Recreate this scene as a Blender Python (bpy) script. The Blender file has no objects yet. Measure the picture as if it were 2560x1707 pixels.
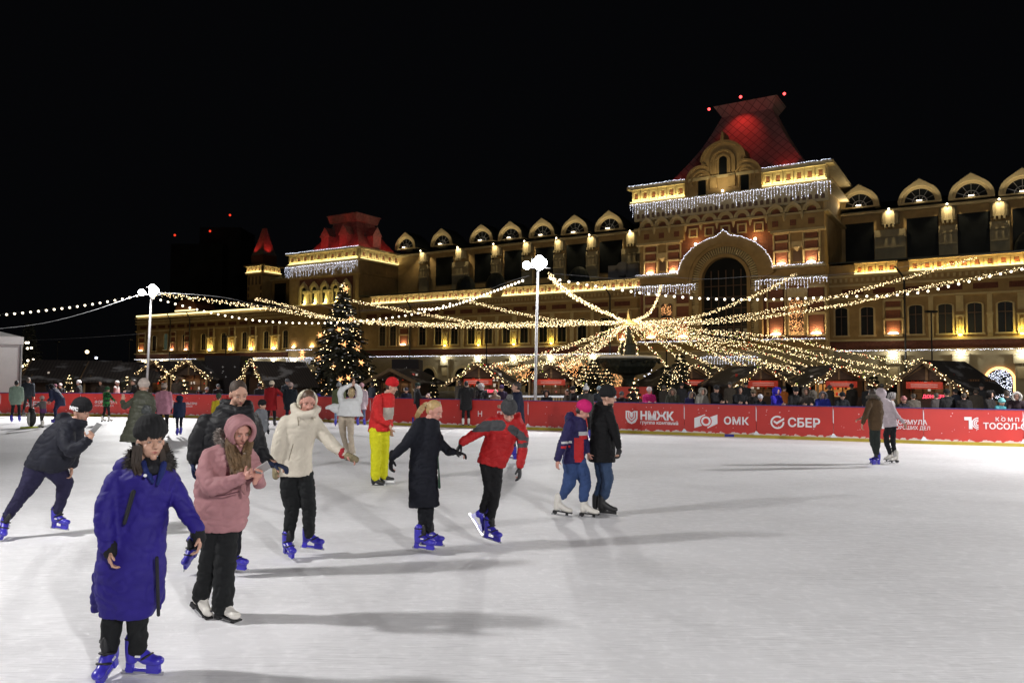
import bpy, bmesh, math, random
import numpy as np
from mathutils import Vector, Matrix, noise
random.seed(7)
R = math.radians
SC = bpy.context.scene
COL = SC.collection
# ---------------------------------------------------------------- camera
F, CX, CY, CH = 1900.0, 1280.0, 853.5, 2.05
_pt, _ro = math.atan(86.5 / F), R(0.3)
FWD = Vector((0, math.cos(_pt), math.sin(_pt)))
_u0 = Vector((0, -math.sin(_pt), math.cos(_pt))); _r0 = Vector((1, 0, 0))
RT = _r0 * math.cos(_ro) + _u0 * math.sin(_ro)
UP = -_r0 * math.sin(_ro) + _u0 * math.cos(_ro)
CAM = Vector((0, 0, CH))
cd = bpy.data.cameras.new('camera'); cam = bpy.data.objects.new('camera', cd); COL.objects.link(cam)
cd.sensor_width = 36; cd.lens = 36 * F / 2560; cd.clip_end = 2000
m = Matrix((RT, UP, -FWD)).transposed().to_4x4(); m.translation = CAM; cam.matrix_world = m
SC.camera = cam
# ---------------------------------------------------------------- world, exposure
w = bpy.data.worlds.new('World'); SC.world = w; w.use_nodes = True
bg = w.node_tree.nodes['Background']; bg.inputs[0].default_value = (0.75, 0.8, 1.0, 1); bg.inputs[1].default_value = 0.0020
SC.view_settings.view_transform = 'Standard'; SC.view_settings.look = 'None'
SC.view_settings.exposure = 0; SC.view_settings.gamma = 1
SC.render.engine = 'CYCLES'
cy = SC.cycles; cy.use_denoising = True; cy.max_bounces = 5; cy.diffuse_bounces = 3; cy.glossy_bounces = 2
cy.sample_clamp_indirect = 3; cy.use_light_tree = True; cy.caustics_reflective = False; cy.caustics_refractive = False

def ray(x, y): return RT * ((x - CX) / F) + FWD - UP * ((y - CY) / F)
def at(x, y, D):
    r = ray(x, y); return CAM + r * (D / r.y)
def gp(x, y, z=0.0):
    r = ray(x, y); return CAM + r * ((z - CH) / r.z)

# ---------------------------------------------------------------- materials
def _nt(name):
    m = bpy.data.materials.new(name); m.use_nodes = True
    return m, m.node_tree, m.node_tree.nodes['Principled BSDF']
def mat(name, col, rough=0.6, var=0.12, scale=8.0, bump=0.0, bscale=30.0, metal=0.0, stretch=(1, 1, 1), spec=0.5, sheen=0.0):
    m, nt, b = _nt(name); N = nt.nodes; L = nt.links
    tc = N.new('ShaderNodeTexCoord'); mp = N.new('ShaderNodeMapping'); mp.inputs['Scale'].default_value = stretch
    L.new(tc.outputs['Object'], mp.inputs[0])
    nz = N.new('ShaderNodeTexNoise'); nz.inputs['Scale'].default_value = scale; nz.inputs['Detail'].default_value = 5
    L.new(mp.outputs[0], nz.inputs['Vector'])
    cr = N.new('ShaderNodeValToRGB'); e = cr.color_ramp.elements
    e[0].position = 0.3; e[1].position = 0.7
    e[0].color = tuple(max(0, c * (1 - var)) for c in col) + (1,); e[1].color = tuple(min(1, c * (1 + var)) for c in col) + (1,)
    L.new(nz.outputs[0], cr.inputs[0]); L.new(cr.outputs[0], b.inputs['Base Color'])
    b.inputs['Roughness'].default_value = rough; b.inputs['Metallic'].default_value = metal
    b.inputs['Specular IOR Level'].default_value = spec
    if sheen: b.inputs['Sheen Weight'].default_value = sheen
    if bump:
        n2 = N.new('ShaderNodeTexNoise'); n2.inputs['Scale'].default_value = bscale; n2.inputs['Detail'].default_value = 4
        L.new(mp.outputs[0], n2.inputs['Vector'])
        bp = N.new('ShaderNodeBump'); bp.inputs['Strength'].default_value = bump; bp.inputs['Distance'].default_value = 0.02
        L.new(n2.outputs[0], bp.inputs['Height']); L.new(bp.outputs[0], b.inputs['Normal'])
    return m
def emit(name, col, s, sample=False):
    m, nt, b = _nt(name)
    b.inputs['Base Color'].default_value = (0.02, 0.02, 0.02, 1)
    b.inputs['Emission Color'].default_value = tuple(col) + (1,); b.inputs['Emission Strength'].default_value = s
    if not sample: m.cycles.emission_sampling = 'NONE'
    return m
def brick(name, c1, c2, mortar, sc=1.0, bw=0.5, rh=0.16):
    m, nt, b = _nt(name); N = nt.nodes; L = nt.links
    tc = N.new('ShaderNodeTexCoord'); sp = N.new('ShaderNodeSeparateXYZ'); cb = N.new('ShaderNodeCombineXYZ')
    ad = N.new('ShaderNodeMath'); ad.operation = 'ADD'
    L.new(tc.outputs['Object'], sp.inputs[0]); L.new(sp.outputs[0], ad.inputs[0]); L.new(sp.outputs[1], ad.inputs[1])
    L.new(ad.outputs[0], cb.inputs[0]); L.new(sp.outputs[2], cb.inputs[1])
    br = N.new('ShaderNodeTexBrick'); br.inputs['Scale'].default_value = sc
    br.inputs['Color1'].default_value = c1 + (1,); br.inputs['Color2'].default_value = c2 + (1,); br.inputs['Mortar'].default_value = mortar + (1,)
    br.inputs['Brick Width'].default_value = bw; br.inputs['Row Height'].default_value = rh; br.inputs['Mortar Size'].default_value = 0.02
    L.new(cb.outputs[0], br.inputs['Vector']); L.new(br.outputs['Color'], b.inputs['Base Color']); b.inputs['Roughness'].default_value = 0.85
    return m

# ---------------------------------------------------------------- object helpers
def props(o, label=None, cat=None, group=None, kind=None):
    if label: o['label'] = label
    if cat: o['category'] = cat
    if group: o['group'] = group
    if kind: o['kind'] = kind
    return o
def thing(name, loc, label, cat, group=None, rz=0.0):
    o = bpy.data.objects.new(name, None); COL.objects.link(o); o.location = loc; o.rotation_euler = (0, 0, rz); o.empty_display_size = 0.3
    return props(o, label, cat, group)
WM = {}
def wm(o):
    """world matrix of a thing without waiting for the depsgraph"""
    m = Matrix.Translation(o.location) @ o.rotation_euler.to_matrix().to_4x4()
    return wm(o.parent) @ m if o.parent else m
class MB:
    def __init__(s): s.v = []; s.f = []; s.mi = []; s.c = 0
    def add(s, vs, fs):
        n = len(s.v); s.v.extend([tuple(v) for v in vs]); s.f.extend([tuple(i + n for i in f) for f in fs]); s.mi.extend([s.c] * len(fs)); return s
    def box(s, x0, x1, y0, y1, z0, z1):
        return s.add([(x, y, z) for z in (z0, z1) for (x, y) in ((x0, y0), (x1, y0), (x1, y1), (x0, y1))],
                     [(3, 2, 1, 0), (4, 5, 6, 7), (0, 1, 5, 4), (1, 2, 6, 5), (2, 3, 7, 6), (3, 0, 4, 7)])
    def obox(s, c, ax, ay, az):
        c, ax, ay, az = Vector(c), Vector(ax), Vector(ay), Vector(az)
        return s.add([c + ax * i + ay * j + az * k for k in (-1, 1) for (i, j) in ((-1, -1), (1, -1), (1, 1), (-1, 1))],
                     [(3, 2, 1, 0), (4, 5, 6, 7), (0, 1, 5, 4), (1, 2, 6, 5), (2, 3, 7, 6), (3, 0, 4, 7)])
    def rings(s, rs, cap=True):
        n = len(rs[0]); vs = [p for r in rs for p in r]; fs = []
        for i in range(len(rs) - 1):
            for j in range(n):
                k = (j + 1) % n; fs.append((i * n + j, i * n + k, (i + 1) * n + k, (i + 1) * n + j))
        if cap: fs.append(tuple(range(n))[::-1]); fs.append(tuple((len(rs) - 1) * n + j for j in range(n)))
        return s.add(vs, fs)
    def cyl(s, a, b, r0, r1=None, n=10, cap=True):
        a, b = Vector(a), Vector(b); r1 = r0 if r1 is None else r1; t = (b - a).normalized(); u = t.orthogonal().normalized(); v = t.cross(u)
        cs = [(math.cos(2 * math.pi * k / n), math.sin(2 * math.pi * k / n)) for k in range(n)]
        return s.rings([[a + (u * c + v * d) * r0 for c, d in cs], [b + (u * c + v * d) * max(r1, 1e-4) for c, d in cs]], cap)
    def tube(s, pts, r, n=6):
        for a, b in zip(pts[:-1], pts[1:]):
            if (Vector(b) - Vector(a)).length > 1e-5: s.cyl(a, b, r, r, n)
        return s
    def ell(s, c, ax, ay, az, n=12, m=8):
        c, ax, ay, az = Vector(c), Vector(ax), Vector(ay), Vector(az); rs = []
        for i in range(1, m):
            t = math.pi * i / m
            rs.append([c + (ax * math.cos(2 * math.pi * k / n) + ay * math.sin(2 * math.pi * k / n)) * math.sin(t) - az * math.cos(t) for k in range(n)])
        nb = len(s.v); s.rings(rs, False); base = len(s.v)
        s.v.append(tuple(c - az)); s.v.append(tuple(c + az)); L = nb + (m - 2) * n
        for k in range(n):
            s.f.append((base, nb + (k + 1) % n, nb + k)); s.f.append((base + 1, L + k, L + (k + 1) % n)); s.mi += [s.c, s.c]
        return s
    def sph(s, c, r, n=12, m=8): return s.ell(c, (r, 0, 0), (0, r, 0), (0, 0, r), n, m)
    def cap(s, a, b, r0, r1=None, n=12):
        a, b = Vector(a), Vector(b); r1 = r0 if r1 is None else r1
        if (b - a).length < 1e-4: return s.sph(a, max(r0, r1), n)
        t = (b - a).normalized(); u = t.orthogonal().normalized(); v = t.cross(u)
        cs = [(math.cos(2 * math.pi * k / n), math.sin(2 * math.pi * k / n)) for k in range(n)]; rs = []
        for th in (80, 55, 28, 0): rs.append([a - t * r0 * math.sin(R(th)) + (u * c + v * d) * r0 * math.cos(R(th)) for c, d in cs])
        for th in (0, 28, 55, 80): rs.append([b + t * r1 * math.sin(R(th)) + (u * c + v * d) * r1 * math.cos(R(th)) for c, d in cs])
        return s.rings(rs)
    def chain(s, pts, rs, n=12):
        for i in range(len(pts) - 1): s.cap(pts[i], pts[i + 1], rs[i], rs[i + 1], n)
        return s
    def prism(s, poly, y0, y1):
        """polygon in x,z extruded along y"""
        n = len(poly); vs = [(x, y0, z) for x, z in poly] + [(x, y1, z) for x, z in poly]
        fs = [tuple(range(n)), tuple(range(2 * n - 1, n - 1, -1))] + [(i, (i + 1) % n + 0, (i + 1) % n + n, i + n)[::-1] for i in range(n)]
        return s.add(vs, fs)
    def band(s, outer, inner, y0, y1):
        """closed strip between two polylines in x,z, extruded along y"""
        for i in range(len(outer) - 1):
            a, b, c, d = outer[i], outer[i + 1], inner[i + 1], inner[i]
            q = [a, b, c, d]; vs = [(x, y0, z) for x, z in q] + [(x, y1, z) for x, z in q]
            fs = [(0, 1, 2, 3), (7, 6, 5, 4), (0, 4, 5, 1), (2, 6, 7, 3)]
            if i == 0: fs.append((0, 3, 7, 4))
            if i == len(outer) - 2: fs.append((1, 5, 6, 2))
            s.add(vs, fs)
        return s
    def oct(s, c, r):
        x, y, z = c
        return s.add([(x + r, y, z), (x - r, y, z), (x, y + r, z), (x, y - r, z), (x, y, z + r), (x, y, z - r)],
                     [(0, 2, 4), (2, 1, 4), (1, 3, 4), (3, 0, 4), (2, 0, 5), (1, 2, 5), (3, 1, 5), (0, 3, 5)])
    def mesh(s, name, mats, smooth=False):
        me = bpy.data.meshes.new(name); me.from_pydata(s.v, [], s.f)
        for m in (mats if isinstance(mats, (list, tuple)) else [mats]): me.materials.append(m)
        me.polygons.foreach_set('material_index', s.mi); me.update()
        bm = bmesh.new(); bm.from_mesh(me); bmesh.ops.recalc_face_normals(bm, faces=bm.faces); bm.to_mesh(me); bm.free()
        if smooth: me.polygons.foreach_set('use_smooth', [True] * len(me.polygons))
        return me
    def build(s, name, mats, parent=None, smooth=False, local=False, label=None, kind=None):
        """local: vertices are already in the parent's frame, else they are world points"""
        me = s.mesh(name, mats, smooth); o = bpy.data.objects.new(name, me); COL.objects.link(o)
        if parent:
            o.parent = parent
            if not local: me.transform(wm(parent).inverted())
        return props(o, label, kind=kind)
def link(name, me, parent=None, loc=(0, 0, 0), rz=0.0):
    o = bpy.data.objects.new(name, me); COL.objects.link(o); o.parent = parent; o.location = loc; o.rotation_euler = (0, 0, rz); return o
def light(kind, parent, loc, power, col, size=0.1, aim=None, spot=120, blend=0.6, local=True, size2=None, name='lamp_light'):
    d = bpy.data.lights.new(name, kind); d.energy = power; d.color = col
    if kind == 'AREA':
        d.size = size
        if size2: d.shape = 'RECTANGLE'; d.size_y = size2
    else: d.shadow_soft_size = size
    if kind == 'SPOT': d.spot_size = R(spot); d.spot_blend = blend
    o = bpy.data.objects.new(name, d); COL.objects.link(o); o.parent = parent
    loc = Vector(loc); aim = Vector(aim) if aim is not None else None
    if parent and not local:
        iv = wm(parent).inverted(); loc = iv @ loc
        if aim is not None: aim = iv.to_3x3() @ aim
    o.location = loc
    if aim is not None: o.rotation_euler = aim.to_track_quat('-Z', 'Y').to_euler()
    return o
def text(s, size, m, parent, M, name='lettering', depth=0.004, align='LEFT', bold=0.0, sx=1.0, spacing=1.0):
    c = bpy.data.curves.new(name, 'FONT'); c.body = s; c.size = size; c.extrude = depth; c.align_x = align; c.offset = bold; c.space_character = spacing
    o = bpy.data.objects.new(name, c); COL.objects.link(o)
    me = bpy.data.meshes.new_from_object(o.evaluated_get(bpy.context.evaluated_depsgraph_get()))
    bpy.data.objects.remove(o); me.materials.clear(); me.materials.append(m)
    me.transform(M @ Matrix.Diagonal((sx, 1, 1, 1)))
    o = bpy.data.objects.new(name, me); COL.objects.link(o); o.parent = parent
    return o
def facing(p, xdir, ydir=(0, 0, 1)):
    """matrix whose local x runs along xdir and local y along ydir"""
    x = Vector(xdir).normalized(); y = Vector(ydir).normalized(); z = x.cross(y)
    m = Matrix((x, y, z)).transposed().to_4x4(); m.translation = Vector(p); return m
def crv(p, n=8):
    """Catmull-Rom through points"""
    out = []; p = [Vector(q) for q in p]
    for i in range(len(p) - 1):
        a = p[i - 1] if i else p[0] * 2 - p[1]; b, c = p[i], p[i + 1]; d = p[i + 2] if i + 2 < len(p) else p[-1] * 2 - p[-2]
        for k in range(n):
            t = k / n; out.append(0.5 * ((2 * b) + (c - a) * t + (2 * a - 5 * b + 4 * c - d) * t * t + (3 * b - 3 * c + d - a) * t ** 3))
    out.append(p[-1]); return out

M = {}
M['ochre'] = mat('ochre_plaster', (0.34, 0.235, 0.105), 0.85, 0.18, 1.2, 0.3, 20)
M['cream'] = mat('cream_trim', (0.50, 0.405, 0.225), 0.8, 0.12, 2.0)
M['white'] = mat('pale_plaster', (0.36, 0.31, 0.20), 0.8, 0.1, 2.0)
M['brick'] = brick('red_brick', (0.24, 0.085, 0.045), (0.18, 0.06, 0.034), (0.13, 0.07, 0.05))
M['dbrick'] = mat('brown_brick', (0.13, 0.045, 0.028), 0.9, 0.25, 6)
M['roof'] = mat('dark_green_roof', (0.03, 0.038, 0.036), 0.7, 0.3, 2.0)
M['troof'] = mat('tower_roof_tiles', (0.20, 0.16, 0.15), 0.75, 0.3, 2.5)
M['glass'] = mat('dark_glass', (0.010, 0.012, 0.014), 0.35, 0.3, 0.8, spec=0.12)
M['bwood'] = mat('barge_wood', (0.16, 0.10, 0.05), 0.8, 0.3, 3)
M['frame'] = mat('window_frame', (0.10, 0.06, 0.04), 0.7)
M['black'] = mat('black_metal', (0.012, 0.012, 0.014), 0.6)
M['steel'] = mat('galvanised_steel', (0.38, 0.38, 0.39), 0.4, 0.1, 6, metal=0.6)
M['snow'] = mat('snow', (0.75, 0.77, 0.82), 0.9, 0.08, 3, 0.4, 12)
def snowroof():
    m, nt, b = _nt('shingle_with_snow'); N = nt.nodes; L = nt.links
    tc = N.new('ShaderNodeTexCoord'); mp = N.new('ShaderNodeMapping'); mp.inputs['Scale'].default_value = (1.2, .55, 1.6); L.new(tc.outputs['Object'], mp.inputs[0])
    n = N.new('ShaderNodeTexNoise'); n.inputs['Scale'].default_value = .9; n.inputs['Detail'].default_value = 7; n.inputs['Roughness'].default_value = .62; L.new(mp.outputs[0], n.inputs['Vector'])
    r = N.new('ShaderNodeMapRange'); r.inputs[1].default_value = .54; r.inputs[2].default_value = .62; L.new(n.outputs[0], r.inputs[0])
    w = N.new('ShaderNodeTexWave'); w.bands_direction = 'Y'; w.inputs['Scale'].default_value = 1.6; w.inputs['Distortion'].default_value = 1.5; L.new(tc.outputs['Object'], w.inputs['Vector'])
    cr = N.new('ShaderNodeValToRGB'); cr.color_ramp.elements[0].color = (.022, .017, .016, 1); cr.color_ramp.elements[1].color = (.05, .04, .036, 1); L.new(w.outputs[0], cr.inputs[0])
    mx = N.new('ShaderNodeMix'); mx.data_type = 'RGBA'; mu = N.new('ShaderNodeMath'); mu.operation = 'MULTIPLY'; mu.inputs[1].default_value = .42; L.new(r.outputs[0], mu.inputs[0]); L.new(mu.outputs[0], mx.inputs[0])
    L.new(cr.outputs[0], mx.inputs[6]); mx.inputs[7].default_value = (.5, .5, .52, 1); L.new(mx.outputs[2], b.inputs['Base Color']); b.inputs['Roughness'].default_value = .9
    return m
M['snowroof'] = snowroof()
M['wood'] = mat('dark_wood', (0.055, 0.032, 0.02), 0.8, 0.3, 3, 0.3, 25, stretch=(1, 1, 8))
M['lwood'] = mat('pale_wood', (0.36, 0.24, 0.12), 0.75, 0.2, 4, stretch=(1, 1, 6))
M['shingle'] = mat('shingle_roof', (0.035, 0.028, 0.026), 0.85, 0.35, 2.2, 0.5, 9)
M['red'] = mat('red_board', (0.60, 0.030, 0.022), 0.42, 0.10, 1.5)
M['redsign'] = mat('red_sign', (0.7, 0.06, 0.03), 0.6)
M['yellow'] = mat('yellow_kick_plate', (0.42, 0.33, 0.03), 0.6, 0.12, 3)
M['blueedge'] = mat('blue_plastic', (0.022, 0.022, 0.14), 0.6)
M['bluemark'] = mat('blue_mark', (0.02, 0.02, 0.25), 0.5)
M['letter'] = mat('white_lettering', (0.78, 0.78, 0.80), 0.6, 0.04)
M['warmled'] = emit('warm_led', (1.0, 0.80, 0.36), 2.2)
M['whiteled'] = emit('white_led', (0.88, 0.9, 1.0), 3.2)
M['bulbw'] = emit('warm_micro_bulb', (1.0, 0.74, 0.38), 6.5)
M['bulbo'] = emit('amber_micro_bulb', (1.0, 0.45, 0.16), 3.2)
M['bulbc'] = emit('cold_micro_bulb', (0.80, 0.84, 1.0), 5.0)
M['globe'] = emit('warm_globe_bulb', (1.0, 0.86, 0.62), 5.0)
M['bulbr'] = emit('red_bulb', (1.0, 0.05, 0.02), 1.2)
M['bulbg'] = emit('yellow_green_bulb', (0.7, 0.9, 0.1), 0.8)
M['uplamp'] = emit('uplight_lens', (1.0, 0.84, 0.58), 9.0)
M['flood'] = emit('flood_lens', (1, 1, 1), 60.0)
M['redlamp'] = emit('red_lamp', (1, 0.05, 0.05), 6.0)
M['lit'] = emit('lit_interior', (1.0, 0.42, 0.14), 0.06)
M['litor'] = emit('orange_lit_interior', (1.0, 0.40, 0.10), 0.5)
M['goods'] = emit('lit_goods', (1.0, 0.85, 0.7), 0.5)
M['litdim'] = emit('dim_lit_window', (0.35, 0.5, 0.35), 0.10)
M['ledred'] = emit('red_led_text', (1.0, 0.06, 0.12), 2.6)
M['needle'] = mat('fir_needles', (0.034, 0.034, 0.019), 0.8, 0.4, 6)
M['bark'] = mat('bark', (0.06, 0.04, 0.03), 0.9, 0.3, 10)
M['bronze'] = mat('dark_bronze', (0.03, 0.035, 0.028), 0.55, 0.3, 4)
M['tent'] = mat('white_tent_fabric', (0.72, 0.70, 0.70), 0.7, 0.05, 1, 0.3, 2)

# ---------------------------------------------------------------- ground and ice
BP = [(-400, 1039), (0, 1039), (200, 1040), (400, 1042.5), (580, 1046), (760, 1052.5), (925, 1060), (1100, 1067), (1320, 1074), (1531, 1081.5), (1711, 1088), (1891, 1094.5), (2084, 1101.5), (2310, 1109.5), (2560, 1117), (2790, 1124)]
BG = [gp(x, y) for x, y in BP]
g = MB().add([(-700, -300, -.004), (700, -300, -.004), (700, 900, -.004), (-700, 900, -.004)], [(0, 1, 2, 3)])
props(g.build('ground', mat('trodden_snow_ground', (0.10, 0.095, 0.09), 0.9, 0.4, 0.6, 0.5, 3)), kind='structure')
def ice_mat():
    m, nt, b = _nt('ice'); N = nt.nodes; L = nt.links
    tc = N.new('ShaderNodeTexCoord')
    def scr(rz, sx, sy, lo, hi, det=3, dist=1.2):
        mp = N.new('ShaderNodeMapping'); mp.inputs['Rotation'].default_value = (0, 0, R(rz)); mp.inputs['Scale'].default_value = (sx, sy, 1)
        n = N.new('ShaderNodeTexNoise'); n.inputs['Scale'].default_value = 1; n.inputs['Detail'].default_value = det; n.inputs['Distortion'].default_value = dist
        r = N.new('ShaderNodeMapRange'); r.inputs[1].default_value = lo; r.inputs[2].default_value = hi
        L.new(tc.outputs['Object'], mp.inputs[0]); L.new(mp.outputs[0], n.inputs['Vector']); L.new(n.outputs[0], r.inputs[0]); return r.outputs[0]
    def mth(op, a, bb):
        n = N.new('ShaderNodeMath'); n.operation = op
        for i, v in enumerate((a, bb)):
            if isinstance(v, (int, float)): n.inputs[i].default_value = v
            else: L.new(v, n.inputs[i])
        return n.outputs[0]
    def lines(rz, sc, dist, width):   # thin curved skate cuts
        mp = N.new('ShaderNodeMapping'); mp.inputs['Rotation'].default_value = (0, 0, R(rz)); mp.inputs['Location'].default_value = (rz, sc * 3, 0)
        n = N.new('ShaderNodeTexNoise'); n.inputs['Scale'].default_value = sc; n.inputs['Detail'].default_value = 1.0; n.inputs['Distortion'].default_value = dist
        L.new(tc.outputs['Object'], mp.inputs[0]); L.new(mp.outputs[0], n.inputs['Vector'])
        a = mth('ABSOLUTE', mth('SUBTRACT', n.outputs[0], 0.5), 0)
        r = N.new('ShaderNodeMapRange'); r.inputs[1].default_value = 0; r.inputs[2].default_value = width; r.inputs[3].default_value = 1; r.inputs[4].default_value = 0
        L.new(a, r.inputs[0]); return r.outputs[0]
    s1 = scr(12, 2.2, 60, .57, .70); s2 = scr(-28, 1.8, 55, .58, .72); s3 = scr(65, 2.4, 50, .60, .74); s4 = scr(40, 9, 9, .5, .75, 6, 0.4)
    d1 = scr(8, 2.6, 150, .60, .68, 2, .35); d2 = scr(-34, 2.2, 140, .61, .69, 2, .35); d3 = scr(58, 3.0, 160, .62, .70, 2, .35)
    cuts = mth('MAXIMUM', mth('MAXIMUM', d1, d2), d3)
    gate = scr(0, .55, .7, .38, .52, 2, .2)
    cuts = mth('MULTIPLY', cuts, gate)
    scrub = mth('MULTIPLY', mth('MAXIMUM', mth('MAXIMUM', s1, s2), s3), scr(30, .5, .6, .36, .60, 3, .4))
    big = scr(5, .22, .5, .3, .75, 4, .5)
    v = mth('ADD', mth('MULTIPLY', big, .13), mth('MULTIPLY', scrub, .15)); v = mth('ADD', v, mth('MULTIPLY', s4, .09)); v = mth('SUBTRACT', v, mth('MULTIPLY', cuts, .22))
    v = mth('ADD', v, .70)
    cb = N.new('ShaderNodeCombineColor'); L.new(mth('MULTIPLY', v, 1.0), cb.inputs[0]); L.new(mth('MULTIPLY', v, .99), cb.inputs[1]); L.new(mth('MULTIPLY', v, 1.015), cb.inputs[2])
    L.new(cb.outputs[0], b.inputs['Base Color'])
    L.new(mth('ADD', mth('MULTIPLY', big, .15), .55), b.inputs['Roughness']); b.inputs['Specular IOR Level'].default_value = .12
    bp = N.new('ShaderNodeBump'); bp.inputs['Strength'].default_value = .25; bp.inputs['Distance'].default_value = .008
    L.new(mth('ADD', mth('ADD', scrub, s4), mth('MULTIPLY', cuts, -.5)), bp.inputs['Height']); L.new(bp.outputs[0], b.inputs['Normal'])
    return m
M['ice'] = ice_mat()
pts = [(p.x, p.y, 0) for p in BG]; pts = pts + [(26, -22, 0), (-34, -22, 0)]
props(MB().add(pts, [tuple(range(len(pts)))[::-1]]).build('ice_rink', M['ice']), kind='structure')

# ---------------------------------------------------------------- rink boards
def stain_mat():
    m, nt, b = _nt('red_board_with_white_marks'); N = nt.nodes; L = nt.links
    tc = N.new('ShaderNodeTexCoord')
    vo = N.new('ShaderNodeTexVoronoi'); vo.inputs['Scale'].default_value = 3.2; L.new(tc.outputs['Object'], vo.inputs['Vector'])
    r1 = N.new('ShaderNodeMapRange'); r1.inputs[1].default_value = .05; r1.inputs[2].default_value = .075; r1.inputs[3].default_value = 1; r1.inputs[4].default_value = 0
    L.new(vo.outputs['Distance'], r1.inputs[0])
    sp = N.new('ShaderNodeSeparateXYZ'); L.new(tc.outputs['Object'], sp.inputs[0])
    nz = N.new('ShaderNodeTexNoise'); nz.inputs['Scale'].default_value = 5; nz.inputs['Detail'].default_value = 6; L.new(tc.outputs['Object'], nz.inputs['Vector'])
    a = N.new('ShaderNodeMath'); a.operation = 'MULTIPLY_ADD'; a.inputs[1].default_value = -3.4; a.inputs[2].default_value = 1.17; L.new(sp.outputs[2], a.inputs[0])  # high near the ice
    bsub = N.new('ShaderNodeMath'); bsub.operation = 'ADD'; L.new(a.outputs[0], bsub.inputs[0]); L.new(nz.outputs[0], bsub.inputs[1])
    r2 = N.new('ShaderNodeMapRange'); r2.inputs[1].default_value = 1.15; r2.inputs[2].default_value = 1.2; L.new(bsub.outputs[0], r2.inputs[0])
    mx = N.new('ShaderNodeMath'); mx.operation = 'MAXIMUM'; L.new(r1.outputs[0], mx.inputs[0]); L.new(r2.outputs[0], mx.inputs[1])
    n3 = N.new('ShaderNodeTexNoise'); n3.inputs['Scale'].default_value = 1.4; L.new(tc.outputs['Object'], n3.inputs['Vector'])
    rr = N.new('ShaderNodeValToRGB'); rr.color_ramp.elements[0].color = (.42, .020, .015, 1); rr.color_ramp.elements[1].color = (.55, .028, .020, 1); L.new(n3.outputs[0], rr.inputs[0])
    mc = N.new('ShaderNodeMix'); mc.data_type = 'RGBA'; L.new(mx.outputs[0], mc.inputs[0]); L.new(rr.outputs[0], mc.inputs[6]); mc.inputs[7].default_value = (.7, .6, .6, 1)
    L.new(mc.outputs[2], b.inputs['Base Color']); b.inputs['Roughness'].default_value = .4
    return m
M['board'] = stain_mat()
BH = 1.10
def bpos(i, t): return BG[i].lerp(BG[i + 1], t)
names = ['plain red board nearest the white tent', 'red board printed СБЕР behind the penguin pusher', 'red board printed ФОРМУЛА behind the green checked skater', 'red board printed ПРАВИТЕЛЬСТВО behind the navy child',
         'red board behind the skater in the long red coat', 'red board behind the skater in the white jacket', 'red board just right of the yellow trousers skater', 'red board with thin wide spaced letters behind the black puffer skaters', 
         'plain red board behind the child with the pink hat', 'red board printed НМЖК with a shield emblem', 'red board printed ОМК with an eye-shaped emblem', 'red board printed СБЕР with a round tick emblem', 'red board printed ФОРМУЛА ХОРОШИХ ДЕЛ behind the pair', 'red board printed ТОСОЛ-СИНТЕЗ at the right edge', 'plain red board past the right edge']
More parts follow.
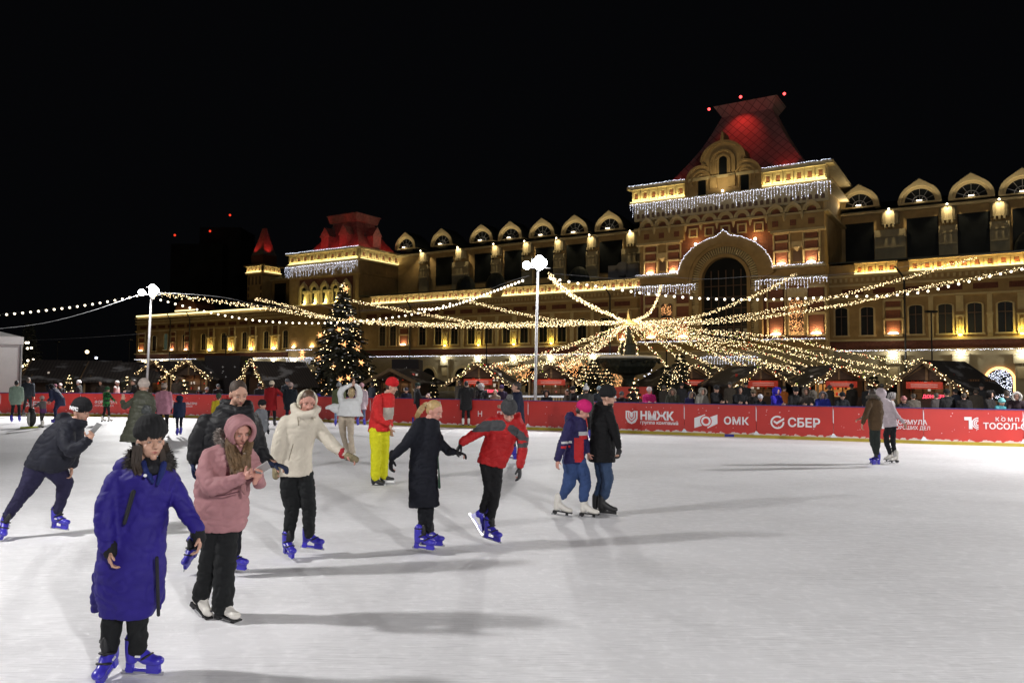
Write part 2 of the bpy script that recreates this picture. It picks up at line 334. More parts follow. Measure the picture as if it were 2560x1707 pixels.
for i in range(len(BG) - 1):
    a, b = BG[i], BG[i + 1]; d = (b - a).normalized(); n = Vector((d.y, -d.x, 0)); L_ = (b - a).length
    t = thing('rink_board', a, names[i], 'rink board', 'red boards round the ice rink', math.atan2(d.y, d.x))
    MB().box(.006, L_ - .006, .0, .06, .10, BH).build('panel', M['board'], t, local=True)
    MB().box(0, L_, -.03, .06, .0, .105).build('kick_plate', M['yellow'], t, local=True)
    MB().box(0, L_, -.012, .075, BH, BH + .03).build('top_rail', M['blueedge'], t, local=True)
    s = MB()
    for k in range(10):   # printed little sparkles
        x, z, q = random.uniform(.2, L_ - .2), random.uniform(.3, 1.0), random.uniform(.012, .026)
        s.add([(x - q, -.002, z), (x, -.002, z - q * .25), (x + q, -.002, z), (x, -.002, z + q * .25)], [(0, 1, 2, 3)])
        s.add([(x, -.003, z - q), (x + q * .25, -.003, z), (x, -.003, z + q), (x - q * .25, -.003, z)], [(0, 1, 2, 3)])
    s.build('printed_sparkle', M['letter'], t, local=True, kind='stuff')
    # snow caught in the joint
    MB().add([(-.012, -.004, .6), (.012, -.004, .55), (.015, -.004, .95), (-.01, -.004, 1.08)], [(0, 1, 2, 3)]).add([(-.10, -.034, .105), (.12, -.034, .105), (.03, -.01, .22), (-.02, -.01, .24)], [(0, 1, 2, 3)]).build('joint_snow', M['snow'], t, local=True)
    T = lambda s_, sz, x, z, **k: text(s_, sz, M['letter'], t, facing((x, -.006, z), (1, 0, 0)), **k)
    if i == 1: T('СБЕР', .34, 1.1, .45, bold=.008)
    if i == 2: T('ФОРМУЛА', .2, .75, .62, bold=.004); T('ХОРОШИХ ДЕЛ', .13, .75, .48); MB().box(.35, .6, -.008, .0, .54, .66).build('emblem', M['letter'], t, local=True)
    if i == 3: T('ПРАВИТЕЛЬСТВО', .14, .75, .62, bold=.004); T('НИЖЕГОРОДСКОЙ', .10, .80, .50); MB().band([(.68, .45), (.68, .8), (.80, .8)], [(.71, .45), (.71, .77), (.80, .77)], -.008, -.001).build('emblem', M['letter'], t, local=True)
    if i == 4: T('ДЯ', .17, 2.1, .60, bold=.003); T('ГИ', .17, 2.1, .42, bold=.003)
    if i == 5: T('ПО', .26, .65, .50)
    if i == 6: T('С', .30, .06, .5, bold=.003)
    if i == 7: T('Н', .30, 1.63, .46); T('ПО', .30, 2.45, .46); T('О', .30, 4.0, .46)
    if i == 9:
        T('НМЖК', .40, 1.03, .52, bold=.016, sx=.92); T('группа компаний', .165, 1.03, .36, bold=.003)
        e = MB(); sh = [(.50, .82), (.62, .82), (.72, .76), (.82, .82), (.94, .82), (.94, .55), (.86, .40), (.72, .34), (.58, .40), (.50, .55)]
        e.prism([(x, z) for x, z in sh], -.008, -.001); e.c = 1
        e.band([(.56, .77), (.56, .56), (.72, .41), (.88, .56), (.88, .77)], [(.59, .77), (.59, .57), (.72, .45), (.85, .57), (.85, .77)], -.012, -.008)
        e.band([(.64, .76), (.64, .60), (.72, .52), (.80, .60), (.80, .76)], [(.665, .76), (.665, .61), (.72, .56), (.775, .61), (.775, .76)], -.012, -.008)
        e.build('emblem', [M['letter'], M['red']], t, local=True)
    if i == 10:
        MB().box(L_ * .57, L_ * .70, -.034, -.03, .01, .10).build('blue_mark', M['bluemark'], t, local=True)
        T('ОМК', .34, 1.35, .44, bold=.010, spacing=1.1)
        e = MB(); e.prism([(.35, .62), (.72, .76), (.72, .40), (.35, .27)], -.008, -.001); e.prism([(.80, .63), (1.14, .76), (1.14, .44), (.80, .27)], -.008, -.001)
        e.c = 1; e.prism([(.75 + .20 * math.cos(a_), .52 + .20 * math.sin(a_)) for a_ in np.linspace(0, 2 * math.pi, 25)[:-1]], -.012, -.009); e.c = 0
        e.band([(.75 + .165 * math.cos(a_), .52 + .165 * math.sin(a_)) for a_ in np.linspace(0, 2 * math.pi, 25)], [(.75 + .10 * math.cos(a_), .52 + .10 * math.sin(a_)) for a_ in np.linspace(0, 2 * math.pi, 25)], -.016, -.012)
        e.build('emblem', [M['letter'], M['red']], t, local=True)
    if i == 11:
        T('СБЕР', .40, 1.0, .42, bold=.010, sx=.98)
        e = MB(); an = np.linspace(R(55), R(385 - 20), 26)
        e.band([(.68 + .22 * math.cos(a_), .55 + .22 * math.sin(a_)) for a_ in an], [(.68 + .165 * math.cos(a_), .55 + .165 * math.sin(a_)) for a_ in an], -.008, -.001)
        e.prism([(.56, .62), (.56, .55), (.66, .48), (.90, .64), (.88, .70), (.66, .56)], -.008, -.001)
        e.build('emblem', M['letter'], t, local=True)
    if i == 12:
        T('ФОРМУЛА', .20, 1.72, .60, bold=.003, sx=.95); T('ХОРОШИХ ДЕЛ', .155, 1.72, .44, bold=.001, sx=.9)
        MB().box(1.3, 1.62, -.008, -.001, .56, .66).box(1.42, 1.5, -.008, -.001, .44, .56).build('emblem', M['letter'], t, local=True)
    if i == 13:
        T('КОМПАНИЯ', .16, 1.95, .76, bold=.002, spacing=1.6); T('ТОСОЛ-СИНТЕЗ', .25, 1.62, .52, bold=.006)
        e = MB(); e.box(1.12, 1.32, -.008, -.001, .77, .87).box(1.24, 1.34, -.008, -.001, .50, .77); an = np.linspace(R(90), R(270), 14)
        for r0 in (.18, .13, .08): e.band([(1.5 + r0 * math.cos(a_), .68 + r0 * math.sin(a_)) for a_ in an], [(1.5 + (r0 - .03) * math.cos(a_), .68 + (r0 - .03) * math.sin(a_)) for a_ in an], -.008, -.001)
        e.build('emblem', M['letter'], t, local=True)
# ---------------------------------------------------------------- flood light poles
def floodpole(base, top, label, power, aim, heads=4, visible=True):
    t = thing('floodlight_pole', base, label, 'floodlight pole', 'tall floodlight poles round the rink')
    base, top = Vector(base), Vector(top)
    MB().cyl(base, top, .075, .055, 12).cyl(base, base + Vector((0, 0, .03)), .2, .2, 12).build('pole', M['steel'], t, smooth=False)
    MB().cyl(top + Vector((-.55, 0, .1)), top + Vector((.55, 0, .1)), .03, .03, 8).cyl(top + Vector((-.28, 0, .5)), top + Vector((.28, 0, .5)), .03, .03, 8).cyl(top, top + Vector((0, 0, .55)), .045, .04, 8).build('cross_arm', M['steel'], t)
    spots = [(-.48, .24), (.06, .20), (.22, .36), (.06, .50), (-.10, .34)][:heads]
    aim = Vector(aim).normalized(); side = aim.cross(Vector((0, 0, 1))).normalized(); up = side.cross(aim)
    for dx, dz in spots:
        c = top + Vector((dx, 0, dz)); fh = MB().cyl(c - aim * .1, c + aim * .06, .13, .19, 14).build('floodlight', M['black'], t)
        MB().ell(c + aim * .06, side * .18, aim * .06, up * .18, 14, 8).build('lens', M['flood'], fh)
    light('POINT', t, top + Vector((-.6, .35, .75)), power * .12, (1.0, .98, .95), .2, local=False)
    return light('SPOT', t, top + Vector((0, 0, .3)) + aim * .35, power, (1.0, .985, .97), .22, aim, 175, .25, local=False)
PW = 3.0
_a = gp(364, 1033); floodpole(_a, at(378, 742, _a.y), 'grey floodlight pole beside the chalets with a heart of lights', 2600 * PW, (.25, -1, -.45))
_b = gp(1337, 1060); floodpole(_b, at(1345, 676, _b.y), 'grey floodlight pole in front of the fountain square', 850 * PW, (-.1, -1, -.5), 5)
floodpole((-9.9, 6.1, 0), (-9.9, 6.1, 6.4), 'floodlight pole on the near left side of the rink', 980 * PW, (1, .12, -.42))
floodpole((19.5, 19.6, 0), (19.5, 19.6, 6.5), 'floodlight pole on the right side of the rink', 3200 * PW, (-1, -.35, -.45))
floodpole((8, -10, 0), (8, -10, 8), 'added fill floodlight pole out of view behind the photographer', 2900 * PW, (-.2, 1, -.42))  # unseen pole added as fill for the people's fronts and the near ice

# ---------------------------------------------------------------- the long exhibition building
A0 = Vector((-70.5, 143, 0)); RZ = math.atan2(-.53453643, .84514543)
HALL = thing('exhibition_hall', A0, 'long ochre and brick exhibition hall with a red lit tented tower', 'building', rz=RZ)
HM = wm(HALL)
def hw(u, v, z): return HM @ Vector((u, -v, z))
def part(name, mb, mats, parent=HALL, **k): return mb.build(name, mats, parent, local=True, **k)
def ogee(xc, zb, r, n=14, tip=.22, leg=0.0, sq=1.0):
    """arch outline from left foot over a pointed crown to the right foot"""
    p = []
    if leg: p.append((xc - r, zb - leg))
    for k in range(n + 1):
        a = math.pi - math.pi * k / n; e = max(0, 1 - abs(a - math.pi / 2) / .55)
        p.append((xc + r * math.cos(a), zb + r * sq * math.sin(a) + r * tip * e ** 1.6))
    if leg: p.append((xc + r, zb - leg))
    return p
def arcp(xc, zb, r, n=14, leg=0.0, sq=1.0): return ogee(xc, zb, r, n, 0, leg, sq)
# walls -------------------------------------------------------------------------
w_ = MB(); w_.box(-.4, 41.6, 0, 12, 4.9, 13.0); w_.box(56.8, 102, 0, 12, 4.9, 13.5); w_.box(122, 175, 0, 12, 4.9, 13.5); part('wall', w_, M['ochre'])
w_ = MB(); w_.box(-.4, 41.6, .15, 12, 0, 4.9); w_.box(41.6, 56.8, -.1, 12, 0, 4.9); w_.box(56.8, 102, .15, 12, 0, 4.9); w_.box(122, 175, .15, 12, 0, 4.9); part('ground_floor_wall', w_, M['white'], label='pale ground floor wall')
w_ = MB(); w_.box(27.6, 41.6, 8, 20, 12.5, 19.0); w_.box(57, 102, 8, 20, 12.5, 20.9); w_.box(122, 175, 8, 20, 12.5, 20.3); part('upper_wall', w_, M['ochre'], label='plain ochre upper wall set back behind the wings')
r_ = MB()
for a, b, z in ((-.9, 41.6, 13.15), (56.8, 102, 13.75), (122, 176, 13.75)): r_.add([(a, -.55, z), (b, -.55, z), (b, 8, z + 1.2), (a, 8, z + 1.2), (a, -.55, z - .12), (b, -.55, z - .12)], [(0, 1, 2, 3), (0, 4, 5, 1), (0, 3, 4)])
for a, b, z in ((27.2, 41.6, 19.0), (57, 102, 20.9), (122, 176, 20.3)): r_.add([(a, 7.4, z), (b, 7.4, z), (b, 14, z + 2.2), (a, 14, z + 2.2), (a, 20, z), (b, 20, z)], [(0, 1, 2, 3), (3, 2, 5, 4)])
part('roof', r_, M['roof'])
# string courses
c_ = MB()
for a, b, zt in ((-.6, 41.6, 12.35), (56.8, 102, 12.2), (122, 175, 12.2)):
    c_.box(a, b, -.35, 0, zt, zt + .22); c_.box(a, b, -.22, 0, 11.3, 11.5); c_.box(a, b, -.2, 0, 9.95, 10.12); c_.box(a, b, -.28, 0, 5.72, 5.92)
    c_.box(a, b, -.3, .15, 4.72, 4.88)
    for k in range(int((b - a) / .5)): c_.box(a + k * .5, a + k * .5 + .22, -.16, 0, 11.75, 12.1)
part('string_course', c_, M['cream'])
c_ = MB()
for a, b in ((-.4, 41.6), (56.8, 102), (122, 175)):
    c_.box(a, b, -.05, 0, 4.9, 5.7)
    k = a + 1.2
    while k < b - 2.2: c_.box(k, k + 2.0, -.04, 0, 10.45, 11.0); k += 2.85
part('brick_band', c_, M['dbrick'])
# frieze with square coffers, lit from below
def frieze(a, b, y, z0, z1, st, nm='frieze', side=None):
    """coffers along x, or along y when side is the x of the wall"""
    f = MB(); n = max(1, round((b - a) / st)); q = (b - a) / n; h = z1 - z0
    def bx(p0, p1, d0, d1, za, zb):
        if side is None: f.box(p0, p1, y - d1, y - d0, za, zb)
        else: f.box(side + d0, side + d1, p0, p1, za, zb)
    f.c = 0; bx(a, b, .0, .05, z0, z1)
    for k in range(n):
        x = a + k * q
        f.c = 0; bx(x + q * .06, x + q * .26, .05, .24, z0 + h * .12, z1 - h * .1); bx(x + q * .74, x + q * .94, .05, .24, z0 + h * .12, z1 - h * .1); bx(x + q * .26, x + q * .74, .05, .24, z1 - h * .28, z1 - h * .1); bx(x + q * .26, x + q * .74, .05, .2, z0 + h * .12, z0 + h * .22)
        f.c = 1; bx(x + q * .34, x + q * .66, .05, .1, z0 + h * .3, z1 - h * .34)
    f.c = 0; bx(a, b, .05, .5, z1 - h * .08, z1)
    return part(nm, f, [M['cream'], M['brick']])
def ledline(a, b, y, z, power, nm='led_strip', colr=(1, .78, .38), side=None, tw=.05, up=(0, .35, 1)):
    n = max(1, round((b - a) / 6)); q = (b - a) / n
    s = MB()
    if side is None: s.box(a, b, y - tw, y + tw, z, z + .07)
    else: s.box(side - tw, side + tw, a, b, z, z + .07)
    o = part(nm, s, M['warmled'])
    for k in range(n):
        m_ = a + (k + .5) * q
        if side is None: l = light('AREA', o, (m_, y, z + .09), 8 * power * q, colr, q * .96, None, size2=.06); l.rotation_euler = (R(180 - 14), 0, 0)
        else: l = light('AREA', o, (side, m_, z + .09), 8 * power * q, colr, .06, None, size2=q * .96); l.rotation_euler = (0, R(180 + 14), 0)
for a, b in ((59.0, 80.3), (82.0, 101.6), (124.4, 128.3), (129.3, 150)):
    frieze(a, b, 0, 12.42, 13.6, 1.06); ledline(a, b, -.34, 12.46, 1.5 if a < 110 else 3.0, colr=(1, .82, .46) if a < 110 else (1, .66, .2))
l_ = MB().box(0, 36.5, -.45, -.3, 12.75, 13.0); o = part('led_strip', l_, M['warmled'], label='long bright light strip under the left eaves')
for k in range(6): l = light('AREA', o, (3 + k * 6, -.5, 12.7), 7, (1, .85, .5), 5.8, None, size2=.06); l.rotation_euler = (R(25), 0, 0)
# small red-lit gable over the left wing
g_ = MB(); g_.prism([(11.1, 13.2), (17.3, 13.2), (17.3, 14.2)] + [(14.2 + 3.0 * math.cos(a), 14.0 + 1.5 * math.sin(a)) for a in np.linspace(0, math.pi, 9)] + [(11.1, 14.2)], .2, 4)
part('parapet_gable', g_, M['brick']); part('led_strip', MB().box(11.4, 17, -.1, .1, 13.35, 13.55), M['warmled'])
# windows of the upper storey
def window_mesh(wd, h):
    f = MB(); f.band(arcp(0, h - wd * .12, wd / 2 + .16, 8, h - .1, .35), arcp(0, h - wd * .12, wd / 2, 8, h - .1, .35), -.12, .0)
    f.box(-wd / 2 - .25, wd / 2 + .25, -.2, 0, -.16, 0); f.c = 1
    f.box(-.035, .035, -.05, -.015, 0, h); f.box(-wd / 2, wd / 2, -.05, -.015, h * .68, h * .68 + .07)
    g = MB().prism([(x, z) for x, z in arcp(0, h - wd * .12, wd / 2, 8, h - wd * .12, .35)], -.012, .0)
    return f.mesh('window', [M['cream'], M['frame']]), g.mesh('pane', M['glass'])
WF, WG = window_mesh(1.15, 2.75)
lit_f, lit_g = window_mesh(1.0, 2.85); lit_g.materials[0] = M['litdim']
us = [5.4, 14.4, 19.8, 25.3, 30.7, 36.1, 41.0 - .3] + [61.2, 63.2, 68.6, 71.4, 74.2, 77.0, 79.8, 82.6, 85.3, 88.1, 90.8, 93.6, 96.6] + [123.1, 125.5, 129.8, 132.3, 134.7, 137.1, 139.5, 142, 144.5]
for u in us: o = link('window', WF, HALL, (u, -.01, 6.33)); link('pane', WG, o)
o = link('window', lit_f, HALL, (8.95, -.01, 6.5)); link('pane', lit_g, o)
# brick pilasters with uplights
def pilaster(u, y, z0, z1, wd, pw=5, warm=(1, .62, .34), kind='brick', parent=HALL, cap=True):
    p = MB(); p.c = 0; h = z1 - z0
    p.box(u - wd / 2, u + wd / 2, y - .22, y, z0 + .25, z0 + h * .42); p.box(u - wd / 2, u + wd / 2, y - .22, y, z0 + h * .48, z0 + h * .72); p.box(u - wd / 2, u + wd / 2, y - .2, y, z0 + h * .82, z1 - .1)
    p.c = 1; p.box(u - wd / 2 - .12, u + wd / 2 + .12, y - .3, y, z0 + h * .42, z0 + h * .48); p.box(u - wd / 2 - .1, u + wd / 2 + .1, y - .28, y, z0 + h * .72, z0 + h * .78); p.box(u - wd / 2 - .2, u + wd / 2 + .2, y - .38, y, z1 - .1, z1 + .12)
    p.box(u - wd / 2 - .2, u + wd / 2 + .2, y - .5, y, z0 - .1, z0 + .12)
    for sgn in (-1, 1):
        x = u + sgn * (wd / 2 + .22)
        p.cyl((x, y - .14, z0 + .1), (x, y - .14, z0 + h * .46), .11, .11, 8); p.cyl((x, y - .14, z0 + h * .5), (x, y - .14, z1), .1, .1, 8)
    o = part('pilaster', p, [M[kind], M['cream']], parent)
    if pw:
        part('uplight', MB().ell((u, y - .4, z0 + .17), (wd * .38, 0, 0), (0, .1, 0), (0, 0, .13)), M['uplamp'], o)
        light('POINT', o, (u, y - .56, z0 + .36), pw * 8, (1, (warm[1] + .70) / 2, (warm[2] + .34) / 2), .06)
    return o
for u, wd, kd, col in ((1.6, 1.6, 'brick', (1, .5, .14)), (11.2, 1.0, 'brick', (1, .55, .33)), (15.3, 1.0, 'brick', (1, .55, .33)), (42.9, 1.0, 'brick', (1, .62, .36)), (47.0, 1.1, 'brick', (1, .7, .3)),
                       (56.2, 1.1, 'brick', (1, .7, .4)), (65.35, 1.35, 'brick', (1, .6, .25)), (99.2, 1.3, 'brick', (1, .6, .3)), (127.85, 1.25, 'brick', (1, .55, .2))):
    pilaster(u, 0, 6.25, 9.7, wd, 7, col)
for u in (21.95, 27.5, 32.8, 38.25): # cream aedicules
    p = MB(); p.box(u - .95, u - .7, -.3, 0, 6.2, 8.3); p.box(u + .7, u + .95, -.3, 0, 6.2, 8.3); p.box(u - 1.15, u + 1.15, -.42, 0, 8.3, 8.5); p.box(u - 1.0, u + 1.0, -.35, 0, 6.0, 6.2)
    p.box(u - .8, u - .6, -.22, 0, 8.5, 10.2); p.box(u + .6, u + .8, -.22, 0, 8.5, 10.2); p.band([(u - .45, 6.6), (u - .3, 8.0), (u + .3, 8.0), (u + .45, 6.6)], [(u - .28, 6.6), (u - .14, 7.8), (u + .14, 7.8), (u + .28, 6.6)], -.12, 0)
    p.c = 1; p.box(u - .45, u + .45, -.12, 0, 8.7, 9.5); p.box(u - .28, u + .28, -.06, 0, 6.7, 7.5); p.box(u - .5, u + .5, -.12, 0, 9.7, 10.1)
    o = part('aedicule', p, [M['cream'], M['brick']]); part('uplight', MB().ell((u, -.4, 6.32), (.4, 0, 0), (0, .1, 0), (0, 0, .17)), M['uplamp'], o); light('POINT', o, (u, -.62, 6.6), 130, (1, .75, .24), .06)
def ycol(u, pw=4.0): # narrow yellow-lit brackets between the windows
    p = MB(); p.box(u - .32, u - .18, -.2, 0, 6.2, 7.9); p.box(u + .18, u + .32, -.2, 0, 6.2, 7.9); p.box(u - .4, u + .4, -.28, 0, 7.9, 8.05); p.box(u - .12, u + .12, -.16, 0, 6.6, 7.6); p.box(u - .3, u + .3, -.18, 0, 8.4, 9.9)
    o = part('bracket_column', p, M['cream']); part('uplight', MB().ell((u, -.3, 6.15), (.14, 0, 0), (0, .06, 0), (0, 0, .07)), M['uplamp'], o); light('POINT', o, (u, -.5, 6.45), pw * 14, (1, .76, .16), .05)
for u in (72.7, 78.3, 83.85, 89.4): ycol(u)
for u in (133.5, 138.35, 143.2): ycol(u, 6)
for u in (75.5, 81.1, 86.7, 92.2, 95.0, 131.1, 135.9, 140.8): part('wall_column', MB().box(u - .22, u + .22, -.18, 0, 5.95, 8.0).box(u - .28, u + .28, -.22, 0, 8.0, 8.2).box(u - .2, u + .2, -.15, 0, 8.2, 9.9), M['cream'])
for u in (10.6, 16.3, 66.6, 97.5, 128.9): part('drainpipe', MB().cyl((u, -.4, .3), (u, -.4, 11.8), .09, .09, 8).cyl((u, -.4, 11.8), (u - .8, -.5, 13.0), .09, .09, 8), M['black'])
# ground floor: capitals under white lamps, arches
def downlamp(u, z=4.45, pw=12, y=.15):
    p = MB(); p.box(u - .68, u + .68, y - .42, y, 3.45, 4.25); p.box(u - .55, u + .55, y - .3, y, 0, 3.6); p.box(u - .7, u + .7, y - .5, y, 4.2, 4.32); o = part('ground_pilaster', p, M['white'])
    part('downlight', MB().ell((u, y - .6, z + .1), (.4, 0, 0), (0, .12, 0), (0, 0, .10)), M['uplamp'], o); light('POINT', o, (u, y - .8, z - .1), pw * 6, (.98, .95, .82), .08)
    d = MB(); d.box(u - .38, u + .38, y - .36, y - .3, 2.1, 3.1); part('carved_panel', d, M['cream'], o)
for u in (2.6, 8.3, 32.75, 38.15, 42.8, 72.6, 78.2, 83.85, 89.3, 95.2, 99.8, 127.8, 133.5, 138.3, 143.2): downlamp(u, pw=16 if u > 60 else 22)
for u in (35.4, 40.6, 69.6, 75.4, 81, 86.6, 92.2, 130.6, 141):
    a_ = MB(); a_.band(arcp(u, 1.9, 1.55, 12, 1.9), arcp(u, 1.9, 1.2, 12, 1.9), .0, .15); a_.c = 1; a_.prism(arcp(u, 1.9, 1.2, 12, 1.9), .1, .15); part('arch_door', a_, [M['cream'], M['glass']])
# LED curtain in the arch at the right
a_ = MB(); a_.band(arcp(136.55, 1.9, 1.25, 14, 1.9), arcp(136.55, 1.9, 1.02, 14, 1.9), .0, .15); a_.c = 1; a_.prism(arcp(136.55, 1.9, 1.02, 12, 1.9), .1, .15); part('arch_door', a_, [M['bulbo'], M['glass']])
# nave dormers and lamps -----------------------------------------------------------
dm = MB(); ro = 2.05
dm.c = 0; dm.band(ogee(0, 0, ro, 18, .2), arcp(0, 0, ro * .84, 18), -.35, 3.4); dm.band(arcp(0, 0, ro * .84, 18), arcp(0, 0, ro * .70, 18), -.12, 3.2); dm.box(-ro, ro, -.3, .2, -.15, 0)
dm.c = 1; dm.band(ogee(0, 0, ro + .05, 18, .24), ogee(0, 0, ro, 18, .2), -.3, 3.4)
dmf = dm.mesh('dormer', [M['cream'], M['roof']])
pn = MB().prism(arcp(0, 0, ro * .70, 18), -.02, .03)
pn.c = 1
for a in np.linspace(R(25), R(155), 5): pn.cyl((0, -.04, 0), (ro * .68 * math.cos(a), -.04, ro * .68 * math.sin(a)), .03, .03, 5)
pn.band(arcp(0, 0, ro * .36, 12), arcp(0, 0, ro * .32, 12), -.06, -.02)
pnm = pn.mesh('fan_window', [M['glass'], M['steel']])
for u, z in [(58.9, 21.9), (66, 21.8), (73.3, 21.7), (78.3, 21.6), (83.5, 21.5), (88.6, 21.4), (93.7, 21.4), (123.9, 20.9), (129.8, 20.75), (134.5, 20.7), (138.9, 20.6), (143.4, 20.6)]:
    o = link('dormer', dmf, HALL, (u, 7.7, z)); link('fan_window', pnm, o)
    bb = MB().box(u - .25, u + .25, 7.0, 7.1, z + .02, z + .1); part('dormer_lamp', bb, M['uplamp'])
    l = light('AREA', HALL, (u, 6.7, z - .1), 110 if u > 70 else 70, (1, .84, .55), 3.4, None, size2=.15); l.rotation_euler = (R(180 + 40), 0, 0)
def nave_pilaster(u, zt, wide, pw):
    p = MB(); wd = .85 if not wide else 1.5
    p.cyl((u, 7.95, zt - 1.6), (u, 7.95, zt - .15), .8 if not wide else .95, .8 if not wide else .95, 14)
    for k in (-1, 0, 1): p.box(u + k * .4 - .1, u + k * .4 + .1, 7.0, 7.4, zt - 1.95, zt - 1.6)
    p.box(u - wd, u + wd, 7.6, 8, zt - 6.5, zt - 2.1)
    p.box(u - wd * .9, u + wd * .9, 7.35, 7.6, zt - 2.9, zt - 2.7); p.box(u - wd * .9, u + wd * .9, 7.35, 7.6, zt - 4.1, zt - 3.9); p.box(u - wd * .45, u + wd * .45, 7.4, 7.6, zt - 3.9, zt - 3.0)
    o = part('upper_pilaster', p, M['white'])
    part('pilaster_lamp', MB().sph((u, 6.9, zt), .1), M['uplamp'], o)
    light('SPOT', o, (u, 6.6, zt + .1), pw, (1, .78, .42), .08, (0, .42, -1), 100, .5)
for u, zt, wd in [(62.4, 21.1, 0), (69.4, 21.05, 1), (75.8, 20.95, 0), (81, 20.9, 0), (86.1, 20.85, 0), (91.1, 20.8, 0), (96.9, 20.75, 1), (126.9, 20.2, 1), (132.35, 20.1, 0), (136.9, 20.05, 0), (141.3, 20.0, 0)]: nave_pilaster(u, zt, wd, 330)
for a, b in ((28.4, 31.3), (64.6, 67.9), (71.8, 75.2)[:2], (77.0, 80.3), (82.2, 85.2), (87.1, 90.3), (92.1, 95.4), (122.4, 125.3), (128.5, 131.5), (133.2, 136.1), (138, 140.9)):
    zt = 18.2 if a < 40 else (19.95 if a < 110 else 19.15)
    o = part('nave_window', MB().box(a, b, 7.95, 8.0, zt - 4.2, zt), M['glass'])
c_ = MB().box(57, 102, 7.5, 8, 20.6, 20.9).box(122, 175, 7.5, 8, 20.0, 20.3).box(27.4, 41.6, 7.6, 8, 18.7, 19.0); part('nave_cornice', c_, M['cream'])
# ornamental vent domes on the wing roof
for u, v in ((72.0, 5.5), (77.5, 5.0), (90.3, 5.5), (139.5, 5.5)): part('roof_dome', MB().ell((u, v, 14.6), (1.5, 0, 0), (0, 1.2, 0), (0, 0, 1.9)), M['roof'])
part('roof_machinery', MB().box(95.2, 96.7, 4, 6, 14.3, 16.0).box(97.6, 99.3, 4, 6, 14.3, 16.0).cyl((97.1, 4, 15.5), (97.1, 6, 15.5), .9, .9, 14), M['steel'])
# ---- left tower
lt = MB(); lt.box(41.6, 56.6, -.3, 11.5, 4.9, 19.2); lt.box(41.4, 56.9, -.5, 11.7, 17.2, 17.45); part('side_tower_wall', lt, M['ochre'], label='square ochre tower rising left of centre')
lt = MB(); lt.box(41.2, 57.0, -.7, 11.9, 19.15, 19.45); lt.box(41.1, 57.2, -.8, 12.1, 21.0, 21.2); lt.box(41.6, 56.6, -.35, 11.6, 19.4, 21.0); part('side_tower_cornice', lt, M['cream'])
frieze(41.7, 56.5, -.4, 19.5, 21.0, 1.48); frieze(-.2, 11.4, 0, 19.5, 21.0, 1.48, side=56.6)
ledline(41.7, 56.6, -.72, 19.46, 1.8, colr=(1, .84, .4)); ledline(-.4, 10.9, 0, 19.46, 1.6, colr=(1, .86, .48), side=57.02)
lt = MB(); lt.box(44.0, 55.4, -.36, -.3, 13.2, 16.9); part('arcade_back', lt, M['dbrick'])
for k in range(5):
    u = 45.1 + k * 2.28; p = MB(); p.band(ogee(u, 15.2, 1.02, 14, .35, 2.2), arcp(u, 15.2, .62, 14, 2.2), -.62, -.36); p.band(arcp(u, 15.2, .62, 14, 2.2), arcp(u, 15.2, .5, 14, 2.2), -.5, -.36); p.c = 1; p.prism(arcp(u, 15.2, .5, 14, 2.2), -.4, -.36); part('arcade_window', p, [M['cream'], M['glass']])
for k in range(4):
    u = 46.24 + k * 2.28; p = MB().cyl((u, -.95, 13.0), (u, -.95, 14.6), .42, .36, 12).box(u - .55, u + .55, -1.3, -.5, 14.6, 15.0); o = part('arcade_column', p, M['cream']); part('uplight', MB().ell((u, -1.4, 12.95), (.3, 0, 0), (0, .1, 0), (0, 0, .1)), M['uplamp'], o); light('POINT', o, (u, -1.7, 13.3), 130, (1, .84, .3), .06)
part('arcade_sill', MB().box(43.8, 55.8, -1.5, -.3, 12.75, 12.92), M['cream'])
def hip(x0, x1, y0, y1, z0, tx0, tx1, ty0, ty1, z1, flare=0.0, n=6):
    s = []
    for k in range(n + 1):
        t = k / n; e = t + flare * math.sin(math.pi * t) * -1
        s.append([(x0 + (tx0 - x0) * (t + flare * math.sin(math.pi * t)), y0 + (ty0 - y0) * (t + flare * math.sin(math.pi * t)), z0 + (z1 - z0) * t), (x1 + (tx1 - x1) * (t + flare * math.sin(math.pi * t)), y0 + (ty0 - y0) * (t + flare * math.sin(math.pi * t)), z0 + (z1 - z0) * t),
                  (x1 + (tx1 - x1) * (t + flare * math.sin(math.pi * t)), y1 + (ty1 - y1) * (t + flare * math.sin(math.pi * t)), z0 + (z1 - z0) * t), (x0 + (tx0 - x0) * (t + flare * math.sin(math.pi * t)), y1 + (ty1 - y1) * (t + flare * math.sin(math.pi * t)), z0 + (z1 - z0) * t)])
    return MB().rings(s)
RED = (1, .04, .03)
o = part('side_tower_roof', hip(43.6, 55.2, 1.2, 10.4, 21.2, 47.0, 52.0, 3.8, 7.8, 26.2, .12), M['troof'], label='red lit hipped roof of the side tower')
part('roof_cap', hip(46.6, 52.4, 3.4, 8.2, 26.2, 46.3, 52.7, 3.1, 8.5, 27.3, 0, 1), M['troof'], o); part('roof_crest', MB().box(46.2, 52.8, 3.0, 8.6, 27.3, 27.45), M['troof'], o)
for u, y in ((47.4, 1.6), (51.4, 1.6)): part('roof_dormer', MB().box(u - .8, u + .8, y, y + 2, 22, 23.8).prism([(u - 1.1, 23.8), (u + 1.1, 23.8), (u, 25.3)], y - .1, y + 2), M['troof'], o)
part('roof_dormer', MB().box(53.4, 54.8, 4.6, 6.4, 22, 23.8).add([(54.9, 4.4, 23.8), (54.9, 6.6, 23.8), (54.9, 5.5, 25.3), (53, 4.4, 23.8), (53, 6.6, 23.8), (53, 5.5, 25.3)], [(0, 1, 2), (0, 2, 5, 3), (1, 4, 5, 2)]), M['troof'], o)
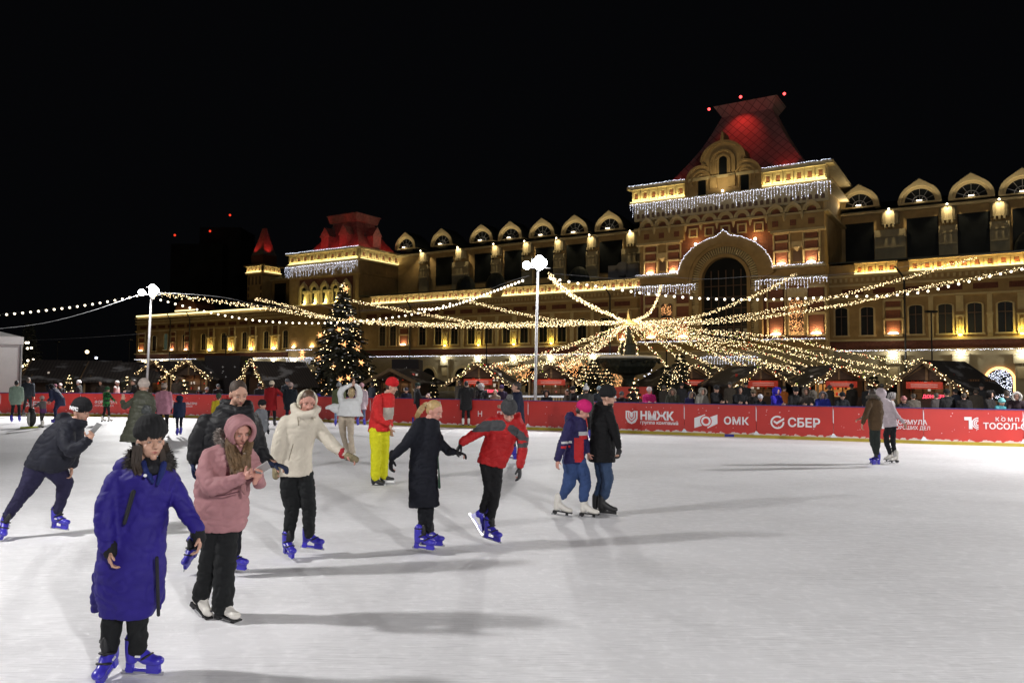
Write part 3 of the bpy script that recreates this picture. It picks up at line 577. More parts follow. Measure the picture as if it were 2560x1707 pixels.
for p_, a_ in (((46, -.4, 21.5), (.3, 1, .75)), ((50, -.4, 21.5), (0, 1, .9)), ((54.5, -.2, 21.5), (-.3, 1, .8)), ((57.0, 3, 21.5), (-1, .1, .8)), ((57.0, 8, 21.5), (-1, 0, .8))): light('SPOT', o, p_, 260, RED, .1, a_, 110, .6)
# ---- corner turret
o = part('turret', MB().box(23.5, 27.5, 6, 9.8, 11, 20.4).box(23.2, 27.8, 5.7, 10.1, 19.9, 20.1).box(23.0, 28.0, 5.5, 10.3, 21.3, 21.55), M['ochre'])
frieze(23.6, 27.4, 5.9, 20.2, 21.3, 1.0); frieze(6.1, 9.7, 0, 20.2, 21.3, 1.0, side=27.6)
ledline(23.5, 27.5, 5.55, 20.15, 1.8); ledline(6, 9.8, 0, 20.15, 1.6, side=27.95)
d = MB()
for k in range(4): d.box(23.75 + k * .95, 24.2 + k * .95, 5.94, 6.0, 18.0, 19.5)
for z in (14.6, 15.8, 17.0): d.box(23.65, 24.05, 5.94, 6, z, z + .7); d.box(26.95, 27.35, 5.94, 6, z, z + .7)
part('slit_window', d, M['frame'], o); light('SPOT', o, (25.5, 4.4, 13.2), 320, (1, .85, .45), .08, (0, .35, 1), 70, .6)
part('turret_drum', MB().box(23.9, 27.1, 6.4, 9.4, 21.5, 23.4), M['dbrick'], o)
o2 = part('turret_roof', hip(23.9, 27.1, 6.4, 9.4, 23.4, 25.2, 25.8, 7.6, 8.2, 28.4, .08), M['troof']); light('SPOT', o2, (24.6, 5.4, 23.2), 420, RED, .08, (.1, .35, 1), 80, .6); light('SPOT', o2, (28.1, 7.6, 23.2), 420, RED, .08, (-.4, 0, 1), 80, .6)
# ---- central tower (front plane y = -2.5)
T = -2.5; TC = 112.1
tw = MB(); tw.box(102.2, 122.0, T, 14, 4.9, 23.3); part('tower_wall', tw, M['ochre'], label='tall ochre and brick centre tower')
part('tower_base', MB().box(101.9, 122.3, T - .2, 14, 0, 4.9), M['white'])
part('tower_brick', MB().box(102.3, 109.2, T - .06, T, 6.0, 11.4).box(115.2, 121.9, T - .06, T, 6, 11.4).box(106.9, 117.4, T - .06, T, 13.6, 19.8), M['brick'])
cor = MB()
for z0, z1, ov in ((23.3, 23.6, 1.1), (21.55, 21.75, .9), (18.65, 18.85, .5)): cor.box(102.2 - ov, 122 + ov, T - ov, 14.4, z0, z1)
for z0, z1 in ((16.85, 17.1), (13.2, 13.42), (12.0, 12.25)): cor.box(102.0, 107.3, T - .75, T, z0, z1); cor.box(116.9, 122.2, T - .75, T, z0, z1)
cor.box(102.0, 109.2, T - .6, T, 5.75, 5.95); cor.box(115.2, 122.2, T - .6, T, 5.75, 5.95); cor.box(101.9, 122.3, T - .5, T, 4.75, 4.95)
part('tower_cornice', cor, M['cream'])
frieze(101.6, 107.9, T - .65, 21.8, 23.3, 1.02); frieze(116.2, 122.4, T - .65, 21.8, 23.3, 1.02); ledline(101.5, 107.9, T - 1.05, 21.77, 2.6, colr=(1, .85, .38)); ledline(116.2, 122.5, T - 1.05, 21.77, 2.6, colr=(1, .85, .38))
part('parapet_block', MB().box(101.6, 107.9, T - .65, T + .6, 21.75, 23.3).box(116.2, 122.4, T - .65, T + .6, 21.75, 23.3), M['cream'])
part('corbel_band', MB().box(101.7, 122.5, T - .4, T, 19.75, 21.55), M['white'])
nb = MB()
for k in range(34):
    u = 102.2 + k * .6; nb.prism(arcp(u, 20.35, .17, 6, .35), T - .43, T - .4)
part('corbel_niche', nb, M['frame'])
for k in range(11):
    u = 103.3 + k * 1.76; mid = 3 <= k <= 7; y = T - (.28 if mid else .62)
    p = MB(); p.band(ogee(u, 18.95, .86, 14, .22), arcp(u, 18.95, .62, 14), y, T); p.band(arcp(u, 18.95, .62, 14), arcp(u, 18.95, .48, 14), y + .12, T); p.box(u - .98, u - .78, y - .1, T, 18.6, 18.9)
    p.cyl((u - .88, y, 18.0), (u - .88, y, 18.6), .05, .2, 8); p.c = 1; p.prism(arcp(u, 18.95, .48, 12), T - .1, T); p.box(u - .3, u + .3, (T - .66 if not mid else T - .2), T, 17.5, 18.1)
    if mid: p.c = 0; p.band([(u - .5, 17.3), (u - .5, 18.3), (u + .5, 18.3), (u + .5, 17.3), (u - .5, 17.3)], [(u - .35, 17.42), (u - .35, 18.18), (u + .35, 18.18), (u + .35, 17.42), (u - .35, 17.42)], T - .3, T)
    part('blind_arch', p, [M['cream'], M['brick']])
part('arcade_block', MB().box(102.1, 107.6, T - .6, T, 17.1, 18.6), M['ochre']); part('arcade_block', MB().box(116.6, 122.1, T - .6, T, 17.1, 18.6), M['ochre'])
for u in (108.9, 115.3): light('POINT', HALL, (u, T - .8, 16.6), 55, (1, .62, .22), .08); part('wall_lamp', MB().sph((u, T - .45, 16.5), .15), M['uplamp'])
for u in (103.6, 106.3, 117.9, 120.8): pilaster(u, T - .05, 13.5, 16.8, 1.15, 12, (1, .66, .38))
for u in (105.0, 119.4):
    p = MB(); p.box(u - .5, u + .5, T - .3, T, 15.3, 15.9); p.cyl((u, T - .2, 14.9), (u, T - .2, 15.3), .05, .45, 4); p.c = 1; p.box(u - .4, u + .4, T - .08, T, 13.9, 15.0); part('blind_niche', p, [M['cream'], M['frame']])
for u in (103.7, 107.4, 117.3, 121.2): pilaster(u, T - .05, 6.3, 11.2, 1.35, 14, (1, .66, .38))
for u in (108.95, 115.3): part('wall_column', MB().cyl((u, T - .25, 6), (u, T - .25, 11.2), .3, .3, 12).box(u - .45, u + .45, T - .6, T, 9.4, 9.7).box(u - .45, u + .45, T - .6, T, 11.2, 11.5), M['cream'])
for u in (105.5, 119.3):
    p = MB(); p.box(u - .95, u + .95, T - .2, T, 6.3, 11.2); p.c = 1
    p.prism(arcp(u - .36, 9.9, .3, 8, 3.2), T - .24, T - .2); p.prism(arcp(u + .36, 9.9, .3, 8, 3.2), T - .24, T - .2); part('twin_window', p, [M['cream'], M['frame']])
# great arch
pr = MB(); pr.c = 0
pr.band(ogee(TC, 12.9, 5.1, 30, .10, 0, .82), arcp(TC, 12.4, 3.9, 30, 0, 1), T - .9, T); pr.band(arcp(TC, 12.4, 3.9, 30, 6.5), arcp(TC, 12.4, 3.55, 30, 6.5), T - .75, T)
pr.band(arcp(TC, 12.4, 2.75, 30, 6.5), arcp(TC, 12.4, 2.4, 30, 6.5), T - .9, T); part('great_arch', pr, M['ochre'])
rb = MB(); n = 40
for k in range(n):
    a = math.pi * (k + .5) / n; c = Vector((TC + 3.15 * math.cos(a), T - .35, 12.4 + 3.15 * math.sin(a))); rd = Vector((math.cos(a), 0, math.sin(a))); tg = Vector((-math.sin(a), 0, math.cos(a)))
    rb.obox(c, rd * .36, Vector((0, .3, 0)), tg * .07)
for s_ in (-1, 1):
    for k in range(26): rb.box(TC + s_ * 3.15 - .36, TC + s_ * 3.15 + .36, T - .65, T, 6.0 + k * .245, 6.14 + k * .245)
part('arch_ribs', rb, M['cream'], label='ring of carved ribs round the great arch')
gl = MB().prism(arcp(TC, 12.4, 2.4, 24, 6.5), T - .1, T - .05); o = part('great_window', gl, M['glass'])
gm = MB()
for k in range(-2, 3): gm.box(TC + k * .8 - .05, TC + k * .8 + .05, T - .16, T - .1, 5.9, 13.5)
for z in (6.6, 7.4, 8.2, 9.4, 10.6, 11.8): gm.box(TC - 2.4, TC + 2.4, T - .16, T - .1, z - .04, z + .04)
part('mullion', gm, M['frame'], o)
gm = MB()
for k in (-2.0, -1.2, -.4, .4, 1.2, 2.0):
    for z in (6.05, 6.75): gm.box(TC + k - .22, TC + k + .22, T - .115, T - .1, z, z + .45)
part('inner_window_glow', gm, mat('reflecting_pane', (.20, .20, .19), .3), o)
# kokoshnik gable
def gable():
    q = []; z = 21.6
    for a in np.linspace(math.pi, R(70), 10): q.append((TC - 2.35 + 1.75 * math.cos(a), 23.2 + 1.75 * math.sin(a)))
    for a in np.linspace(R(175), R(95), 10): q.append((TC + 2.45 * math.cos(a), 25.1 + 2.2 * math.sin(a)))
    q.append((TC - .12, 27.9)); q.append((TC, 28.35)); q2 = [(2 * TC - x, zz) for x, zz in q[:-1]][::-1]
    return [(TC - 4.1, z)] + q + q2 + [(TC + 4.1, z)]
gp_ = gable(); kk = MB().prism(gp_, T - .9, T + 1.2)
inner = [(TC + (x - TC) * .93, 21.6 + (z - 21.6) * .945) for x, z in gp_]; kk.band(gp_, inner, T - 1.15, T - .9)
for cx_, zb, r in ((TC, 25.0, 1.35), (TC - 2.35, 23.3, 1.1), (TC + 2.35, 23.3, 1.1)): kk.band(arcp(cx_, zb, r, 16, 1.2 if cx_ == TC else .5), arcp(cx_, zb, r * .86, 16, 1.2 if cx_ == TC else .5), T - 1.1, T - .9); kk.band(arcp(cx_, zb, r * .62, 16, 1.2), arcp(cx_, zb, r * .5, 16, 1.2), T - 1.05, T - .9)
kk.box(TC - 1.35, TC - .6, T - 1.2, T - .9, 22.2, 23.4); kk.box(TC + .6, TC + 1.35, T - 1.2, T - .9, 22.2, 23.4)
o = part('kokoshnik_gable', kk, M['ochre'], label='onion shaped triple gable above the tower front')
for cx_, zt, h, hw_ in ((TC, 25.6, 2.0, .42), (TC - 2.3, 23.5, 1.8, .42), (TC + 2.3, 23.5, 1.8, .42)): part('gable_window', MB().prism(arcp(cx_, zt - hw_, hw_, 10, h - hw_), T - .94, T - .9), M['glass'], o)
light('SPOT', o, (TC, T - 3, 21.7), 260, (1, .82, .48), .1, (0, .55, 1), 130, .7); part('gable_lamp', MB().sph((TC, T - 1.1, 21.85), .12), M['uplamp'], o)
# tower roof
def scales():
    m, nt, b = _nt('red_scale_roof'); N = nt.nodes; L = nt.links
    tc = N.new('ShaderNodeTexCoord'); mp = N.new('ShaderNodeMapping'); mp.inputs['Rotation'].default_value = (0, R(45), 0); L.new(tc.outputs['Object'], mp.inputs[0])
    sp = N.new('ShaderNodeSeparateXYZ'); L.new(mp.outputs[0], sp.inputs[0]); cb = N.new('ShaderNodeCombineXYZ'); L.new(sp.outputs[0], cb.inputs[0]); L.new(sp.outputs[2], cb.inputs[1])
    br = N.new('ShaderNodeTexBrick'); br.offset = 0; br.inputs['Scale'].default_value = 1; br.inputs['Brick Width'].default_value = .75; br.inputs['Row Height'].default_value = .75; br.inputs['Mortar Size'].default_value = .045
    br.inputs['Color1'].default_value = (.26, .2, .19, 1); br.inputs['Color2'].default_value = (.2, .16, .15, 1); br.inputs['Mortar'].default_value = (.10, .08, .075, 1)
    L.new(cb.outputs[0], br.inputs['Vector']); L.new(br.outputs['Color'], b.inputs['Base Color']); b.inputs['Roughness'].default_value = .7
    return m
M['scales'] = scales()
o = part('tower_roof', hip(104.5, 120.6, -1.0, 11, 23.6, 109.9, 115.6, 3.7, 6.7, 32.3, .09, 8), M['scales'], label='steep red lit scaled roof with a flat top')
part('roof_cap', hip(109.9, 115.6, 3.7, 6.7, 32.3, 109.1, 116.3, 3.0, 7.5, 33.5, 0, 1), M['scales'], o)
part('roof_apron', hip(102.2, 122.6, -2.6, 13.6, 23.6, 104.5, 120.6, -1.0, 11, 24.1, 0, 1), M['roof'], o)
for p_ in ((108.6, 3.0, 33.3), (112.3, 2.9, 34.0), (117.0, 3.4, 33.6)): part('warning_lamp', MB().sph(p_, .16), M['redlamp'], o); part('lamp_rod', MB().cyl(p_, (p_[0] * .7 + 112.5 * .3, 4.5, 33.4), .03, .03, 5), M['black'], o)
light('SPOT', o, (112.4, 1.6, 34.0), 800, RED, .1, (0, .55, -2.0), 75, .9); light('SPOT', o, (112.6, -2.4, 29.3), 170, RED, .1, (0, 1, .7), 60, .9)
light('SPOT', o, (118.0, -1.9, 23.9), 330, RED, .1, (-.05, .75, .9), 90, .9); light('SPOT', o, (105.4, -2.4, 24.0), 110, RED, .1, (.5, 1, .8), 90, .9)
light('SPOT', o, (124, -10, 30), 330, RED, .3, (-.5, 1, .05), 80, .9); light('SPOT', o, (104, -8, 28), 60, RED, .3, (.3, 1, .2), 80, .9)
# facade floodlights on posts standing in the square
for k, (u, v, pw) in enumerate(((5, 17, 600), (24, 16, 620), (47, 16, 820), (70, 16, 820), (91, 17, 900), (112, 20, 1900), (132, 15, 850))):
    p = hw(u, v, 0); t = thing('facade_light_post', p, ['black light post furthest left in the market', 'black light post with a flat head left of the fir tree', 'black light post behind the fir tree', 'black light post behind the market roofs left of the pale pole', 'black light post right of the pale pole', 'black light post behind the fountain', 'black light post above the large dark chalet roof'][k], 'light post', 'black posts that light the facade')
    MB().cyl(p, p + Vector((0, 0, 7.2)), .06, .05, 8).build('post', M['black'], t); h = MB().obox(p + Vector((0, 0, 7.3)), Vector((.45, 0, 0)), Vector((0, .15, 0)), Vector((0, 0, .08))).build('lamp_head', M['black'], t)
    light('SPOT', t, p + Vector((0, 0, 7.5)), pw, (1, .68, .28), .3, Vector((.5345, .8451, .22)), 140, .5, local=False)
# ---------------------------------------------------------------- strings of lights
def S(x, y): return x * 1.08844, y * 1.08844     # note scale of the overview
def path(pts, D0, D1):
    """overview points with the depth going from D0 to D1 along the run"""
    n = len(pts); L_ = [0]
    for a, b in zip(pts[:-1], pts[1:]): L_.append(L_[-1] + math.hypot(a[0] - b[0], a[1] - b[1]))
    return [at(*S(*p), D0 + (D1 - D0) * l / L_[-1]) for p, l in zip(pts, L_)]
def resample(p, step):
    out = [p[0]]; acc = 0
    for a, b in zip(p[:-1], p[1:]):
        d = (b - a).length; t = step - acc
        while t <= d: out.append(a.lerp(b, t / d)); t += step
        acc = (acc + d) % step if d else acc
    return out
def garland(pts, label, dens=22, wid=.105, r=.0175, group='tinsel garlands of micro lights radiating from the fountain', colour=0, name='light_garland', bulb='bulbw', wave=.05, cat='light garland'):
    p = crv(pts, 10); t = thing(name, p[0], label, cat, group)
    MB().tube(p, .018, 5).build('cable', M['needle'], t)
    b = MB(); q = resample(p, .82 / dens); ph = random.uniform(0, 6)
    tw = MB()
    for i, c in enumerate(q):
        a = random.uniform(0, 6.283); rr = wid * math.sqrt(random.random())
        e = Vector((math.cos(a) * rr, random.uniform(-wid, wid) * .6, math.sin(a) * rr + wave * math.sin(ph + i * .55)))
        b.c = 0
        if colour and random.random() < .07: b.c = random.choice((1, 2)); b.oct(c + e, r * 2.0)
        else: b.oct(c + e, r * random.choice((.6, .8, 1, 1.2, 1.6)))
        if i % 2 == 0: tw.add([c, c + e * 1.2, c + e + Vector((.02, 0, .03))], [(0, 1, 2)])
    b.build('micro_bulb', [M[bulb], M['bulbr'], M['bulbg']], t, kind='stuff')
    tw.build('tinsel', M['needle'], t, kind='stuff')
    return t
HUB = at(*S(1443, 741), 52); PL, PC = _a.y, _b.y
def hubpath(pts, D): q = path(pts + [(1443, 741)], D, 52); return q
garland(hubpath([(362, 675), (480, 690), (640, 712), (760, 732), (860, 742), (1000, 748), (1150, 751), (1300, 745)], PL), 'micro light garland from the left floodlight pole to the fountain top', 30)
garland(hubpath([(585, 686), (660, 702), (745, 728), (860, 738), (1000, 744), (1150, 744), (1300, 741)], 62), 'micro light garland starting below the ochre turret', 30)
garland(hubpath([(800, 690), (900, 708), (1010, 728), (1130, 745), (1280, 746)], 60), 'micro light garland starting right of the fir tree top', 28)
garland(hubpath([(1045, 684), (1110, 700), (1200, 722), (1300, 737)], 60), 'micro light garland starting under the frieze left of the pale pole', 28)
garland(hubpath([(1262, 632), (1290, 660), (1330, 688), (1385, 716)], PC), 'micro light garland dropping from the centre pole to the fountain top', 26)
garland(hubpath([(1519, 656), (1508, 690), (1488, 722)], 62), 'short steep micro light garland right above the fountain', 26)
garland(hubpath([(1828, 629), (1770, 662), (1700, 692), (1620, 722), (1540, 736)], 60), 'micro light garland ending in mid air at the great arch', 26)
garland(hubpath([(2240, 592), (2140, 622), (2020, 655), (1900, 686), (1780, 712), (1650, 733), (1540, 739)], 50), 'upper of two long garlands running to the right frieze', 28)
garland(hubpath([(2440, 598), (2352, 616), (2230, 640), (2100, 665), (1960, 695), (1800, 722), (1650, 740), (1540, 743)], 46), 'lower of two long garlands running out of the right edge', 28)
dl = ['micro light garland down to the gable of the first chalet left of the pale pole', 'garland ending on the right slope of that first chalet', 'garland ending on the second chalet beside the pale pole', 'garland ending right of the second chalet gable', 'leftmost short garland falling straight to the fountain basin', 'right one of two short garlands falling to the fountain basin']
for (x, y, D, mx, my), lb in zip([(1062, 858, 45, 1250, 812), (1165, 854, 46, 1300, 818), (1252, 862, 46, 1345, 810), (1292, 852, 48, 1370, 804), (1419, 812, 50, 1430, 775), (1432, 812, 50, 1437, 775)], dl):
    garland(hubpath([(x, y), (mx, my), ((mx + 1443) / 2 - 2, (my + 741) / 2 + 4)], D), lb, 30 if x < 1400 else 18, .12 if x < 1400 else .06, colour=1)
dr = [(1553, 862, 50, 1500, 806), (1612, 862, 48, 1520, 790), (1700, 868, 46, 1570, 806), (1772, 862, 45, 1600, 796), (1832, 850, 46, 1630, 788), (1878, 866, 44, 1660, 806), (1955, 862, 44, 1700, 796), (2040, 846, 46, 1740, 780), (2060, 868, 44, 1780, 802), (1465, 812, 50, 1455, 775), (2110, 838, 47, 1800, 776)]
rl = ['garland ending behind the basin right of the fountain', 'garland ending above the crowd two steps right of the fountain', 'garland ending on the chalet roof right of the fountain', 'garland ending on the gable peak of the middle chalet', 'garland ending on the right roof slope of the middle chalet', 'garland ending over the roof between the middle chalets', 'garland ending on the chalet with two bright lamps', 'upper garland ending above the snowy roof on the right', 'lower garland ending right of the chalet with two lamps', 'short garland falling right of the fountain stem', 'uppermost garland sweeping to the large dark chalet']
for (x, y, D, mx, my), lb in zip(dr, rl):
    garland(hubpath([(x, y), ((x + mx) / 2 + 4, (y + my) / 2 + 5), (mx, my), ((mx + 1443) / 2, (my + 741) / 2)], D), lb, 23 if x != 1465 else 14, .10 if x != 1465 else .05, colour=1)
# globe strings ---------------------------------------------------------
gm_ = MB().sph((0, 0, 0), .055, 8, 6).mesh('globe_bulb', M['globe'])
def globes(pts, D0, D1, label, step=.46):
    p = crv(path(pts, D0, D1), 10); t = thing('globe_light_string', p[0], label, 'globe lights', 'strings of round globe bulbs over the square')
    MB().tube(p, .010, 4).build('cable', M['black'], t)
    for c in resample(p, step)[:100]: link('globe_bulb', gm_, t, c - Vector((0, 0, .06)) - p[0])
globes([(-60, 724), (0, 721), (90, 712), (180, 701), (260, 688), (330, 674)], 38, PL, 'string of globe bulbs running out of the left edge', .36)
globes([(352, 682), (420, 700), (480, 715), (560, 730), (640, 738), (720, 740), (800, 738)], PL, 46, 'string of globe bulbs from the left pole to the fir tree', .38)
globes([(815, 736), (900, 727), (965, 716), (1045, 692)], 46, 44, 'string of globe bulbs right of the fir tree', .42)
globes([(962, 708), (1010, 706), (1060, 693), (1130, 668), (1205, 640)], 44, PC, 'string of globe bulbs climbing to the centre pole', .42)
globes([(1265, 636), (1340, 650), (1420, 662), (1500, 673), (1600, 682), (1700, 685), (1800, 684), (1900, 680)], PC, 36, 'string of globe bulbs crossing in front of the great arch', .42)
globes([(1945, 678), (2040, 676), (2120, 668), (2200, 650), (2290, 628), (2390, 606)], 36, 34, 'string of globe bulbs over the right wing', .44)
def wire(pts, D0, D1, label):
    p = crv(path(pts, D0, D1), 8); props(MB().tube(p, .007, 5).build('cable', M['steel']), label, 'cable', 'bare cables between the poles')
wire([(-20, 757), (100, 742), (200, 717), (280, 690), (335, 672)], 34, PL, 'thin pale cable sagging left of the left pole')
wire([(365, 672), (440, 676), (520, 684), (590, 700), (660, 706), (720, 698), (780, 712), (850, 712), (960, 698), (1080, 680), (1160, 650), (1215, 633)], PL, PC, 'long wavy pale cable between the two poles')
wire([(1260, 628), (1340, 634), (1420, 640), (1500, 634), (1620, 641), (1740, 634), (1830, 636), (1950, 628), (2080, 612), (2220, 588), (2380, 572)], PC, 30, 'pale cable crossing the great arch and the right wing')
wire([(50, 782), (150, 778), (250, 772), (335, 766)], 48, 46, 'faint cable low on the left behind the tent')
# lights fixed to the hall ------------------------------------------------
def chain(name, ptsL, label, step=.10, jit=.05, r=.031, bulb='bulbc', fringe=None, dens=1.0, cat='light chain', group='cold white light chains on the hall'):
    t = thing(name, hw(*ptsL[0]), label, cat, group); b = MB(); cb_ = [hw(*p) for p in ptsL]
    MB().tube(cb_, .012, 4).build('cable', M['black'], t)
    for c in resample(cb_, step): b.oct(c + Vector((random.uniform(-jit, jit), random.uniform(-jit, jit), random.uniform(-jit, jit))), r * random.uniform(.7, 1.25))
    if fringe:
        for i, c in enumerate(resample(cb_, fringe[0])):
            h = fringe[1] * random.choice((.45, .7, .55, 1, .85, 1.05)); z = .06
            while z < h: b.oct(c + Vector((random.uniform(-.04, .04), -.03, -z)), r * random.uniform(.6, 1.1)); z += random.uniform(.09, .2)
    b.build('micro_bulb', M[bulb], t, kind='stuff')
for pts_, lb in (([(0, .5, 4.75), (18.6, .5, 4.75)], 'cold light chain on the ledge at the left end of the hall'), ([(28, .5, 4.75), (41.5, .5, 4.75)], 'cold light chain on the ledge left of the fir tree'),
                 ([(57, .5, 4.75), (101.5, .5, 4.75)], 'long cold light chain on the ledge between fir tree and fountain'), ([(122.6, .5, 4.75), (150, .5, 4.75)], 'cold light chain on the ledge of the right wing'),
                 ([(41.6, .7, 5.95), (47.5, .7, 5.95)], 'short cold light chain above the ledge left of the fir tree'), ([(102.2, 3.2, 5.95), (109, 3.2, 5.95)], 'short cold chain on the tower ledge left of the great arch'),
                 ([(115.4, 3.2, 5.95), (122, 3.2, 5.95)], 'short cold chain on the tower ledge right of the great arch'), ([(101.4, 3.7, 23.65), (107.9, 3.7, 23.65)], 'cold light chain on the tower roof edge left of the gable'),
                 ([(116.2, 3.7, 23.65), (122.9, 3.7, 23.65)], 'cold light chain on the tower roof edge right of the gable'), ([(41.2, .9, 21.25), (57, .9, 21.25)], 'cold light chain along the roof edge of the side tower')):
    chain('light_chain', pts_, lb)
ap = [(102, 3.4, 13.45), (106.9, 3.4, 13.45)] + [(TC + 5.1 * math.cos(a), 3.5, 12.9 + 5.1 * .82 * math.sin(a)) for a in np.linspace(math.pi - .1, math.pi / 2 + .15, 12)] + [(TC, 3.5, 17.7)] + [(TC + 5.1 * math.cos(a), 3.5, 12.9 + 5.1 * .82 * math.sin(a)) for a in np.linspace(math.pi / 2 - .15, .1, 12)] + [(117.3, 3.4, 13.45), (122, 3.4, 13.45)]
chain('light_chain', ap, 'cold light chain following the great arch up to its point', .09)
for pts_, lb, h in (([(101.5, 3.5, 21.5), (122.8, 3.5, 21.5)], 'wide curtain of icicle lights under the tower cornice', 1.35), ([(102, 3.4, 12.15), (109.1, 3.4, 12.05)], 'icicle lights left of the great arch', 1.0), ([(115.4, 3.4, 12.05), (122.4, 3.4, 12.0)], 'icicle lights right of the great arch', 1.0),
                    ([(41.2, .9, 19.0), (56.8, .9, 19.0)], 'icicle lights under the side tower cornice', 1.6), ([(41.8, .8, 4.7), (47.8, .8, 4.7)], 'icicle lights on the ledge beside the fir tree', 1.2), ([(109.5, 3.3, 4.2), (115.5, 3.3, 4.2)], 'bluish icicle lights under the great arch', .9)):
    chain('icicle_lights', pts_, lb, .11, .09, .032, fringe=(.30, h), cat='icicle lights', group='icicle light curtains on the hall')
def curtain(u0, u1, z0, z1, v, n, bulb, label, r=.035, arch=True):
    t = thing('light_curtain', hw((u0 + u1) / 2, v, z0), label, 'light curtain', 'curtains of lights in the arches and windows'); b = MB(); c0 = (u0 + u1) / 2; w = (u1 - u0) / 2
    for k in range(n):
        u = random.uniform(u0, u1); z = random.uniform(z0, z1)
        if arch and z > z1 - w and (u - c0) ** 2 + (z - z1 + w) ** 2 > w * w: continue
        b.oct(hw(u, v, z), r * random.uniform(.7, 1.2))
    b.build('micro_bulb', M[bulb], t, kind='stuff')
curtain(135.6, 137.5, .2, 2.95, .02, 520, 'bulbc', 'cold white light curtain filling the arched doorway at the right', .028)
curtain(104.9, 106.1, 7.4, 10.1, 2.85, 200, 'bulbo', 'amber light curtain in the twin window left of the great arch', .03)
curtain(118.6, 120.0, 6.4, 10.1, 2.85, 330, 'bulbo', 'amber light curtain in the twin window right of the great arch', .03)

# ---------------------------------------------------------------- fir trees
def fir(base, h, rad, label, name='fir_tree', snow=.12, n=2600, group=None, mats_='needle', seed=1, trunk=.16, first=.07):
    rd = random.Random(seed); base = Vector(base); t = thing(name, base, label, 'fir tree', group)
    MB().cyl(base, base + Vector((0, 0, h * .95)), trunk, .02, 8).build('trunk', M['bark'], t)
    b = MB(); s = MB(); k = 0; layers = int(h * 4.4)
    for L_ in range(layers):
        f = L_ / layers; z = h * (first + (1 - first) * f); R_ = rad * (1 - f) ** .85 * rd.uniform(.82, 1.12) + .05; nb = max(5, int(6 + 14 * (1 - f)))
        for j in range(nb):
            a = 6.283 * (j + rd.random()) / nb; rr = R_ * rd.uniform(.6, 1.12); d = Vector((math.cos(a), math.sin(a), 0)); droop = -.28 - .25 * (1 - f)
            p0 = base + Vector((0, 0, z + .1)); tip = p0 + d * rr + Vector((0, 0, rr * droop + .05)); side = d.cross(Vector((0, 0, 1)))
            b.cyl(p0, tip, .02, .008, 3, False)
            m_ = max(3, int(rr * 7))
            for q in range(m_):
                g_ = (q + .6) / m_; c = p0.lerp(tip, g_) + Vector((0, 0, -.12 * g_ * rr * math.sin(3 * g_) * .3)); ln = (.16 + .34 * rr * (1 - g_) * .6) * rd.uniform(.7, 1.3); 
                for sg in (-1, 1):
                    e = c + side * sg * ln + d * ln * .8 + Vector((0, 0, -.12 * ln + rd.uniform(-.06, .06))); wv = Vector((rd.uniform(-.05, .05), rd.uniform(-.05, .05), -.09))
                    b.add([c, c + (e - c) * .5 + wv + d * .05, e, c + (e - c) * .5 - wv * .7], [(0, 1, 2, 3)])
                    b.add([c, c + (e - c) * .6 + side * .06, e + Vector((0, 0, -.1))], [(0, 1, 2)])
            if rd.random() < snow and rr > .4:
                for w_ in range(4):
                    c = p0.lerp(tip, rd.uniform(.45, 1.0)) + side * rd.uniform(-.12, .12) * rr + Vector((0, 0, .03)); q_ = rd.uniform(.05, .13); s.ell(c, d * q_ * rd.uniform(1, 1.8), side * q_, Vector((0, 0, .03)) - d * .0, 6, 4)
    b.build('crown', M[mats_], t)
    if snow and s.v: s.build('branch_snow', M['snow'], t, smooth=True, kind='stuff')
    return t
FT = gp(853, 975); FT = Vector((FT.x / FT.y * 54, 54, 0))
s54 = F / 54
fir(FT, 8.3, 3.6, 'tall decorated fir tree with snowy branches and glowing stars', snow=.5, seed=3)
def star_mesh():
    b = MB()
    for k in range(12):
        a = 2 * math.pi * k / 12; d = Vector((math.cos(a), 0, math.sin(a))); o = Vector((-math.sin(a), 0, math.cos(a))); L_ = .30 if k % 2 == 0 else .17
        b.add([d * L_, o * .035, Vector((0, -.05, 0)), -o * .035, Vector((0, .05, 0))], [(0, 1, 2), (0, 2, 3), (0, 3, 4), (0, 4, 1)])
    return b.mesh('star_ornament', emit('star_glow', (1.0, .46, .16), 2.6))
sm = star_mesh()
stars = [(795, 663), (806, 733), (779, 757), (735, 770), (790, 790), (694, 809), (733, 822), (829, 833), (770, 841), (755, 846), (822, 800), (694, 820), (782, 872), (800, 868), (735, 873), (706, 884), (720, 919), (828, 905), (670, 925), (748, 905), (850, 880), (700, 850)]
lvl = ['top', 'upper', 'middle', 'lower', 'lowest']
nst = {}
for i, (x, y) in enumerate(stars):
    p = at(*S(x, y), 54); rel = max(0, 1 - (p.z / 8.9)); p = at(*S(x, y), 54 - 2.3 * rel * max(0.1, 1 - abs(p.x - FT.x) / (3.0 * rel + .2)) - .15)
    o = link('star_ornament', sm, None, p); q_ = ('left side' if x < 740 else 'middle' if x < 785 else 'right side'); q_ = lvl[min(4, int((y - 655) / 55))] + ' ' + q_; nst[q_] = nst.get(q_, 0) + 1; o['label'] = ['glowing orange star on the ' + q_ + ' of the tall fir tree', 'second glowing star on the ' + q_ + ' of the tall fir tree', 'third glowing star on the ' + q_ + ' of the tall fir tree', 'fourth glowing star on the ' + q_ + ' of the tall fir tree'][min(3, nst[q_] - 1)]; o['category'] = 'star ornament'; o['group'] = 'star ornaments on the tall fir tree'
b = MB(); random.seed(5)
for k in range(150):
    f = random.random() ** 1.3; a = random.uniform(math.pi, 2 * math.pi); rr = 2.6 * (1 - f) * .95 + .1; b.oct(FT + Vector((math.cos(a) * rr, math.sin(a) * rr, 1 + 7.6 * f)), .028)
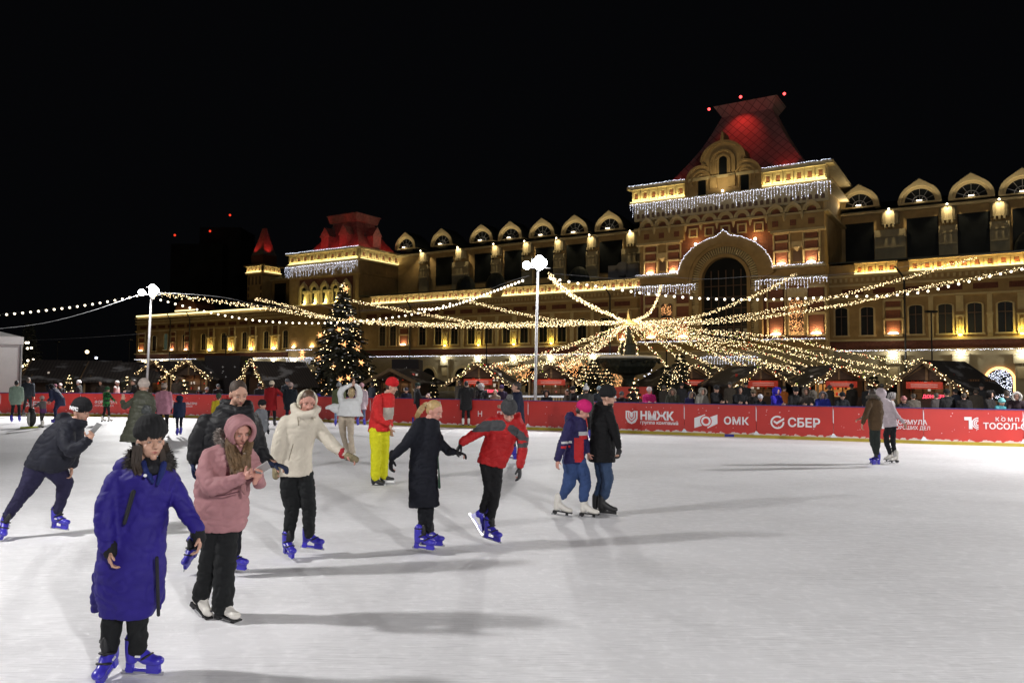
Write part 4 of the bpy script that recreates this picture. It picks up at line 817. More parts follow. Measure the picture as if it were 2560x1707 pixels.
t = thing('fairy_lights', FT, 'small warm fairy lights wound round the tall fir tree', 'fairy lights'); b.build('micro_bulb', M['bulbw'], t, kind='stuff')
# smaller dark or lit firs and bushes in the square
def lights_on(base, h, rad, label, n=160, bulb='bulbw', r=.022):
    t = thing('fairy_lights', base, label, 'fairy lights', 'fairy lights on the small trees'); b = MB()
    for k in range(n):
        f = random.random(); a = random.uniform(0, 6.283); rr = rad * (1 - f) + .04; b.oct(Vector(base) + Vector((math.cos(a) * rr, math.sin(a) * rr, .2 + (h - .2) * f)), r * random.uniform(.7, 1.3))
    b.build('micro_bulb', M[bulb], t, kind='stuff')
def at0(x, D): p = at(x * 1.08844, 1000, D); return Vector((p.x, p.y, 0))
small = [(1365, 49, 3.2, 1.0, 160, 'left of the fountain basin'), (1395, 47, 2.5, .9, 120, 'just left of the fountain foot'), (1530, 46, 2.7, .9, 90, 'right of the fountain foot'), (1562, 45, 3.4, 1.0, 160, 'behind the pink jacket spectator'), (1456, 40, 1.75, .4, 130, 'in front of the red fountain fence'), (1340, 51, 2.8, 1.0, 200, 'behind the pompom hat skater'),
         (157, 47, 2.0, .42, 120, 'in front of the long dark chalet'), (290, 46, 1.9, .3, 60, 'before the second dark chalet'), (421, 45, 1.7, .4, 110, 'below the heart of lights'), (2008, 44, 2.2, .3, 70, 'beside the chalet with two lamps'), (1690, 45, 1.9, .3, 60, 'left of the middle chalet'), (995, 50, 1.9, .25, 40, 'left of the first chalet'), (860, 46, 1.8, .35, 80, 'right of the tall fir tree')]
for i, (x, D, h, r_, n, pl) in enumerate(small):
    p = at0(x, D); fir(p, h, r_, 'small fir tree ' + pl, name='small_fir_tree', snow=0, group='small firs in the market square', seed=20 + i, trunk=.05); lights_on(p, h, r_ * 1.02, 'fairy lights on the small fir ' + pl, int(n * 1.1), r=.019)
# amber wrapped shrubs behind the second chalet (dense dots)
for x, z0, w, h, D, lb in ((1318, 1.2, 1.8, 1.9, 53, 'dense amber light net left of the fountain'), (1262, .6, 1.3, 1.4, 55, 'dense amber light net behind the second chalet'), (1420, 1.3, 1.6, 1.2, 56, 'amber light net behind the fountain stem'), (1205, 1.6, .9, 1.2, 56, 'amber light net above the first chalet roof'), (1130, 2.2, 1.6, .7, 57, 'amber light net over the first chalet'), (1500, 1.4, .8, 1.1, 55, 'cold light net right of the fountain stem')):
    p = at0(x, D); t = thing('light_net', p + Vector((0, 0, z0)), lb, 'light net', 'light nets over shrubs in the square'); b = MB()
    for k in range(int(260 * w * h / 2)): b.oct(p + Vector((random.gauss(0, w * .42), random.uniform(-.4, .4), z0 + h * random.random() + random.gauss(0, .12))), .026)
    b.build('micro_bulb', M['bulbo' if 'amber' in lb else 'bulbc'], t, kind='stuff')
# ---------------------------------------------------------------- fountain
FP = at0(1443, 52); t = thing('fountain', FP, 'dark bronze fountain with a wide snow capped basin and lit finial', 'fountain')
def lathe(prof, n=28, c=(0, 0, 0), lobes=0, amp=0.0):
    b = MB(); rs = []
    for r, z in prof: rs.append([Vector(c) + Vector((r * (1 + amp * (abs(math.sin(lobes * math.pi * k / n)) if lobes else 0)) * math.cos(2 * math.pi * k / n), r * (1 + amp * (abs(math.sin(lobes * math.pi * k / n)) if lobes else 0)) * math.sin(2 * math.pi * k / n), z)) for k in range(n)])
    return b.rings(rs)
lathe([(1.0, 0), (1.0, .35), (.55, .5), (.42, 1.2), (.5, 1.5), (.36, 1.9), (.55, 2.2)], 24, FP).build('stem', M['bronze'], t)
lathe([(.5, 2.15), (1.3, 2.3), (1.75, 2.75), (1.85, 3.05), (2.15, 3.1), (2.2, 3.25), (2.1, 3.3)], 64, FP, 32, .02).build('basin', M['bronze'], t)
lathe([(2.12, 3.28), (2.1, 3.36), (1.9, 3.45), (1.2, 3.5), (.1, 3.5)], 40, FP).build('basin_snow', M['snow'], t, smooth=True)
lathe([(.55, 3.4), (.5, 4.2), (.58, 4.28), (.35, 4.35), (.22, 4.6), (.2, 5.3), (.3, 5.45), (.16, 5.5)], 20, FP).build('upper_column', M['bronze'], t)
lathe([(.95, 5.55), (.5, 5.72), (.12, 6.05), (.05, 6.5), (.01, 6.7)], 20, FP).build('finial_cap', M['cream'], t)
light('POINT', t, FP + Vector((0, -.9, 6.0)), 60, (1, .75, .35), .1, local=False)
for k in range(16): a = 6.283 * k / 16; MB().ell(FP + Vector((math.cos(a) * 2.12, math.sin(a) * 2.12, 3.05)), (.12, 0, 0), (0, .12, 0), (0, 0, .13), 8, 6).build('basin_lobe', M['bronze'], t)
q = at0(1450, 45.5); t = thing('red_fence', q, 'red plain fence round the fountain foot', 'fence'); MB().box(q.x - 1.25, q.x + 1.25, q.y - .05, q.y + .05, .2, 1.45).build('panel', M['redsign'], t); MB().box(q.x - 1.3, q.x - 1.22, q.y - .07, q.y + .07, 0, 1.5).build('post', M['black'], t); MB().box(q.x + 1.22, q.x + 1.3, q.y - .07, q.y + .07, 0, 1.5).build('post', M['black'], t)
q = at0(1290, 33.5); t = thing('picket_fence', q, 'low wooden picket fence behind the boards at the pale pole', 'fence'); b = MB()
MB().box(q.x - 3.2, q.x + 2.4, q.y - .06, q.y + .1, 1.12, 1.2).build('snowy_rail', M['snow'], t)
for k in range(46): b.box(q.x - 3.15 + k * .12, q.x - 3.07 + k * .12, q.y - .02, q.y + .02, .05, 1.12)
b.build('pickets', M['lwood'], t)
# ---------------------------------------------------------------- chalets
def chalet(x, D, yaw, w, dp, eave, ridge, label, sign=None, led=None, lit=1.0, garl=1, roofm='snowroof', snowpatch=False, over=.45, front='gable', sidewin=0, posts=True):
    """front faces local -y; gable over the front"""
    p = at0(x, D); t = thing('market_chalet', p, label, 'market chalet', 'wooden chalets of the winter market', R(yaw)); L = dict(parent=t, local=True)
    b = MB()
    b.box(-w / 2, w / 2, 1.0, dp, 0, eave); b.box(-w / 2, -w / 2 + .12, 0, 1.0, 0, eave); b.box(w / 2 - .12, w / 2, 0, 1.0, 0, eave); b.box(-w / 2, w / 2, 0, .1, 0, 1.0)
    b.build('wall', M['wood'], **L)
    b = MB().prism([(-w / 2, eave), (w / 2, eave), (0, ridge - .1)], .02, .12)
    b.build('gable', M['wood'], **L)
    b = MB()   # timber braces
    for sg in (-1, 1): b.obox(((sg * w * .25), -.01, (eave + ridge) / 2 - .12), Vector((w * .27, 0, sg * -(ridge - eave) * .46)), (0, .03, 0), (0, 0, .06))
    b.box(-.06, .06, -.04, .02, eave, ridge - .2); b.build('gable_brace', M['bwood'], **L)
    zo = eave - over * (ridge - eave) / (w / 2); wo = w / 2 + over; b = MB()
    for sg in (-1, 1): b.add([(0, -.5, ridge), (sg * wo, -.5, zo), (sg * wo, dp + .4, zo), (0, dp + .4, ridge), (0, -.5, ridge - .12), (sg * wo, -.5, zo - .12), (sg * wo, dp + .4, zo - .12), (0, dp + .4, ridge - .12)], [(0, 1, 2, 3), (7, 6, 5, 4), (0, 4, 5, 1), (1, 5, 6, 2), (2, 6, 7, 3)])
    ro_ = b.build('roof', M[roofm], **L)
    b = MB()
    for sg in (-1, 1): b.add([(0, -.56, ridge + .03), (sg * wo, -.56, zo + .03), (sg * wo, -.56, zo - .2), (0, -.56, ridge - .2), (0, -.5, ridge + .03), (sg * wo, -.5, zo + .03), (sg * wo, -.5, zo - .2), (0, -.5, ridge - .2)], [(0, 1, 2, 3), (0, 4, 5, 1), (7, 6, 5, 4), (3, 2, 6, 7)])
    b.build('barge_board', M['bwood'], ro_, local=True)
    if snowpatch:
        b = MB()
        for k in range(5):
            sg = random.choice((-1, 1)); f0 = random.uniform(.3, .85); y0 = random.uniform(0, dp - .8); sl = (ridge - zo) / wo
            x0 = sg * wo * f0; x1 = sg * wo * min(1, f0 + .22); b.add([(x0, y0, ridge - abs(x0) * sl + .02), (x1, y0 - .15, ridge - abs(x1) * sl + .02), (x1, y0 + .9, ridge - abs(x1) * sl + .02), (x0, y0 + .6, ridge - abs(x0) * sl + .02)], [(0, 1, 2, 3)])
        b.build('roof_snow', M['snow'], ro_, local=True, kind='stuff')
    if posts:
        for sg in (-1, 1): MB().box(sg * (w / 2 - .1) - .05, sg * (w / 2 - .1) + .05, -.42, -.32, 0, eave).build('post', M['lwood'], **L)
    # lit counter with goods
    gd = MB(); gd.c = 0; gd.box(-w / 2 + .14, w / 2 - .14, .92, .98, 1.0, eave - .25)
    rr = random.Random(x)
    for k in range(int(w * 16)):
        xx = rr.uniform(-w / 2 + .2, w / 2 - .2); zz = rr.choice((1.05, 1.4, 1.75, 2.05)); gd.c = rr.choice((1, 2, 3, 3)); q_ = rr.uniform(.03, .08); gd.box(xx - q_, xx + q_, .80, .9, zz, zz + rr.uniform(.08, .2))
    gd.c = 3
    for zz in (1.36, 1.72, 2.02): gd.box(-w / 2 + .14, w / 2 - .14, .78, .92, zz - .03, zz)
    for xx in np.linspace(-w / 2 + .3, w / 2 - .3, 5): gd.box(xx - .03, xx + .03, .74, .80, 1.0, eave - .2)
    gd.build('goods_shelf', [(M['litor'] if lit > 1.2 else M['lit']) if lit else M['wood'], M['redsign'], M['goods'] if lit else M['letter'], M['wood']], **L)
    if lit: light('POINT', t, (0, .4, eave - .25), 8 * lit, (1, .5, .2), .1)
    if sign:
        b = MB().box(-.85, .85, -.36, -.32, eave - .42, eave - .08); s_ = b.build('sign', M['redsign'], **L)
        s2 = MB()
        for zz in (.20, .30): s2.box(-.62, .62, -.365, -.36, eave - zz - .02, eave - zz)
        s2.build('sign_line', M['letter'], s_, local=True); light('AREA', t, (0, -.75, eave + .1), 3, (1, .8, .6), 1.2, (0, .5, -.45))
    if led: text(led, .22, M['ledred'], t, facing((-.1, -.3, eave - .86), (1, 0, 0)), 'led_lettering', bold=.004)
    if sidewin:
        for k in range(2): 
            y_ = 1.6 + k * 2.2; o = MB().box(w / 2 + .01, w / 2 + .04, y_, y_ + 1.3, 1.15, 2.0).build('window', M['lit'], **L)
            b = MB()
            for j in range(5): b.box(w / 2 + .04, w / 2 + .08, y_ + j * .325 - .03, y_ + j * .325 + .03, 1.1, 2.05)
            b.box(w / 2 + .04, w / 2 + .08, y_, y_ + 1.3, 1.55, 1.6); b.build('window_bars', M['wood'], o, local=True)
    if garl:
        W_ = wm(t); pts_ = [W_ @ Vector(q) for q in ((-wo, -.62, zo - .05), (-wo * .5, -.62, (ridge + zo) / 2 - .12), (0, -.62, ridge - .02), (wo * .5, -.62, (ridge + zo) / 2 - .12), (wo, -.62, zo - .05))]
        garland(pts_, 'gable garland on the ' + ' '.join(label.split()[:12]), 15, .17, .019, 'light garlands edging the chalet gables', colour=1, name='gable_garland', wave=.03)
    return t
chalet(1100, 45, -8, 2.7, 4.2, 1.95, 2.85, 'wooden chalet with a red sign and red LED text left of the pale pole', 'РЫБА И ИКРА', '-ПО СТЕКЛУ', over=.65)
chalet(1266, 46, -6, 2.8, 4, 1.95, 2.85, 'wooden chalet with a red sign right behind the pale pole', 'МЁД И ЧАЙ', over=.6)
chalet(1588, 47, 12, 2.8, 4, 1.95, 2.75, 'wooden chalet with a red sign right of the fountain', 'СУВЕНИРЫ', over=.8, lit=.7)
chalet(1747, 42.5, 6, 2.6, 4, 1.95, 2.7, 'middle wooden chalet with a red sign behind the bright blue jacket spectator', 'ПРЯНИКИ', over=.55)
chalet(1927, 41.5, 0, 2.8, 4, 1.95, 2.75, 'wooden chalet with two bright lamps and an orange lit counter', 'ГОРЯЧИЕ НАПИТКИ', over=.6, lit=1.6)
chalet(2130, 37.5, -50, 2.6, 4.6, 1.95, 2.95, 'large dark roofed chalet with red LED text at the right', 'СЛАДОСТИ', 'ДОНТЕЕМ', over=.75, sidewin=1)
chalet(1850, 46, 20, 3, 4, 2.0, 2.8, 'chalet with a snowy brown roof between the middle chalets', over=.6, garl=0, lit=0)
chalet(1660, 48, 30, 3.2, 4, 2.0, 2.85, 'chalet with a snowy slanting roof right of the fountain trees', over=.7, garl=0, lit=0)
chalet(92, 50, -74, 3.6, 4.4, 1.9, 2.95, 'long dark roofed chalet beside the white tent', over=.5, lit=.6, garl=0)
chalet(222, 50, -74, 3.4, 3.6, 1.9, 2.85, 'second dark roofed chalet left of the left pole', over=.5, lit=.4, garl=0)
chalet(75, 51, 10, 2.0, 3, 2.0, 2.7, 'small chalet with an arch of lights behind the tent', over=.4, lit=.4)
chalet(358, 50, 0, 2.5, 3, 2.0, 2.95, 'red fronted chalet with garlands at the left pole', over=.3, lit=1)
chalet(432, 50, 4, 2.7, 3, 2.0, 3.0, 'red fronted chalet with garlands right of the left pole', over=.3, lit=1)
chalet(592, 50, -40, 2.2, 3.2, 1.9, 2.95, 'small chalet with a pale slanting awning left of the fir tree', over=.6, lit=.5)
chalet(905, 49, -20, 3.2, 3, 1.8, 2.5, 'low chalet with a snowy roof right of the fir tree', over=.5, garl=0, lit=.5)
# dark banner boxes with printed snow stars
for x0, x1, D, lb in ((470, 552, 52, 'dark box stand with printed white stars left of the fir tree'), (900, 962, 54, 'dark box stand with printed stars right of the fir tree')):
    a, b_ = at(*S(x0, 820), D), at(*S(x1, 820), D); t = thing('dark_stand', (a.x, a.y, 0), lb, 'stand'); MB().box(a.x, b_.x, a.y, a.y + 2.5, 0, 3.35 if D == 52 else 3.2).build('wall', mat('dark_banner', (.012, .008, .009), .8), t)
    s = MB()
    for k in range(9):
        x, z, q = random.uniform(a.x + .2, b_.x - .2), random.uniform(1.5, 3.0), random.uniform(.03, .1); s.add([(x - q, a.y - .01, z), (x, a.y - .01, z - q * .2), (x + q, a.y - .01, z), (x, a.y - .01, z + q * .2)], [(0, 1, 2, 3)]); s.add([(x, a.y - .015, z - q), (x + q * .2, a.y - .015, z), (x, a.y - .015, z + q), (x - q * .2, a.y - .015, z)], [(0, 1, 2, 3)])
    s.build('printed_star', M['letter'], t, kind='stuff')
# white tent at the left edge
a = gp(46 * 1.088, 1040); D = 41; pr_ = at(*S(43, 900), D); t = thing('white_tent', (pr_.x, D, 0), 'white fabric tent cut by the left edge of the picture', 'tent', None, R(33))
zt = at(*S(43, 775), D).z
MB().box(-9, 0, 0, 6, 0, zt).build('wall', M['tent'], t, local=True); b = MB(); b.add([(-9.2, -.2, zt), (.15, -.2, zt), (.15, 6, zt), (-9.2, 6, zt), (-3.2, 2.8, zt + 1.0), (-6, 2.8, zt + 1.0)], [(0, 1, 4, 5), (1, 2, 4), (2, 3, 5, 4), (3, 0, 5)]); b.box(-9.2, .15, -.22, -.18, zt - .38, zt + .02); b.box(.11, .15, -.18, 6, zt - .38, zt + .02); b.build('roof', M['tent'], t, local=True)
MB().cyl((.05, -.05, 0), (.05, -.05, zt), .06, .06, 8).build('pole', M['steel'], t, local=True)
# distant dark block, far lamps
q = at(480, 900, 190); t = thing('apartment_block', (q.x, 190, 0), 'dark apartment block far behind at the left with red roof lamps', 'building')
z1 = at(480, 590, 190).z; MB().box(q.x - 6, q.x + 7, 190, 205, 0, z1 - 2).box(q.x - .5, q.x + 10, 194, 205, 0, z1 + 3).build('wall', mat('dark_facade', (.035, .035, .038), .9, .3, .3), t)
for x, y in ((437, 588), (525, 578), (575, 538)): MB().sph(at(x, y, 192), .28).build('roof_lamp', M['bulbr'], t)
for x, y, D, lb, m_ in ((200, 808, 90, 'greenish street lamp above the dark chalet roofs', 'bulbw'), (221, 822, 95, 'small white street lamp right of the greenish one', 'bulbc'), (247, 837, 95, 'lowest small street lamp above the second dark roof', 'bulbc')):
    p = at(*S(x, y), D); t = thing('street_lamp', (p.x, p.y, 0), lb, 'street lamp', 'far street lamps at the left'); MB().cyl((p.x, p.y, 0), p, .06, .05, 6).build('post', M['black'], t); MB().sph(p, .2 if D == 90 else .15).build('lamp_head', M[m_], t)
for (x, y) in ((59, 850), (66, 850), (64, 863), (73, 861), (64, 890), (76, 887), (51, 902), (84, 904)): pass
p = at0(60, 60); t = thing('fairy_lights', p, 'white globe lights hanging in the dark tree behind the tent', 'fairy lights'); b = MB()
for (x, y) in ((60, 787), (65, 787), (63, 800), (72, 799), (64, 828), (76, 826), (52, 841), (84, 842)): b.sph(at(*S(x, y), 60), .09, 8, 6)
b.build('globe_bulb', M['globe'], t, kind='stuff')
fir(at0(62, 62), 6.2, 1.8, 'dark tree behind the white tent', name='small_fir_tree', snow=0, seed=77)

# ---------------------------------------------------------------- people
SK = mat('skin', (0.50, 0.285, 0.205), 0.55, 0.08, 14); SKP = mat('cold_pink_skin', (0.55, 0.27, 0.21), 0.55, 0.08, 14)
M['lip'] = mat('lip', (0.36, 0.12, 0.10), 0.5); M['eyew'] = mat('eye_white', (0.42, 0.33, 0.29), 0.5); M['iris'] = mat('iris', (0.085, 0.05, 0.035), 0.4); M['browm'] = mat('eyebrow_hair', (0.13, 0.08, 0.055), 0.8)
_fc = {}
def fab(rgb, rough=.75, bump=.35, var=.14, bs=16, sheen=0.0, key=''):
    k = (tuple(rgb), rough, bump, key)
    if k not in _fc: _fc[k] = mat('fabric', rgb, rough + .12, var, 7, bump, bs, sheen=sheen, spec=.3)
    return _fc[k]
BLUE = mat('blue_rental_plastic', (0.045, 0.035, 0.42), 0.32, .12, 6); BLK = mat('black_strap', (0.012, 0.012, 0.014), 0.6); BLADE = mat('skate_blade_steel', (0.5, 0.5, 0.52), 0.3, metal=.7)
WHB = mat('white_skate_leather', (0.66, 0.63, 0.58), 0.45, .06, 5); BKB = mat('black_skate_leather', (0.02, 0.02, 0.022), 0.45)
_tmp = bpy.data.objects.new('tmp', bpy.data.meshes.new('tmp')); COL.objects.link(_tmp)
_rm = _tmp.modifiers.new('r', 'REMESH'); _rm.mode = 'VOXEL'; _rm.use_smooth_shade = True
_sm = _tmp.modifiers.new('s', 'SMOOTH'); _sm.factor = .5
def weld(mb, vox, smooth=3, disp=None, paint=None, mats=None):
    """closed shapes melted into one continuous skin"""
    _tmp.data = mb.mesh('raw', [SK]); _rm.voxel_size = vox; _sm.iterations = smooth
    dg = bpy.context.evaluated_depsgraph_get(); dg.update(); me = bpy.data.meshes.new_from_object(_tmp.evaluated_get(dg)); 
    if disp:
        me.calc_loop_triangles() if False else None
        nv = [v.normal.copy() for v in me.vertices]
        for v, n in zip(me.vertices, nv): v.co += n * disp(v.co, n)
    me.materials.clear()
    for m_ in (mats if isinstance(mats, (list, tuple)) else [mats]): me.materials.append(m_)
    mi = [0] * len(me.polygons)
    if paint:
        for i, p in enumerate(me.polygons): mi[i] = paint(p.center)
    me.polygons.foreach_set('material_index', mi); me.polygons.foreach_set('use_smooth', [True] * len(me.polygons)); me.update()
    return me
def put(name, me, root, label=None):
    me.transform(Matrix.Translation(-root.location)); o = bpy.data.objects.new(name, me); COL.objects.link(o); o.parent = root
    return props(o, label)
def folds(amp, fr=9, quilt=None, qa=.012, stretch=.5, cre=.011):
    def f(p, n):
        q = Vector((p.x, p.y, p.z * stretch)) * fr
        d = amp * (noise.noise(q) + .5 * noise.noise(q * 2.3))
        w_ = Vector((p.x, p.y, p.z * 2.0)) * 5.5 + Vector((noise.noise(p * 6), noise.noise(p * 6 + Vector((7, 3, 1))), 0)) * 1.6; rg_ = 1 - abs(noise.noise(w_)) * 2.8
        if rg_ > 0: d -= cre * rg_ ** 2
        if quilt: d += qa * (abs(math.sin(math.pi * (p.z + .02 * noise.noise(p * 5)) / quilt)) ** .6 - .6) * max(0.0, 1 - abs(n.z))
        return d
    return f
def axes(yaw, pitch=0, roll=0):
    """yaw 0 looks at the camera, 90 to the picture's right; pitch down positive. returns right, forward, up"""
    y = R(yaw); f = Vector((math.sin(y), -math.cos(y), 0)); r = Vector((-math.cos(y), -math.sin(y), 0)); u = Vector((0, 0, 1))
    q = Matrix.Rotation(-R(pitch), 3, r); f, u = q @ f, q @ u; q = Matrix.Rotation(R(roll), 3, f); return q @ r, f, q @ u
class Head:
    def __init__(s, c, yaw, pitch=0, roll=0, k=1.0): s.c = Vector(c); s.r, s.f, s.u = axes(yaw, pitch, roll); s.k = k
    def p(s, x, y, z): return s.c + (s.r * x + s.f * y + s.u * z) * s.k
    def e(s, mb, x, y, z, a, b, c, n=14, m=10): mb.ell(s.p(x, y, z), s.r * a * s.k, s.f * b * s.k, s.u * c * s.k, n, m)
    def skin(s, mb):
        k = s.k
        s.e(mb, 0, -.012, .034, .074, .094, .086, 18, 12); s.e(mb, 0, .022, -.03, .0575, .066, .078, 18, 12)
        mb.sph(s.p(0, .064, -.094), .021 * k); mb.cap(s.p(0, .080, .018), s.p(0, .108, -.022), .009 * k, .0125 * k); mb.sph(s.p(.011, .096, -.026), .009 * k); mb.sph(s.p(-.011, .096, -.026), .009 * k)
        mb.cap(s.p(-.034, .070, .036), s.p(.034, .070, .036), .012 * k, .012 * k); mb.sph(s.p(.034, .052, -.026), .025 * k); mb.sph(s.p(-.034, .052, -.026), .025 * k)
        mb.cap(s.p(-.015, .0765, -.059), s.p(.015, .0765, -.059), .010 * k, .010 * k)
        s.e(mb, .076, -.01, -.008, .012, .02, .032); s.e(mb, -.076, -.01, -.008, .012, .02, .032)
    def face(s, root, brow=None, lip=None):
        k = s.k
        for sg in (-1, 1):
            b = MB(); s.e(b, sg * .031, .0768, .008, .0135, .009, .0062, 10, 6); o = b.build('eye', M['eyew'], root, smooth=True)
            b = MB(); s.e(b, sg * .031, .0835, .008, .0052, .003, .0052, 10, 6); b.cap(s.p(sg * .018, .0845, .0145), s.p(sg * .044, .0785, .014), .0011 * k, .0010 * k, 6); b.build('iris', M['iris'], o, smooth=True)
            b = MB(); b.cap(s.p(sg * .014, .090, .032), s.p(sg * .048, .079, .037), .0024 * k, .0016 * k, 6); b.build('eyebrow', brow or M['browm'], root, smooth=True)
        b = MB(); b.chain([s.p(-.020, .0815, -.0575), s.p(0, .0875, -.0545), s.p(.020, .0815, -.0575)], [.0022 * k, .0036 * k, .0022 * k], 8); b.chain([s.p(-.016, .0825, -.061), s.p(0, .0870, -.0635), s.p(.016, .0825, -.061)], [.0022 * k, .0042 * k, .0022 * k], 8); b.build('lips', lip or M['lip'], root, smooth=True)
def hand(mb, wr, d, nrm, side, k=1.0, curl=.5, thumb=1, spread=.012, fat=1.0):
    """palm plus four bent fingers and a side thumb. d: towards the fingers, nrm: out of the palm, side: towards the thumb"""
    wr = Vector(wr); d = Vector(d).normalized(); side = Vector(side); side = (side - d * side.dot(d)).normalized(); nrm = d.cross(side) * (1 if d.cross(side).dot(Vector(nrm)) > 0 else -1)
    c = wr + d * .05 * k; mb.ell(c, side * .041 * k, d * .052 * k, nrm * .016 * k, 12, 8)
    for i, (o, L_) in enumerate(((.030, .072), (.010, .080), (-.010, .075), (-.029, .060))):
        b = wr + (d * .088 + side * o) * k; dd = (d + side * (o * spread * 30)).normalized(); a = R(25 + 55 * curl)
        p1 = b + (dd * math.cos(a * .5) + nrm * math.sin(a * .5)) * L_ * .42 * k; p2 = p1 + (dd * math.cos(a * 1.1) + nrm * math.sin(a * 1.1)) * L_ * .33 * k; p3 = p2 + (dd * math.cos(a * 1.7) + nrm * math.sin(a * 1.7)) * L_ * .25 * k
        mb.chain([b - dd * .02 * k, p1, p2, p3], [.0098 * k * fat, .0090 * k * fat, .0082 * k * fat, .0070 * k * fat], 8)
    t0 = wr + (d * .025 + side * .033) * k; t1 = t0 + (d * .6 + side * .75 + nrm * .35).normalized() * .036 * k; t2 = t1 + (d * .85 + side * .35 + nrm * .5).normalized() * .032 * k
    mb.chain([t0 - side * .01 * k, t1, t2], [.0125 * k * fat, .0105 * k * fat, .0085 * k * fat], 8)
def skate(root, ank, tdir, kind='blue', up=(0, 0, 1), k=1.0, fine=True):
    """ank: ankle joint; tdir towards the toes; kind blue plastic rental, white figure or black hockey"""
    ank = Vector(ank); t = Vector(tdir).normalized(); up = Vector(up); up = (up - t * up.dot(t)).normalized(); s = t.cross(up)
    P = lambda a, b, c: ank + (t * a + s * b + up * c) * k
    b = MB(); n = 12
    hgt = .095 if kind != 'white' else .12
    b.chain([P(-.025, 0, hgt), P(-.03, 0, .02), P(-.03, 0, -.035)], [.056 * k, .050 * k, .044 * k], n); b.chain([P(.0, 0, .01), P(.07, 0, -.03), P(.13, 0, -.045)], [.046 * k, .044 * k, .036 * k], n)
    b.ell(P(.145, 0, -.045), t * .055 * k, s * .046 * k, up * .034 * k, 12, 8); b.ell(P(-.035, 0, -.045), t * .042 * k, s * .036 * k, up * .03 * k, 12, 8); b.box
    mt = {'blue': BLUE, 'white': WHB, 'black': BKB}[kind]
    if fine: me = weld(b, .010 * k, 2, None, None, mt); o = put('skate', me, root)
    else: o = b.build('skate', mt, root, smooth=True)
    if kind == 'blue':
        h = MB(); h.obox(P(-.045, 0, -.095), t * .024 * k, s * .014 * k, up * .035 * k); h.obox(P(.125, 0, -.095), t * .045 * k, s * .016 * k, up * .032 * k); h.obox(P(.05, 0, -.112), t * .13 * k, s * .006 * k, up * .010 * k); h.build('blade_holder', BLUE, o)
        st = MB()
        for a, c, w_, e in ((-.02, .10, .062, .062), (.02, .022, .058, .058), (.075, -.02, .054, .046)): 
            q = MB(); st.ell(P(a, 0, c), (t * .9 + up * (.0 if c > .05 else .5)).normalized() * e * k, s * w_ * k, (up * .9 - t * (.0 if c > .05 else .5)).normalized() * .014 * k, 14, 6)
        st.ell(P(.03, 0, .06), t * .035 * k, s * .03 * k, up * .09 * k, 10, 8); st.build('strap', BLK, o, smooth=True)
        if fine:
            bk = MB(); bk.obox(P(.04, -.052, -.005), t * .018 * k, s * .004 * k, up * .006 * k).obox(P(.04, .052, -.005), t * .018 * k, s * .004 * k, up * .006 * k); bk.build('buckle', M['letter'], o)
    elif kind == 'white':
        h = MB(); h.obox(P(.065, 0, -.078), t * .13 * k, s * .036 * k, up * .006 * k); h.obox(P(-.05, 0, -.095), t * .03 * k, s * .028 * k, up * .018 * k); h.obox(P(-.045, 0, -.118), t * .012 * k, s * .005 * k, up * .012 * k); h.obox(P(.12, 0, -.1), t * .02 * k, s * .006 * k, up * .02 * k); h.build('sole', BLK, o)
        if fine:
            la = MB()
            for j in range(6): la.cap(P(.028 + j * .008, -.028, .09 - j * .022), P(.028 + j * .008, .028, .09 - j * .022), .004 * k, .004 * k, 5)
            la.build('laces', M['letter'], o)
    else:
        h = MB(); h.obox(P(.06, 0, -.092), t * .12 * k, s * .014 * k, up * .016 * k); h.build('blade_holder', M['letter'] if kind == 'bw' else BLK, o)
    MB().obox(P(.05, 0, -.126), t * .15 * k, s * .0025 * k, up * .012 * k).build('blade', BLADE, o)
    return o
def coatmesh(rings, vox, mt, sleeves=(), extra=None, disp=None, paint=None, smooth=3):
    """rings: (centre, half width vector, depth vector) from collar to hem"""
    b = MB(); rs = []; n = 22
    cr = []
    for i in range(len(rings) - 1):
        for q in range(3):
            f = q / 3; cr.append(tuple(rings[i][j].lerp(rings[i + 1][j], f) for j in range(3)))
    cr.append(rings[-1])
    for c, wv, dv in cr:
        rr = []
        for k in range(n):
            a = 2 * math.pi * k / n; ca, sa = math.cos(a), math.sin(a); rr.append(c + wv * math.copysign(abs(ca) ** .86, ca) + dv * math.copysign(abs(sa) ** .86, sa))
        rs.append(rr)
    b.rings(rs)
    for pts, rad in sleeves:
        b.chain(pts, rad, 12)
    if extra: extra(b)
    return weld(b, vox, smooth, disp, paint, mt)
def beanie(root, H, mt, pom=None, cuff=True, tilt=14, big=1.0, fine=True, band=None, name='beanie'):
    q = Matrix.Rotation(R(tilt), 3, H.r); u, f = q @ H.u, q @ H.f; c = H.p(0, -.012, .045 + (.024 if fine else .004)); k = H.k * big
    b = MB(); b.ell(c + u * .012 * k, H.r * .086 * k, f * .104 * k, u * .094 * k, 18, 12)
    if cuff: b.cyl(c - u * .012 * k, c + u * .035 * k, .001, .001, 4) if False else b.rings([[c + u * z * k + (H.r * .089 * math.cos(a) + f * .107 * math.sin(a)) * k * s_ for a in np.linspace(0, 2 * math.pi, 21)[:-1]] for z, s_ in ((-.022, .92), (-.018, 1.0), (.024, 1.02), (.030, .94))])
    rib = (lambda p, n: .0022 * math.sin(26 * math.atan2((p - c).dot(H.r), (p - c).dot(f))))
    if fine: o = put(name, weld(b, .007 * k, 2, rib, None, mt), root)
    else: o = b.build(name, mt, root, smooth=True)
    if pom: MB().sph(c + u * .13 * k, .036 * k, 12, 8).build('pompom', pom, o, smooth=True)
    return o
